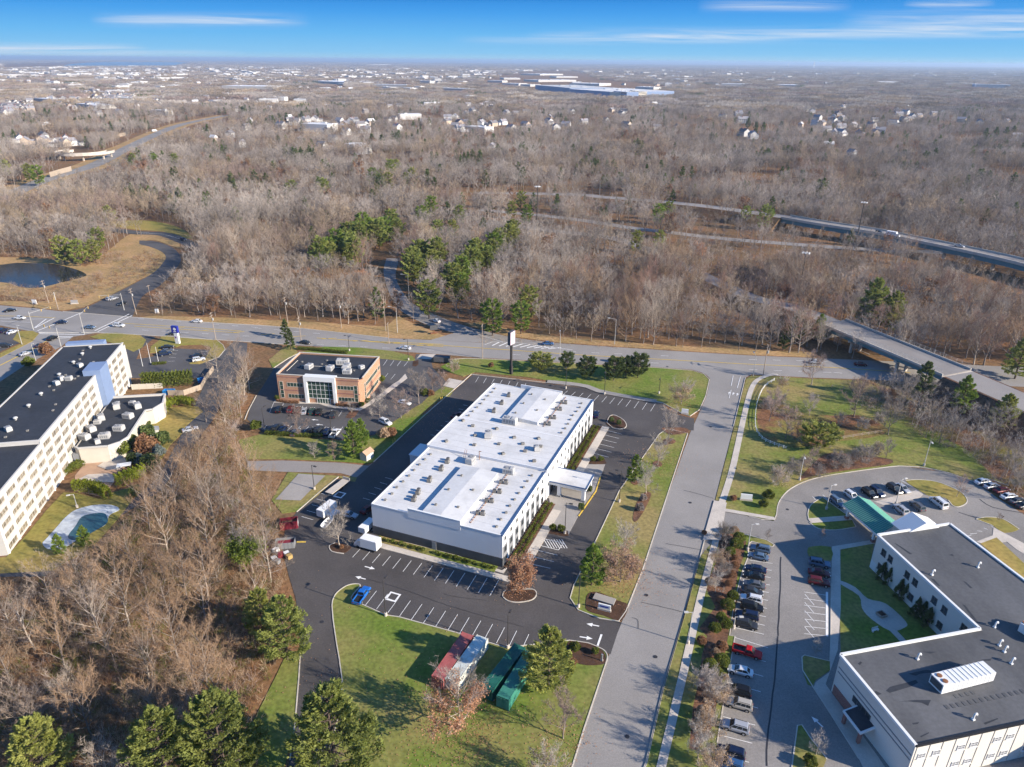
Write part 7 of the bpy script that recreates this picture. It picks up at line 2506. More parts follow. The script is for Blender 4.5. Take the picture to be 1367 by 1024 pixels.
for k in range(26):
	p = HL(-1.5 - .25 * (k % 2), 1.6 + k * 1.18)
	if 15.8 < 1.6 + k * 1.18 < 18.5:
		continue
	plant('small_shrub', SMALL, p, 'small green shrub in the row at the dark plinth', 'shrub', 'shrubs along the dark plinth', NR.uniform(.8, 1.2), z=.2)
for zn, x, y, k, s, lb in (('S', 320, 770, 'olive', .8, 'left shrub in the bed before the porch'), ('S', 365, 780, 'olive', .9, 'right shrub in the bed before the porch'), ('S', 540, 395, 'olive', .8, 'left shrub in the bed behind the porch'), ('S', 580, 395, 'olive', .8, 'right shrub in the bed behind the porch'),
						   ('S', 475, 660, 'green', .9, 'dark shrub by the yellow kerb, near one'), ('S', 520, 560, 'green', .8, 'dark shrub by the yellow kerb under the porch edge'), ('S', 640, 180, 'green', .8, 'left shrub on the kerbed bed at the far lot'), ('S', 680, 195, 'green', .8, 'right shrub on the kerbed bed at the far lot'),
						   ('D', 1090, 590, 'olive', 1.0, 'yellow green shrub in the ring of the entrance bed'), ('D', 1165, 600, 'olive', .7, 'small shrub at the tip of the entrance bed'), ('D', 1080, 640, 'brown', .8, 'brown shrub at the lower side of the entrance bed'), ('D', 215, 205, 'brown', .5, 'low brown shrub on the small island'),
						   ('E', 345, 740, 'grey', 1.0, 'grey twiggy shrub on the strip lawn, lower of two'), ('E', 360, 690, 'grey', .9, 'grey twiggy shrub on the strip lawn, upper of two'), ('E', 470, 420, 'brown', .8, 'brown shrub at the root of the tall bare tree'), ('e', 385, 245, 'brown', 1.0, 'brown bush on the far lawn left of the pylon sign'),
						   ('B', 165, 525, 'olive', 1.6, 'yellow green upright bush at the left end of the office hedge'), ('B', 275, 370, 'olive', .9, 'yellow bush at the left office corner'), ('B', 715, 405, 'olive', .9, 'yellow bush at the right office corner'), ('B', 745, 385, 'olive', .9, 'yellow bush round the right office corner'),
						   ('B', 820, 275, 'olive', 1.2, 'yellow green bush at the far right office corner'), ('u', 560, 420, 'olive', 1.4, 'olive shrub under the bare trees of the office edge'), ('u', 640, 420, 'brown', 1.2, 'brown shrub under the bare trees of the office edge'), ('u', 110, 900, 'tan', 1.8, 'straw shrub at the shed corner'), ('u', 200, 880, 'brown', 1.5, 'brown shrub by the lane above the shed')):
	p = gl(zn, (x, y))[0]
	plant('garden_shrub', LOOSE[k], p, lb, 'shrub', None, s, z=.18)


def hedge(pts, h_, w_, m, label, n=90, size=.15, seed=1):
	"""a clipped hedge: one continuous plant, leaves over a lumpy box"""
	t = tag(empty('hedge', (pts[0][0], pts[0][1], .12)), label, 'hedge')
	rng = np.random.default_rng(seed)
	c = Tri()
	for i in range(len(pts) - 1):
		a, b = np.array(pts[i]) - pts[0], np.array(pts[i + 1]) - pts[0]
		l = np.linalg.norm(b - a)
		k = int(n * l * 2.6)
		u = rng.random(k)
		d = (b - a) / l
		nn_ = np.array([-d[1], d[0]])
		side = rng.normal(size=k)
		zz = rng.random(k) ** .6
		face = rng.random(k) < .35
		off = np.where(face, rng.uniform(-1, 1, k), np.sign(side) * rng.uniform(.55, 1.05, k)) * w_ / 2
		zz = np.where(face, rng.uniform(.92, 1.04, k), zz)
		lum = 1 + .10 * np.sin(u * l * 5.2 + i) + .05 * np.sin(u * l * 11)
		P = np.stack([a[0] + (b[0] - a[0]) * u + nn_[0] * off, a[1] + (b[1] - a[1]) * u + nn_[1] * off, zz * h_ * lum], 1)
		A = unit(rng.normal(size=(k, 3)) + np.array([0, 0, .4]))
		B = unit(np.cross(A, rng.normal(size=(k, 3))))
		s = size * 1.25 * rng.uniform(.6, 1.3, (k, 1))
		v, t_ = diamonds(P, A * s, B * s * .55, rng)
		c.add(v, t_)
	link('leaves', c.mesh('leaves', M[m]), t)
	st_ = Tri()
	for i in range(len(pts)):
		q = np.array([*pts[i], 0.]) - np.array([*pts[0], 0.])
		st_.tube([q, q + np.array([0, 0, h_ * .7])], [.06, .03], 4)
	link('stems', st_.mesh('stems', M['bark_dark']), t)


hedge(gl('t', (40, 850), (200, 862), (400, 880), (560, 885), (690, 880)), 1.0, 1.2, 'bush_green', 'low clipped hedge between office lot and office lawn', seed=2)
hedge(gl('v', (0, 850), (120, 850), (230, 865), (300, 905), (335, 930)), 3.0, 1.8, 'arbor', 'bright green arborvitae hedge curving round the terrace', 170, seed=3)
hedge(gl('v', (410, 815), (560, 760), (695, 700)), 3.6, 1.8, 'arbor', 'bright green arborvitae hedge right of the terrace', 170, seed=4)
hedge(gl('Y', (395, 890), (480, 880), (560, 840), (630, 800)), 1.6, 2.4, 'bush_green', 'low green hedge at the round porch of the cream building', 120, seed=5)
hedge(gl('v', (265, 560), (350, 550), (440, 510)), .8, .9, 'bush_green', 'thin low hedge at the curved wall of the black roofed wing', seed=6)
hedge(gl('v', (680, 270), (740, 185), (820, 165)), 1.2, 1.0, 'bush_green', 'low hedge hugging the black roofed wing', seed=7)
hedge(gl('A', (830, 610), (880, 560), (940, 545), (1010, 560)), 2.6, 2.2, 'arbor', 'arborvitae hedge behind the black roofed wing', 130, seed=8)
hedge(gl('A', (750, 455), (850, 455), (1010, 440)), 4.6, 3.0, 'bush_green', 'tall dark hedge row in the yard of the cream building', 150, .22, seed=9)
hedge(gl('z', (40, 860), (150, 850), (280, 845)), .7, 1.2, 'bush_green', 'low hedge on the island below the flagpoles', seed=10)
hedge(gl('B', (380, 105), (440, 108), (540, 118), (640, 128)), 1.0, 1.4, 'bush_green', 'low shrub row behind the brick office', seed=11)
hedge(gl('t', (170, 480), (290, 495), (420, 500)), .7, .8, 'bush_brown', 'low foundation planting at the left office front', seed=12)
hedge(gl('t', (840, 528), (960, 540), (1080, 550)), .7, .8, 'bush_brown', 'low foundation planting at the right office front', seed=13)
for zn, x, y, parts, s, lb, nm in (('v', 480, 500, LOOSE['olive'], 2.4, 'yellow green bush at the wing corner', 'garden_shrub'), ('v', 570, 440, LOOSE['olive'], 2.2, 'yellow green bush behind the wing corner bush', 'garden_shrub'), ('v', 700, 480, LOOSE['brown'], 3.0, 'large reddish brown bush in the shrub group', 'garden_shrub'),
								   ('v', 830, 510, LOOSE['blue'], 1.8, 'pale blue green bush right of the reddish bush', 'garden_shrub'), ('v', 640, 590, LOOSE['blue'], 1.7, 'pale blue green bush below the reddish bush', 'garden_shrub'), ('v', 745, 640, LOOSE['green'], 2.4, 'dark green bush at the lower end of the shrub group', 'garden_shrub'),
								   ('v', 720, 330, LOOSE['green'], 2.2, 'dark green bush by the kiosk', 'garden_shrub'), ('v', 860, 400, LOOSE['green'], 2.2, 'dark green bush at the top right of the shrub group', 'garden_shrub'), ('v', 580, 590, LOOSE['green'], 1.8, 'dark green bush beside the patio awning', 'garden_shrub'),
								   ('a', 560, 690, PINE_C, .48, 'small bright conifer at the left of the ornamental pond', 'pine_tree'), ('a', 790, 620, PINE_C, .5, 'small bright conifer at the right of the ornamental pond', 'pine_tree'), ('v', 590, 900, LOOSE['green'], 1.5, 'dark green bush at the pond path end', 'garden_shrub'),
								   ('f', 300, 840, LOOSE['olive'], 2.0, 'yellow bush behind the roof of the cream building', 'garden_shrub'), ('f', 480, 710, LOOSE['brown'], 2.4, 'reddish bush along the side street', 'garden_shrub'), ('L', 165, 985, PINE_D, .6, 'dark narrow evergreen at the main road before the verge', 'pine_tree')):
	p = gl(zn, (x, y))[0]
	plant(nm, parts, p, lb, 'tree' if nm == 'pine_tree' else 'shrub', None, s)
M['house_white'] = mat('white_siding', (.56, .55, .53), .7, rnd_amt=.2)
M['house_tan'] = mat('tan_siding', (.50, .40, .31), .7, rnd_amt=.3)
M['roof_grey'] = mat('grey_shingles', (.22, .21, .22), .9, rnd_amt=.4)
M['roof_pale'] = mat('pale_flat_roof', (.60, .595, .59), .8, rnd_amt=.25)
M['tower_white'] = mat('white_tower_paint', (.78, .78, .78), .6)


# ------------------------------------------------------------------ WOODS
def inpoly(X, Y, poly):
	c = np.zeros(len(X), dtype=bool)
	n = len(poly)
	for i in range(n):
		x1, y1 = poly[i - 1][:2]
		x2, y2 = poly[i][:2]
		m_ = ((y1 > Y) != (y2 > Y)) & (X < (x2 - x1) * (Y - y1) / (y2 - y1 + 1e-12) + x1)
		c ^= m_
	return c


def nearline(X, Y, pts, d):
	r = np.zeros(len(X), dtype=bool)
	for i in range(len(pts) - 1):
		ax, ay = pts[i][:2]
		bx, by = pts[i + 1][:2]
		dx, dy = bx - ax, by - ay
		t = np.clip(((X - ax) * dx + (Y - ay) * dy) / (dx * dx + dy * dy), 0, 1)
		r |= (X - ax - t * dx) ** 2 + (Y - ay - t * dy) ** 2 < d * d
	return r


def project(X, Y, Z):
	dz = Z - H
	dep = Y * cP - dz * sP
	x, y = X / dep, (-Y * sP - dz * cP) / dep
	return CX + F * (x * cR - y * sR), CY + F * (x * sR + y * cR)


def scatter(poly, step, jit=.45):
	xs, ys = [p[0] for p in poly], [p[1] for p in poly]
	gx, gy = np.meshgrid(np.arange(min(xs), max(xs), step), np.arange(min(ys), max(ys), step))
	X = gx.ravel() + NR.uniform(-jit, jit, gx.size) * step
	Y = gy.ravel() + NR.uniform(-jit, jit, gx.size) * step
	k = inpoly(X, Y, poly)
	return X[k], Y[k]


# lower left wood and the belt up to the main road
WOOD_SW = gl('o', (324, 478), (338, 500), (326, 545), (318, 585), (322, 612), (325, 632), (352, 655), (366, 690), (372, 730), (376, 770), (376, 830), (362, 868), (345, 905), (330, 960), (333, 1024), (325, 1110), (-60, 1120), (-40, 806), (70, 812), (155, 786), (192, 708), (230, 656), (266, 603), (296, 560), (321, 505))
NOBARE = gl('o', (382, 872), (350, 838), (305, 1046), (232, 1066), (66, 1044))
WOOD_E = gl('o', (1152, 518), (1175, 520), (1240, 534), (1300, 560), (1360, 592), (1420, 620), (1440, 700), (1380, 680), (1330, 648), (1290, 606), (1235, 590), (1205, 560), (1175, 545))
trees = []          # (x, y, height, kind index, sheet)
X, Y = scatter(WOOD_SW, 7.3)
for x, y in zip(X, Y):
	if min(math.dist((x, y), p) for p in NOBARE) > 7.5 and not any(abs(x - p[0]) < 7 and 0 < p[1] - y < 14 for p in NOBARE):
		trees.append((x, y, NR.uniform(10, 17) * (.8 if y > 175 else 1), 'sw'))
X, Y = scatter(WOOD_E, 4.6)
for x, y in zip(X, Y):
	trees.append((x, y, NR.uniform(5, 10.5), 'e'))
# the great wood north of the main road: a dense sheet of trees out to the horizon, thinned where the photograph shows openings
CLEAR = [far_edge + [(600, 200), (-600, 200)],
		 gl('o', (-200, 392), (0, 404), (60, 404), (120, 388), (170, 372), (203, 366), (212, 383), (198, 400), (186, 421), (300, 424), (420, 428), (505, 436), (520, 420), (560, 434), (625, 452), (780, 457), (905, 463), (1000, 470), (1086, 474), (1115, 470), (1200, 530), (-200, 520)),
		 gl('o', (-100, 402), (0, 402), (60, 398), (110, 386), (118, 378), (130, 352), (165, 320), (180, 316), (240, 318), (262, 338), (264, 362), (250, 386), (226, 404), (190, 422), (170, 410), (-100, 410)),
		 gl('o', (-100, 345), (20, 342), (70, 345), (112, 353), (125, 372), (120, 395), (40, 408), (-100, 408)),
		 gl('o', (140, 297), (190, 293), (235, 300), (262, 317), (262, 332), (240, 328), (200, 316), (150, 306)),
		 gl('r', (330, 1010), (400, 900), (570, 870), (640, 850), (720, 800), (820, 720), (1000, 655), (1210, 570), (1330, 515), (1370, 530), (1250, 640), (1050, 740), (850, 840), (640, 900), (400, 1010)),
		 gl('P', (1080, 500), (1150, 490), (1290, 465), (1310, 500), (1180, 520), (1090, 530)),
		 gl('Rr', (210, 510), (300, 500), (380, 520), (370, 548), (240, 550)),
		 gl('s', (420, 255), (340, 220), (100, 200), (100, 175), (240, 140), (450, 110), (700, 115), (830, 165), (1250, 210), (1200, 270), (1100, 292), (960, 292), (700, 272)),
		 gl('r', (540, 900), (560, 760), (640, 700), (740, 720), (760, 860), (640, 960)),
		 gl('o', (0, 86), (100, 82.5), (260, 83), (240, 89), (100, 89), (0, 92))]
LINES = [([p[:2] for p in LOW], 6.5), ([p[:2] for p in MID], 7), ([p[:2] for p in HIGH], 9), ([(p[0] + VP_[0].x, p[1] + VP_[0].y) for p in VS], 8), ([p[:2] for p in EAST], 9), (smooth([(B0.x, B0.y), (B1.x, B1.y)]), 8),
		 ([p for p in smooth(gl('o', (516, 345), (514, 365), (524, 392), (545, 410), (580, 427), (640, 446))) if True], 7.5), (gl('o', (818, 130), (818, 142), (815, 160)), 10)]
specs = [('r', 0, 260, 345, 420, 26), ('r', 640, 1100, 250, 330, 34), ('r', 0, 210, 395, 440, 12), ('r', 150, 560, 650, 690, 8), ('r', 400, 1300, 60, 100, 26), ('r', 0, 240, 95, 130, 10), ('r', 1200, 1360, 250, 420, 12), ('r', 380, 760, 300, 410, 18),
		 ('P', 430, 520, 375, 400, 10), ('P', 600, 960, 380, 420, 12), ('Q', 0, 160, 480, 545, 8), ('Q', 400, 620, 490, 520, 6), ('Q', 430, 900, 370, 500, 20), ('Q', 1100, 1360, 300, 345, 12), ('Rr', 160, 250, 450, 480, 3), ('Rr', 500, 1030, 430, 500, 24), ('Rr', 560, 800, 500, 545, 10), ('Rr', 50, 200, 315, 345, 8), ('Rr', 1100, 1300, 480, 500, 3), ('s', 100, 1300, 300, 480, 22)]
SPECIAL = (('P', 1172, 490, 'white gabled house nearest the dark conifers on the upper wooded rise'), ('P', 1118, 505, 'white house at the left end of the row on the upper wooded rise'), ('P', 1215, 482, 'white house third in the row on the upper wooded rise'), ('P', 1250, 480, 'white house at the right end of the row on the upper wooded rise'),
					 ('Rr', 255, 535, 'white roofed house in the clearing at upper right'), ('Rr', 290, 545, 'second white house in the clearing at upper right'), ('Rr', 250, 482, 'dark red house behind the clearing at upper right'), ('Q', 240, 515, 'white house among pines at the top centre'))
BLOCKS = (('s', 450, 180, 680, 178, 150, 9), ('s', 640, 200, 820, 205, 120, 10), ('s', 230, 200, 330, 203, 70, 9), ('s', 140, 182, 230, 184, 60, 9), ('s', 340, 205, 400, 208, 60, 8), ('s', 1040, 222, 1150, 226, 60, 9), ('s', 240, 165, 340, 165, 80, 9), ('s', 460, 140, 600, 138, 200, 9), ('s', 560, 155, 690, 155, 120, 9), ('s', 100, 205, 150, 208, 40, 8), ('s', 840, 235, 960, 240, 80, 10),
								   ('P', 880, 352, 1085, 355, 120, 10), ('P', 1240, 330, 1367, 335, 120, 10), ('Q', 130, 345, 290, 348, 80, 10), ('Q', 0, 338, 50, 340, 60, 8), ('Q', 390, 358, 530, 362, 70, 8), ('Q', 110, 258, 225, 258, 200, 10), ('Q', 530, 282, 575, 282, 80, 9), ('Rr', 165, 340, 285, 342, 120, 9), ('Rr', 385, 344, 475, 346, 120, 9), ('Rr', 475, 330, 520, 331, 90, 9), ('Rr', 780, 330, 870, 331, 90, 9), ('Rr', 955, 326, 995, 327, 80, 9),
								   ('r', 270, 325, 440, 340, 45, 7), ('r', 610, 370, 780, 390, 40, 7), ('r', 930, 320, 1090, 325, 45, 7), ('r', 40, 130, 190, 125, 120, 9), ('r', 740, 100, 800, 98, 90, 12), ('r', 1240, 108, 1310, 106, 90, 9))
HPOS = []
for zn, x0, x1, y0, y1, n in specs:
	for _ in range(n):
		HPOS.append((gl(zn, (NR.uniform(x0, x1), NR.uniform(y0, y1)))[0], 0 if NR.random() < .72 else 1))
for zn, x0, y0, x1, y1, dp, hh in BLOCKS + (('Rr', 1120, 346, 1310, 350, 40, 14), ('P', 1090, 238, 1115, 238, 30, 90), ('Rr', 500, 268, 560, 268, 30, 90)):
	a, b = gl(zn, (x0, y0), (x1, y1))
	kb = 1 + (dp + 20) / math.hypot(*a)
	CLEAR.append([(a[0] * .9, a[1] * .9), (b[0] * .9, b[1] * .9), (b[0] * kb, b[1] * kb), (a[0] * kb, a[1] * kb)])


wl_ = [('L', x, y) for x, y in ((350, 570), (400, 545), (430, 520), (470, 500), (500, 560), (530, 545), (480, 440), (545, 460), (590, 440), (630, 455), (690, 430), (735, 395), (745, 420), (560, 410), (830, 590), (880, 560), (920, 610), (950, 570), (830, 640), (1050, 690), (1080, 640), (1130, 610), (1060, 740),
								(1150, 560), (1210, 560), (1240, 540), (1270, 510), (1335, 460), (880, 350), (920, 300), (960, 420), (1030, 420), (1070, 340), (620, 140), (660, 120), (710, 90), (740, 70), (790, 140), (825, 130), (700, 160), (910, 820), (1240, 910), (200, 180), (365, 200))] + \
	  [('M', x, y) for x, y in ((20, 440), (10, 300), (60, 250), (90, 330), (770, 330), (825, 310), (1320, 360), (1230, 330), (660, 480), (100, 830), (60, 900), (780, 470))] + \
	  [('J', x, y) for x, y in ((340, 540), (420, 545), (500, 530), (580, 345), (520, 470), (40, 80), (160, 110), (210, 130), (700, 30), (810, 35), (920, 40))]
WPOS = [gl(zn, (x, y + 60))[0] for zn, x, y in wl_]
for zn, x, y in wl_[:29]:
	q = gl(zn, (x + NR.uniform(-22, 22), y + 60 + NR.uniform(-12, 14)))[0]
	WPOS.append(q)


def yards(X, Y):
	"""False where a tree would stand in a house's plot or hide it"""
	k = np.ones(len(X), dtype=bool)
	for p in [h_[0] for h_ in HPOS] + [gl(s_[0], (s_[1], s_[2] + 6))[0] for s_ in SPECIAL]:
		r = math.hypot(*p)
		al = (X * p[0] + Y * p[1]) / r
		la = np.abs(X * p[1] - Y * p[0]) / r
		k &= ~((la < 10) & (al < r + 12) & (al > r * .94 - 8))
	for p in WPOS:
		r = math.hypot(*p)
		al = (X * p[0] + Y * p[1]) / r
		la = np.abs(X * p[1] - Y * p[0]) / r
		k &= ~((la < 4.5) & (al < r + 4) & (al > r - 20))
	return k


def cap(X, Y, h):
	"""low scrub instead of tall trees in front of the ramps"""
	low = np.zeros(len(X), dtype=bool)
	for i_, (p, d) in enumerate(LINES[1:5]):
		for dy in (12, 32, 52):
			low |= nearline(X - X / Y * dy * -1, Y + dy, p, 16)
	return np.where(low & (np.sin(X * .11) + np.sin(Y * .07 + X * .03) > -.7), h * .42, h)


def keep(X, Y):
	k = np.ones(len(X), dtype=bool)
	for p in CLEAR:
		k &= ~inpoly(X, Y, p)
	for p, d in LINES:
		k &= ~nearline(X, Y, p, d)
	for f_ in (1.0, .97, .94, .91, .88):
		k &= ~nearline(X / f_, Y / f_, HW[2:], 14 if f_ > .92 else 9)
	return k & yards(X, Y)


def frustum(y0, y1, margin=40):
	return [(-.80 * y0 - margin, y0), (.80 * y0 + margin, y0), (.80 * y1 + margin, y1), (-.80 * y1 - margin, y1)]


X, Y = scatter(frustum(235, 560), 6.2)
k = keep(X, Y)
X, Y = X[k], Y[k]
# denser, taller and paler belts come from a slow noise
def slow(X, Y, s, sd):
	r = np.random.default_rng(sd)
	v = np.zeros(len(X))
	for i in range(6):
		a = r.uniform(0, 6.28)
		f = r.uniform(.6, 1.8) / s
		v += np.sin((X * math.cos(a) + Y * math.sin(a)) * f * 6.28 + r.uniform(0, 6.28))
	return v / 3.5


hn_ = cap(X, Y, np.clip(13.5 + 4.0 * slow(X, Y, 90, 4) + NR.normal(size=len(X)) * 2.2, 8, 23))
for x, y, n_ in zip(X, Y, hn_):
	trees.append((x, y, float(n_), 'n'))
T_ = np.array([(t[0], t[1], t[2]) for t in trees])
SRC = np.array([{'sw': 0, 'e': 1, 'n': 2}[t[3]] for t in trees])
px0, py0 = project(T_[:, 0], T_[:, 1], np.zeros(len(T_)))
px1, py1 = project(T_[:, 0], T_[:, 1], T_[:, 2])
size = (py0 - py1)
inview = (px1 > -30) & (px1 < 1397) & (py1 < 1040) & (py0 > 0)
order = np.argsort(-size * inview)
IND = order[:296]
REST = np.array([i for i in order[296:]])
GRP = {0: 'bare trees of the lower left wood', 1: 'bare trees of the wood by the highway', 2: 'bare trees of the wood beyond the main road'}
LBL = {0: 'bare deciduous tree crowded in the lower left wood', 1: 'low bare tree in the brushy wood by the highway', 2: 'bare deciduous tree at the edge of the wood beyond the main road'}
for i in IND:
	x, y, h_ = T_[i]
	src = int(SRC[i])
	kk = int(NR.integers(0, 6))
	if src == 0:
		kk = int(NR.choice([0, 1, 1, 1, 2, 3, 3, 5]))
	s = h_ / 16.0
	wd = s * NR.uniform(.85, 1.1) * (1.1 if src == 1 else .95)
	plant('bare_tree', BK[kk], (x, y), LBL[src], 'tree', GRP[src], wd, s, z=0)

# ---- the mass of the woodland: one object, its trees instanced on points
FARP = []
for i, (bark, twig) in enumerate((('bark_grey', 'twig_grey'), ('bark_pale', 'twig_pale'), ('bark_grey', 'twig_tan'), ('bark_grey', 'twig_pink'), ('bark_pale', 'twig_grey'))):
	t, c, e, tp = bare_parts(300 + i, 16, 5.7, n1=11, n2=6, tw=9, tww=.07, twl=1.6, near=False, low=.38, upright=.86, trunk_r=.013)
	tri = Tri()
	for q in (t, c):
		tri.add(np.concatenate(q.V), np.concatenate(q.T))
	nt_ = sum(len(a) for a in t.T)
	me = mesh_np('woodland_tree', np.concatenate(tri.V), np.concatenate(tri.T), [M[bark], M[twig]], [0] * nt_ + [1] * (len(np.concatenate(tri.T)) - nt_))
	FARP.append(me)
t, c, e, tp = bare_parts(309, 15, 4.4, n1=10, n2=5, tw=10, tww=.085, twl=1.5, near=False, low=.2)
lf = Tri()
for q in (t, c):
	lf.add(np.concatenate(q.V), np.concatenate(q.T))
n0 = sum(len(a) for a in lf.T)
nt_ = sum(len(a) for a in t.T)
lf.add(*leaf_cloud(tp, 700, .45, np.random.default_rng(3), .5))
MIA = [0] * nt_ + [1] * (n0 - nt_) + [2] * (sum(len(a) for a in lf.T) - n0)
FARP.append(mesh_np('woodland_tree', np.concatenate(lf.V), np.concatenate(lf.T), [M['bark_grey'], M['twig_pink'], M['bush_brown']], MIA))
tp_, cp_ = pine_parts(310, 15, 7.5, nb=26, per=20, size=.85)
ev = Tri()
for q in (tp_, cp_):
	ev.add(np.concatenate(q.V), np.concatenate(q.T))
nt_ = sum(len(a) for a in tp_.T)
FARP.append(mesh_np('woodland_evergreen', np.concatenate(ev.V), np.concatenate(ev.T), [M['bark_dark'], M['pine_dark']], [0] * nt_ + [1] * (sum(len(a) for a in ev.T) - nt_)))
# far clumps: a 60 m square of crowns
def clump(seed, m_, size_=60, nt=95, tw=42, dens=1.0):
	rng = np.random.default_rng(seed)
	tri = Tri()
	for k in range(nt):
		cx_, cy_ = rng.uniform(-size_ / 2, size_ / 2, 2)
		hh_ = rng.uniform(9, 19)
		rr = rng.uniform(3.2, 5.2)
		d = unit(rng.normal(size=(tw, 3)))
		d[:, 2] = np.abs(d[:, 2])
		P = np.array([cx_, cy_, hh_ - rr * 1.3]) + d * np.array([rr, rr, rr * 1.3]) * rng.uniform(.35, .95, (tw, 1))
		v, t_ = slivers(P - np.array([0, 0, 1.2]), unit(d + np.array([0, 0, .8]) + rng.normal(size=(tw, 3)) * .3), 2.8, .42, rng)
		tri.add(v, t_)
		tri.add(*slivers(np.array([[cx_, cy_, 0.]]), np.array([[0, 0, 1.]]), hh_ * .9, .5, rng))
	return tri.mesh('woodland_clump', M[m_])


CL = [clump(400 + i, m_) for i, m_ in enumerate(('twig_grey', 'twig_tan', 'twig_pink', 'twig_pale'))]
ever = Tri()
rng = np.random.default_rng(420)
for k in range(26):
	cx_, cy_ = rng.uniform(-22, 22, 2)
	hh_ = rng.uniform(9, 17)
	n = 70
	t = rng.random(n)
	a = rng.uniform(0, 6.28, n)
	r = (1 - t) ** .7 * 3.6 * rng.uniform(.6, 1.05, n)
	P = np.stack([cx_ + r * np.cos(a), cy_ + r * np.sin(a), hh_ * (.12 + .88 * t)], 1)
	A = unit(np.stack([np.cos(a), np.sin(a), rng.normal(size=n) * .4], 1))
	B = unit(np.cross(A, rng.normal(size=(n, 3))))
	ever.add(*diamonds(P, A * .9, B * .6, rng))
CL.append(ever.mesh('evergreen_clump', M['pine_dark']))


def woodland(name, P, scale, idx, protos, label, zs=None):
	"""one stuff object: points that carry an instance index, scale and turn"""
	me = bpy.data.meshes.new(name)
	me.vertices.add(len(P))
	me.vertices.foreach_set('co', np.asarray(P, dtype=np.float32).ravel())
	for nm, tp_, arr in (('pick', 'INT', idx), ('size', 'FLOAT_VECTOR', scale), ('turn', 'FLOAT', NR.uniform(0, 6.28, len(P)))):
		at = me.attributes.new(nm, tp_, 'POINT')
		if tp_ == 'INT':
			at.data.foreach_set('value', np.asarray(arr, dtype=np.int32))
		elif tp_ == 'FLOAT':
			at.data.foreach_set('value', np.asarray(arr, dtype=np.float32))
		else:
			at.data.foreach_set('vector', np.asarray(arr, dtype=np.float32).ravel())
	o = bpy.data.objects.new(name, me)
	C.objects.link(o)
	o['kind'] = 'stuff'
	o['label'] = label
	ng = bpy.data.node_groups.new(name, 'GeometryNodeTree')
	ng.interface.new_socket('Geometry', in_out='INPUT', socket_type='NodeSocketGeometry')
	ng.interface.new_socket('Geometry', in_out='OUTPUT', socket_type='NodeSocketGeometry')
	N, L = ng.nodes, ng.links
	gi, go = N.new('NodeGroupInput'), N.new('NodeGroupOutput')
	m2p = N.new('GeometryNodeMeshToPoints')
	L.new(gi.outputs[0], m2p.inputs[0])
	iop = N.new('GeometryNodeInstanceOnPoints')
	L.new(m2p.outputs[0], iop.inputs['Points'])
	g2i = N.new('GeometryNodeGeometryToInstance')
	for ob in protos[::-1]:
		oi = N.new('GeometryNodeObjectInfo')
		oi.transform_space = 'ORIGINAL'
		oi.inputs['Object'].default_value = ob
		oi.inputs['As Instance'].default_value = False
		L.new(oi.outputs['Geometry'], g2i.inputs[0])
	L.new(g2i.outputs[0], iop.inputs['Instance'])
	iop.inputs['Pick Instance'].default_value = True

	def attr(nm, tp_):
		a = N.new('GeometryNodeInputNamedAttribute')
		a.data_type = tp_
		a.inputs['Name'].default_value = nm
		return a.outputs[0]
	L.new(attr('pick', 'INT'), iop.inputs['Instance Index'])
	L.new(attr('size', 'FLOAT_VECTOR'), iop.inputs['Scale'])
	cx = N.new('ShaderNodeCombineXYZ')
	L.new(attr('turn', 'FLOAT'), cx.inputs[2])
	e2r = N.new('FunctionNodeEulerToRotation')
	L.new(cx.outputs[0], e2r.inputs[0])
	L.new(e2r.outputs[0], iop.inputs['Rotation'])
	L.new(iop.outputs[0], go.inputs[0])
	md = o.modifiers.new('trees', 'NODES')
	md.node_group = ng
	return o


# the far kinds each also stand as one real tree at the wood's edge
FO = []
for me, zn, x, y, lb in zip(FARP, 'LLLMMML', (120, 230, 330, 640, 820, 880, 640), (860, 880, 890, 945, 960, 440, 890),
							('grey bare tree at the verge edge, left of a utility pole', 'pale bare tree at the verge edge', 'tan bare tree at the verge edge, right of the pale one', 'pinkish bare tree at the main road edge of the centre wood', 'pale grey bare tree at the main road edge of the centre wood', 'russet leaved tree beside the middle ramp', 'dark evergreen at the wood edge left of the slip road')):
	p = gl(zn, (x, y))[0]
	o = link('woodland_tree', me, None, (p[0], p[1], 0))
	tag(o, lb, 'tree')
	FO.append(o)
wm_ = MB().prism([(-6, -4), (6, -4), (6, 4), (-6, 4)], -.1, 6.5).add([(-6.5, -4.5, 6.3), (6.5, -4.5, 6.3), (6.5, 4.5, 6.3), (-6.5, 4.5, 6.3), (-6.5, 0, 9.8), (6.5, 0, 9.8)], [(0, 1, 5, 4), (2, 3, 4, 5), (0, 4, 3), (1, 2, 5)], 1)
TW = []
for nm, o in (('far_house', wm_.build('far_house', [M['house_white'], M['roof_grey']])), ('far_house', MB().prism([(-6, -4), (6, -4), (6, 4), (-6, 4)], -.1, 6.5).add([(-6.5, -4.5, 6.3), (6.5, -4.5, 6.3), (6.5, 4.5, 6.3), (-6.5, 4.5, 6.3), (-6.5, 0, 9.8), (6.5, 0, 9.8)], [(0, 1, 5, 4), (2, 3, 4, 5), (0, 4, 3), (1, 2, 5)], 1).build('far_house', [M['house_tan'], M['roof_pale']])),
			  ('far_store', MB().box((0, 0, 5), (46, 26, 10)).box((0, 0, 10.06), (45, 25, .12), mi=1).box((9, 3, 10.9), (6, 4, 1.6)).build('far_store', [M['house_white'], M['roof_pale']]))):
	q = gl('o', (250 + 260 * len(TW), 112))[0]
	o.location = (q[0], q[1], 0)
	tag(o, ('grey roofed house far off at the left of the town', 'pale roofed house far off near the middle of the town', 'long pale store far off to the right of the mall')[len(TW)], ('house', 'house', 'store')[len(TW)])
	TW.append(o)
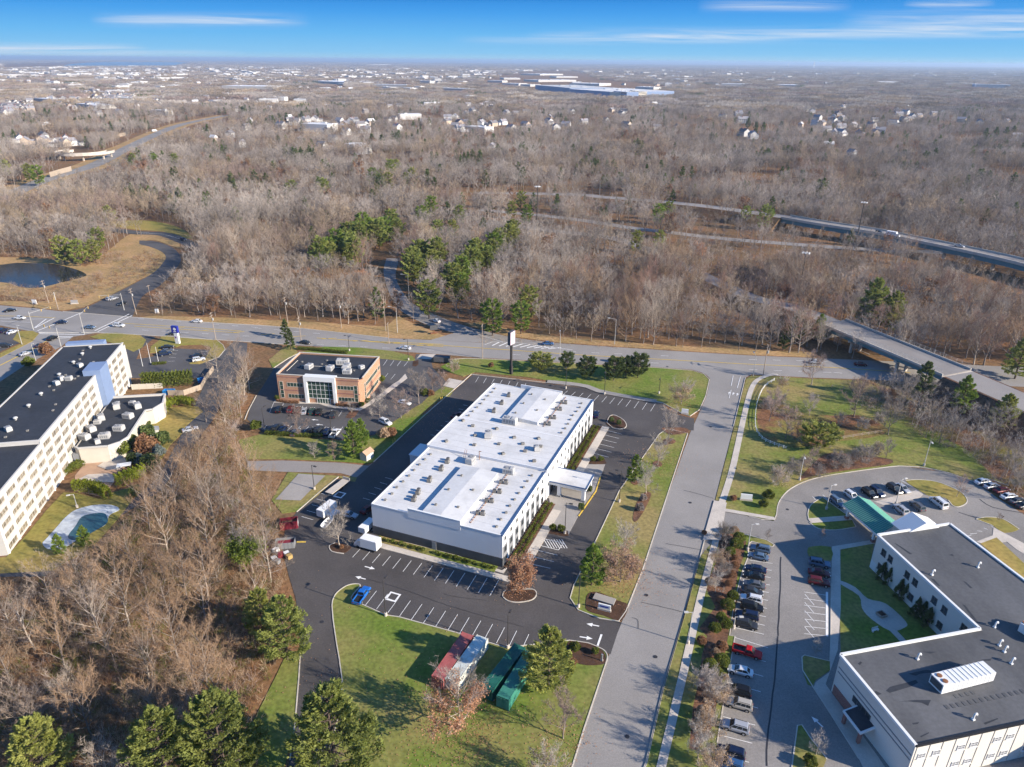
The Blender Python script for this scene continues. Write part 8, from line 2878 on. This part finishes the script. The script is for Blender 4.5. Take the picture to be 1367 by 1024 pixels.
TX, TY = scatter(frustum(900, 9500, 60), 58)
u_ = TX / TY
dn = slow(TX, TY, 700, 40) * .8 + slow(TX, TY, 200, 41) * .45 - 1.5 * np.clip(u_ + .15, 0, .6) + .30 * np.clip((TY - 2500) / 2500, 0, 1) - .9 * np.clip((TY - 5000) / 4000, 0, 1) + .3
dn += .3 * np.clip(-u_, 0, .5)
k2 = (NR.random(len(TX)) < np.clip(dn * .46, .02, .7)) & keep(TX, TY)
TX, TY = TX[k2], TY[k2]
tk = np.where(NR.random(len(TX)) < .10 + .12 * np.clip((TY - 2000) / 3000, 0, 1), 2, np.where(NR.random(len(TX)) < .7, 0, 1))
ts = NR.uniform(.75, 1.2, len(TX)) * (1 + np.clip((TY - 2500) / 9000, 0, .6))
woodland('far_town', np.stack([TX, TY, np.zeros(len(TX))], 1), np.stack([ts, ts, np.clip(ts, 1, 1.4)], 1), tk, TW, 'pale houses and stores of the distant town')
# woodland between 560 m and 1700 m
X, Y = scatter(frustum(560, 1000), 7.2)
X2, Y2 = scatter(frustum(1000, 1700), 8.4)
X, Y = np.concatenate([X, X2]), np.concatenate([Y, Y2])
k = keep(X, Y)
X, Y = X[k], Y[k]
for x_, y_ in zip(TX, TY):
	r = math.hypot(x_, y_)
	if r < 1900:
		al, la = (X * x_ + Y * y_) / r, np.abs(X * y_ - Y * x_) / r
		k_ = ~((la < 12) & (al < r + 8) & (al > r * .968 - 8))
		X, Y = X[k_], Y[k_]
# openings of the suburb among the trees
sub = slow(X, Y, 260, 9) + .35 * slow(X, Y, 90, 10)
edge = np.clip((Y - 650) / 500, 0, 1)
k = ~((sub > .95 - .45 * edge - .25 * np.clip(-X / Y, 0, .6)) & (Y > 640))
X, Y = X[k], Y[k]
hh_ = cap(X, Y, np.clip(13.0 + 4.0 * slow(X, Y, 120, 5) + NR.normal(size=len(X)) * 2.2, 7, 22))
R_ = T_[REST]
P = np.concatenate([np.stack([X, Y, np.zeros(len(X))], 1), np.stack([R_[:, 0], R_[:, 1], np.zeros(len(R_))], 1)])
hs = np.concatenate([hh_, R_[:, 2]])
sc_ = np.stack([hs / 16 * NR.uniform(.95, 1.2, len(hs)), hs / 16 * NR.uniform(.95, 1.2, len(hs)), hs / 16], 1)
tone = slow(P[:, 0], P[:, 1], 170, 21) + NR.normal(size=len(P)) * .45
idx = np.where(tone > .9, 3, np.where(tone > .35, 2, np.where(tone > -.4, 0, np.where(tone > -.9, 4, 1))))
idx = np.where(NR.random(len(P)) < .012, 5, idx)
egr = slow(P[:, 0], P[:, 1], 110, 61) + .5 * slow(P[:, 0], P[:, 1], 40, 62)
idx = np.where((P[:, 1] > 520) & (egr > .85) & (NR.random(len(P)) < .55), 6, idx)
idx = np.where((P[:, 1] > 420) & (NR.random(len(P)) < .014), 6, idx)
russet = inpoly(P[:, 0], P[:, 1], gl('o', (90, 235), (160, 222), (215, 218), (215, 245), (170, 252), (110, 252)))
idx = np.where(russet & (NR.random(len(P)) < .35), 5, idx)
woodland('woodland', P, sc_, idx, FO, 'bare winter woodland reading as one mass')
NWOOD = len(P)
# understorey brush below the near woods
def brush(name, polys, step, label, mats, hmin, hmax, tw=14):
	tri, mi = Tri(), []
	for poly in polys:
		X, Y = scatter(poly, step)
		for x, y in zip(X, Y):
			n = tw
			hh = NR.uniform(hmin, hmax)
			P = np.array([x, y, 0.]) + np.concatenate([NR.normal(size=(n, 2)) * .35, np.zeros((n, 1))], 1)
			D = unit(np.concatenate([NR.normal(size=(n, 2)) * .55, np.ones((n, 1))], 1))
			tri.add(*slivers(P, D, hh * NR.uniform(.5, 1.1, n), .06, NR))
			k2 = NR.integers(0, n, n * 2)
			tri.add(*slivers(P[k2] + D[k2] * hh * .45, unit(D[k2] + NR.normal(size=(n * 2, 3)) * .6), hh * .5, .05, NR))
			mi += [int(NR.integers(0, len(mats)))] * (3 * n)
	o = link(name, mesh_np(name, np.concatenate(tri.V), np.concatenate(tri.T), [M[m_] for m_ in mats], mi))
	o['kind'] = 'stuff'
	o['label'] = label


BRUSH_SW = gl('o', (322, 474), (338, 500), (326, 545), (318, 585), (322, 612), (325, 632), (352, 655), (366, 690), (372, 730), (378, 765), (384, 830), (384, 868), (370, 895), (342, 950), (340, 1024), (330, 1100), (-60, 1110), (-40, 784), (60, 784), (160, 705), (222, 660), (262, 600), (292, 560), (320, 505))
brush('undergrowth', [BRUSH_SW], 1.6, 'tan and reddish brush under the lower left trees', ('twig_tan', 'twig_pink', 'bush_brown', 'bush_tan', 'bush_green'), 1.2, 4.2)
brush('undergrowth', [WOOD_E, gl('o', (1130, 508), (1165, 512), (1215, 530), (1190, 560), (1150, 545))], 2.0, 'tangled brush along the highway slope', ('twig_tan', 'twig_pink', 'twig_grey', 'bush_tan'), 1.2, 3.6)
brush('undergrowth', [gl('J', (0, 760), (60, 700), (200, 740), (330, 700), (480, 660), (520, 640), (560, 720), (480, 760), (400, 790), (200, 800), (0, 790)), gl('J', (0, 520), (200, 500), (420, 520), (640, 540), (640, 590), (480, 600), (300, 570), (0, 560))], 2.6, 'reddish reeds and brush round the pond', ('twig_tan', 'bush_brown', 'twig_pink', 'bush_tan'), 1.5, 4.0)
brush('undergrowth', [gl('o', (640, 460), (780, 463), (900, 469), (900, 462), (780, 455), (690, 446), (640, 448))], 3.0, 'low russet brush along the wood edge', ('bush_brown', 'twig_tan'), .8, 1.8, 8)

brush('undergrowth', [gl('J', (560, 640), (720, 545), (800, 525), (850, 570), (820, 620), (700, 700), (560, 745))], 2.8, 'russet brush inside the bend of the crossing road', ('bush_brown', 'twig_tan', 'twig_pink'), .8, 2.6)
# far woodland: clumps out to the horizon
def ring(y0, y1, st):
	X, Y = scatter(frustum(y0, y1, 100), st)
	k = keep(X, Y)
	X, Y = X[k], Y[k]
	sub = slow(X, Y, 420, 30) + .5 * slow(X, Y, 150, 31)
	k = sub < .75 + .2 * NR.normal(size=len(X))
	return X[k], Y[k]


A_ = [ring(1680, 3200, 50), ring(3200, 6000, 62), ring(6000, 11500, 95), ring(11500, 26000, 190)]
X, Y = np.concatenate([a[0] for a in A_]), np.concatenate([a[1] for a in A_])
far_ = np.clip((Y - 3000) / 6000, 0, 1)
s_h = .80 + .08 * NR.normal(size=len(X))
s_w = (1.0 + .7 * far_) * np.where(Y > 11500, 2.3, 1)
tone = slow(X, Y, 500, 22) + NR.normal(size=len(X)) * .5
idx = np.where(tone > .8, 2, np.where(tone > 0, 0, np.where(tone > -.8, 1, 3)))
idx = np.where((NR.random(len(X)) < .02) | ((slow(X, Y, 300, 63) > .85) & (NR.random(len(X)) < .45)), 4, idx)
CLO = []
for i, me in enumerate(CL):
	p = gl('o', ((150 + i * 230), 118 + (i % 2) * 6))[0]
	o = link('woodland_clump' if i < 4 else 'evergreen_clump', me, None, (p[0], p[1], 0))
	o['kind'] = 'stuff'
	o['label'] = ('distant grey clump of bare trees', 'distant tan clump of bare trees', 'distant pinkish clump of bare trees', 'distant pale clump of bare trees', 'distant dark evergreen clump')[i]
	CLO.append(o)
gk = np.ones(len(X), dtype=bool)
for x_, y_, t_ in zip(TX, TY, tk):
	r = math.hypot(x_, y_)
	if r > 1500:
		gk &= ~((np.abs(X * y_ - Y * x_) / r < (34 if t_ < 2 else 48)) & ((X * x_ + Y * y_) / r < r + 25) & ((X * x_ + Y * y_) / r > r * (.985 if t_ < 2 else .965) - 15) & (NR.random(len(X)) < .8))
X, Y, s_w, s_h, idx = X[gk], Y[gk], s_w[gk], s_h[gk], idx[gk]
NTOWN = len(TX)
woodland('far_woodland', np.stack([X, Y, np.zeros(len(X))], 1), np.stack([s_w, s_w, s_h], 1), idx, CLO, 'far bare woodland reaching the horizon')

# ---- pines among the bare woods
for p in WPOS:
	plant('pine_tree', WPINE[int(NR.choice([0, 1, 1, 2, 2]))], p, 'green pine scattered among the bare woods beyond the main road', 'tree', 'pines among the bare woods', NR.uniform(.85, 1.2), z=0)
for zn, x, y in (('J', 770, 100), ('J', 420, 190), ('J', 700, 130), ('J', 780, 150), ('M', 840, 420), ('M', 985, 560), ('L', 910, 330), ('N', 110, 640), ('L', 560, 720)):
	p = gl(zn, (x, y + 10))[0]
	plant('russet_tree', COP, p, 'russet leaved tree among the bare woods', 'tree', 'russet trees among the bare woods', 1.05, z=0)

# ------------------------------------------------------------------ THE DISTANT TOWN
def house_proto(wm):
	l, w, h_ = 13, 8.5, 5.6
	a = MB().prism([(-l / 2, -w / 2), (l / 2, -w / 2), (l / 2, w / 2), (-l / 2, w / 2)], -.1, h_)
	a.add([(-l / 2, -w / 2, h_), (-l / 2, w / 2, h_), (-l / 2, 0, h_ + 3.2), (l / 2, -w / 2, h_), (l / 2, w / 2, h_), (l / 2, 0, h_ + 3.2)], [(0, 2, 1), (3, 4, 5)])
	a.prism([(l / 2 - 1, -w / 2 - 4), (l / 2 + 5.5, -w / 2 - 4), (l / 2 + 5.5, 2), (l / 2 - 1, 2)], -.1, 3.2)
	r = MB()
	for s in (-1, 1):
		r.add([(-l / 2 - .4, s * (w / 2 + .4), h_ - .3), (l / 2 + .4, s * (w / 2 + .4), h_ - .3), (l / 2 + .4, 0, h_ + 3.35), (-l / 2 - .4, 0, h_ + 3.35)], [(0, 1, 2, 3) if s < 0 else (3, 2, 1, 0)])
	r.add([(l / 2 + .5, -w / 2 - 4.3, 3.1), (l / 2 + 5.8, -w / 2 - 4.3, 3.1), (l / 2 + 5.8, 2.3, 3.1), (l / 2 + .5, 2.3, 3.1), (l / 2 + 3.1, -w / 2 - 4.3, 4.9), (l / 2 + 3.1, 2.3, 4.9)], [(0, 4, 5, 3), (1, 2, 5, 4), (0, 1, 4), (2, 3, 5)])
	ch = MB().box((1.5, 1.2, h_ + 3.2), (.8, .8, 2.2))
	wn = MB()
	wn.box((0, 0, 0), (1.1, .08, 1.3))
	dr = MB().box((-3, -w / 2 - .03, 1.05), (1.1, .08, 2.1))
	out = []
	for nm, mb, m_ in (('wall', a, wm), ('roof', r, 'roof_grey'), ('chimney', ch, 'brick_red'), ('window', wn, 'window_glass'), ('door', dr, 'dark_base')):
		o = mb.build(nm, M[m_])
		out.append((nm, o.data))
		bpy.data.objects.remove(o)
	return out


HP = [house_proto('house_white'), house_proto('house_tan')]
HW_ME = [m_ for n_, m_ in HP[0] if n_ == 'window'][0]


def house(p, k, label, group, s=1.0):
	t = tag(empty('suburban_house', (p[0], p[1], 0), NR.uniform(0, 6.28)), label, 'house', group)
	t.scale = (s, s, s)
	wall = None
	for nm, me in HP[k]:
		if nm in ('window', 'door') and group:
			continue
		if nm == 'window':
			for x in (-4.5, -1.5, 1.5, 4.2):
				for z in (1.6, 4.2):
					for q in (-1, 1):
						link('window', HW_ME, t, (x, q * 4.26, z))
			continue
		o = link(nm, me, t)
		if nm == 'roof':
			wall = o
		if nm == 'chimney':
			o.parent = wall
	return t


for p, kk in HPOS:
	house(p, kk, 'small distant house half hidden among bare trees', 'distant suburban houses', 1.15)
for zn, x, y, lb in SPECIAL:
	p = gl(zn, (x, y + 6))[0]
	house(p, 0, lb, None, 1.35)
for zn, x, y in (('P', 1060, 505), ('P', 1085, 490), ('P', 1110, 480), ('P', 1140, 478), ('P', 1200, 470), ('Rr', 270, 500), ('Rr', 300, 520), ('Rr', 330, 520), ('Rr', 400, 515), ('Rr', 272, 470), ('Rr', 1210, 545), ('Rr', 1250, 540), ('Rr', 1290, 540), ('Rr', 1320, 535), ('Rr', 830, 460), ('Q', 140, 575), ('Q', 180, 580), ('Q', 350, 600), ('Q', 420, 605), ('Q', 510, 580), ('Q', 620, 575)):
	p = gl(zn, (x, y + 10))[0]
	plant('dark_conifer', WPINE[3], p, 'dark conifer beside houses in the upper woods', 'tree', 'dark conifers near the upper houses', 1.15, z=0)


def block(zn, a, b, dep, h_, label, m='cream_pale', roofm='roof_pale', glass=None, storeys=0, name='commercial_building', grp=None):
	"""a flat roofed building whose front base runs between two readings"""
	P_, Q_ = [Vector((*q, 0)) for q in gl(zn, a, b)]
	d = Q_ - P_
	t = tag(empty(name, (P_.x, P_.y, 0), math.atan2(d.y, d.x)), label, 'building', grp)
	l = d.length
	MB().box((l / 2, dep / 2, h_ / 2), (l, dep, h_)).build('wall', M[m], t)
	MB().box((l / 2, dep / 2, h_ + .06), (l - .8, dep - .8, .12)).build('roof', M[roofm], t)
	if storeys:
		for k in range(storeys):
			wn = MB()
			wn.box((l / 2, -.03, h_ * (k + .55) / storeys), (l * .92, .12, h_ / storeys * .45))
			wn.build('window', M['window_glass'], t)
	for i in range(3):
		MB().box((l * (.2 + .3 * i), dep * .5, h_ + .9), (l * .05, dep * .12, 1.7)).build('roof_plant', M['unit'], t)
	return t


block('s', (985, 288), (1110, 280), 60, 20, 'cream five storey block at the right of the distant mall', 'cream', storeys=5)
block('s', (1115, 278), (1200, 268), 40, 14, 'pinkish block right of the cream mall block', 'plaster_pink', storeys=3)
block('s', (905, 282), (985, 290), 40, 22, 'blue glass block at the right end of the mall', 'blue_clad', storeys=3)
block('s', (640, 262), (905, 284), 230, 20, 'long dark fronted mall hall with pale roof', 'blue_clad')
block('s', (430, 228), (640, 250), 170, 18, 'second mall hall with pale roof left of the long hall', 'blue_clad')
for zn, x0, y0, x1, y1, dp, hh in BLOCKS:
	block(zn, (x0, y0), (x1, y1), dp, hh, 'low pale flat roofed commercial building in the distant town', grp='distant commercial buildings')
block('Rr', (1170, 348), (1310, 350), 40, 16, 'long blue glass office block on the far right', 'blue_clad', storeys=4)
block('Rr', (1120, 342), (1168, 344), 40, 13, 'pale wing beside the far right glass block', 'cream')
for zn, x, y, w_, h_, lb in (('P', 1102, 238, 26, 90, 'distant white tower block left of centre'), ('P', 1312, 236, 60, 45, 'distant grey slab block near the horizon'), ('Q', 30, 240, 70, 60, 'distant pale block at the horizon'), ('Q', 385, 240, 160, 45, 'wide distant white block at the horizon'), ('Q', 325, 240, 80, 45, 'smaller distant white block left of the wide one'), ('Rr', 532, 268, 28, 120, 'tall distant white tower at right of centre'), ('Rr', 430, 262, 30, 80, 'shorter distant tower left of the tall white one')):
	P_ = Vector((*gl(zn, (x, y))[0], 0))
	t = tag(empty('tower_block', (P_.x, P_.y, 0), .3), lb, 'tower')
	MB().box((0, 0, h_ / 2), (w_, 25, h_)).build('wall', M['tower_white'], t)
	for k in range(6):
		MB().box((0, -12.55, h_ * (k + .6) / 6.5), (w_ * .9, .2, h_ / 16)).build('window', M['window_glass'], t)
	MB().box((0, 0, h_ + 2), (w_ * .3, 10, 4)).build('roof_plant', M['unit'], t)
for zn, x, y, lb in (('Q', 802, 246, 'white water tower at the horizon near the centre'), ('Q', 1041, 246, 'white water tower at the horizon right of the other')):
	P_ = Vector((*gl(zn, (x, y))[0], 0))
	t = tag(empty('water_tower', (P_.x, P_.y, 0)), lb, 'water tower')
	MB().lathe([(4, 0), (3, 30), (4, 32)], n=12).build('stem', M['tower_white'], t)
	MB().lathe([(3, 32), (12, 38), (16, 46), (15, 54), (8, 60), (1, 62)], n=18).build('tank', M['tower_white'], t)
lk = sheet('lake', smooth(gl('P', (250, 262), (330, 250), (480, 244), (680, 246), (740, 250), (700, 258), (560, 264), (400, 268)), True, 3), 'water', .3)

# concrete ramp turning over the far left highway
P_ = Vector((*gl('r', (640, 800))[0], 0))
t = tag(empty('ramp_bridge', (P_.x, P_.y, 0)), 'pale curved concrete ramp bridge at the distant left highway', 'bridge')
arc = [(26 * math.cos(R(a)) - 6, 26 * math.sin(R(a)) + 22) for a in range(150, 400, 12)]
MB().strip(arc, 8, 6.2, 7.0).build('deck', M['asphalt_pale'], t)
for s in (-1, 1):
	MB().strip(offs_line(arc, s * 4.1), .4, 5.6, 8.2).build('parapet', M['concrete'], t)
for i in range(0, len(arc), 4):
	MB().box((arc[i][0], arc[i][1], 3), (1.4, 1.4, 6.4)).build('pier', M['concrete'], t)
HAZE=6.5e-5
# ------------------------------------------------------------------ camera, light, sky, air
cam = bpy.data.cameras.new('camera')
co = bpy.data.objects.new('camera', cam)
C.objects.link(co)
bpy.context.scene.camera = co
cam.sensor_width = 36
cam.lens = F / 1367 * 36
cam.clip_end = 120000
cam.clip_start = 1
from mathutils import Matrix
fw, dn = Vector((0, cP, -sP)), Vector((0, -sP, -cP))
rt = Vector((1, 0, 0))
rt2 = rt * cR + (-dn) * (-sR) * -1 if False else rt * cR - dn * sR
up2 = -(rt * sR + dn * cR)
m3 = Matrix((rt2, up2, -fw)).transposed()
co.matrix_world = Matrix.Translation((0, 0, H)) @ m3.to_4x4()

EXPO, SKY = 1.0, .092
SK = 1 / (SKY * 2 ** EXPO)
SUN_AZ, SUN_EL = -24.0, 23.6          # the sun's direction on the ground plane (degrees from +X) and its height
sd = Vector((math.cos(R(SUN_AZ)) * math.cos(R(SUN_EL)), math.sin(R(SUN_AZ)) * math.cos(R(SUN_EL)), math.sin(R(SUN_EL))))
sun = bpy.data.lights.new('sun', 'SUN')
sun.energy = 4.8
sun.angle = R(.55)
sun.color = (1.0, .89, .745)
so = bpy.data.objects.new('sun', sun)
C.objects.link(so)
so.rotation_euler = (-sd).to_track_quat('-Z', 'Y').to_euler()
so.location = (60, -60, 150)

w = bpy.data.worlds.new('World')
bpy.context.scene.world = w
w.use_nodes = True
nt = w.node_tree
N, L = nt.nodes, nt.links
bg = N['Background']
sky = N.new('ShaderNodeTexSky')
sky.sky_type = 'NISHITA'
sky.sun_disc = False
sky.sun_elevation = R(SUN_EL)
sky.sun_rotation = R(90 - SUN_AZ)
sky.altitude = 100
sky.air_density = 1.0
sky.dust_density = .3
sky.ozone_density = 2.5
tc = N.new('ShaderNodeTexCoord')
sep = N.new('ShaderNodeSeparateXYZ')
L.new(tc.outputs['Generated'], sep.inputs[0])
# the low sky: pale blue at the horizon, deep blue a few degrees up, as the photograph shows it
ramp = N.new('ShaderNodeValToRGB')
mr = N.new('ShaderNodeMapRange')
mr.inputs[1].default_value = -0.01
mr.inputs[2].default_value = 0.12
L.new(sep.outputs[2], mr.inputs[0])
L.new(mr.outputs[0], ramp.inputs['Fac'])
els = ramp.color_ramp.elements
els[0].position = 0.05
els[0].color = (*[c * SK for c in srgb('a9cbe0')], 1)
els[1].position = 1.0
els[1].color = (*[c * SK for c in srgb('1058b0')], 1)
for p_, h_ in ((.085, 'a6d2ee'), (.14, '8ac8f2'), (.30, '6cbaf3'), (.48, '4ba3ee'), (.66, '2a87de')):
	e = els.new(p_)
	e.color = (*[c * SK for c in srgb(h_)], 1)


def op(kind, a, b=None, c=None):
	n_ = N.new('ShaderNodeMath')
	n_.operation = kind
	for i_, v_ in enumerate((a, b, c)):
		if v_ is None:
			continue
		if isinstance(v_, (int, float)):
			n_.inputs[i_].default_value = v_
		else:
			L.new(v_, n_.inputs[i_])
	return n_.outputs[0]


# cirrus: drawn out wisps, each at its own height and bearing in the sky
yy_ = op('MAXIMUM', sep.outputs[1], .05)
az_, el_ = op('DIVIDE', sep.outputs[0], yy_), op('DIVIDE', sep.outputs[2], yy_)
cv = N.new('ShaderNodeCombineXYZ')
L.new(op('MULTIPLY', az_, 5.0), cv.inputs[0])
L.new(op('MULTIPLY', el_, 150.0), cv.inputs[1])
cn = N.new('ShaderNodeTexNoise')
cn.inputs['Scale'].default_value = 1.0
cn.inputs['Detail'].default_value = 7
cn.inputs['Roughness'].default_value = .6
cn.inputs['Distortion'].default_value = .6
L.new(cv.outputs[0], cn.inputs['Vector'])


def sky_dir(px, py):
	x_, y_ = (px - CX) / F, (py - CY) / F
	x_, y_ = x_ * cR + y_ * sR, -x_ * sR + y_ * cR
	d_ = (x_, cP - y_ * sP, -sP - y_ * cP)
	return d_[0] / d_[1], d_[2] / d_[1]


tot = None
for x0, y0, x1, y1, th_, amt in ((120, 27, 415, 27, 5.5, .95), (-150, 63, 200, 66, 5, .95), (700, 50, 1500, 40, 6.5, .85), (1120, 30, 1500, 26, 10, .7), (930, 8, 1140, 7, 5, .8), (1205, 6, 1330, 5, 4, .7), (-200, 70, 330, 70, 3, .5), (600, 54, 1050, 50, 4, .5)):
	(a0, e0), (a1, e1) = sky_dir(x0, y0), sky_dir(x1, y1)
	sl_ = (e1 - e0) / (a1 - a0)
	base = op('ADD', op('MULTIPLY', op('SUBTRACT', az_, a0), sl_), e0)
	dv = op('DIVIDE', op('SUBTRACT', el_, base), th_ / F)
	ga = op('POWER', 2.718, op('MULTIPLY', op('MULTIPLY', dv, dv), -1.0))
	m_ = (a0 + a1) / 2
	hw_ = (a1 - a0) / 2
	la_ = op('DIVIDE', op('SUBTRACT', az_, m_), hw_)
	fa = op('MAXIMUM', op('SUBTRACT', 1.0, op('POWER', op('ABSOLUTE', la_), 3.0)), 0.0)
	ns = N.new('ShaderNodeMapRange')
	ns.inputs[1].default_value, ns.inputs[2].default_value = .32, .68
	L.new(cn.outputs['Fac'], ns.inputs[0])
	one = op('MULTIPLY', op('MULTIPLY', ga, fa), op('MULTIPLY', ns.outputs[0], amt))
	tot = one if tot is None else op('ADD', tot, one)
mxc = N.new('ShaderNodeMix')
mxc.data_type = 'RGBA'
L.new(op('MINIMUM', tot, .92), mxc.inputs[0])
L.new(ramp.outputs[0], mxc.inputs[6])
mxc.inputs[7].default_value = (*[c * SK for c in srgb('dbe6f4')], 1)
# above about 9 degrees the physical sky takes over
bl = N.new('ShaderNodeMapRange')
bl.inputs[1].default_value = .10
bl.inputs[2].default_value = .2
L.new(sep.outputs[2], bl.inputs[0])
mxs = N.new('ShaderNodeMix')
mxs.data_type = 'RGBA'
L.new(bl.outputs[0], mxs.inputs[0])
L.new(mxc.outputs[2], mxs.inputs[6])
tn = N.new('ShaderNodeMix')
tn.data_type, tn.blend_type = 'RGBA', 'MULTIPLY'
tn.inputs[0].default_value = 1.0
L.new(sky.outputs[0], tn.inputs[6])
tn.inputs[7].default_value = (.47, .81, 1.18, 1)
L.new(tn.outputs[2], mxs.inputs[7])
L.new(mxs.outputs[2], bg.inputs['Color'])
bg.inputs['Strength'].default_value = SKY

if HAZE:
	hz = MB().box((0, 12000, 60), (70000, 60000, 124)).build('haze', None)
	hz['kind'] = 'stuff'
	hm = bpy.data.materials.new('even_haze')
	hm.use_nodes = True
	ht = hm.node_tree
	ht.nodes.remove(ht.nodes['Principled BSDF'])
	pv = ht.nodes.new('ShaderNodeVolumePrincipled')
	pv.inputs['Color'].default_value = (.58, .77, 1.0, 1)
	pv.inputs['Density'].default_value = HAZE
	pv.inputs['Anisotropy'].default_value = .2
	ht.links.new(pv.outputs[0], ht.nodes['Material Output'].inputs['Volume'])
	hz.data.materials.clear()
	hz.data.materials.append(hm)

sc = bpy.context.scene
sc.view_settings.view_transform = 'Standard'
sc.view_settings.look = 'None'
sc.view_settings.exposure = EXPO
sc.view_settings.gamma = 1
sc.cycles.max_bounces = 4
sc.cycles.diffuse_bounces = 2
sc.cycles.glossy_bounces = 2
sc.cycles.transmission_bounces = 2
sc.cycles.transparent_max_bounces = 4
sc.cycles.volume_bounces = 0
sc.cycles.use_adaptive_sampling = True
sc.cycles.adaptive_threshold = 0.02
sc.cycles.caustics_reflective = False
sc.cycles.caustics_refractive = False
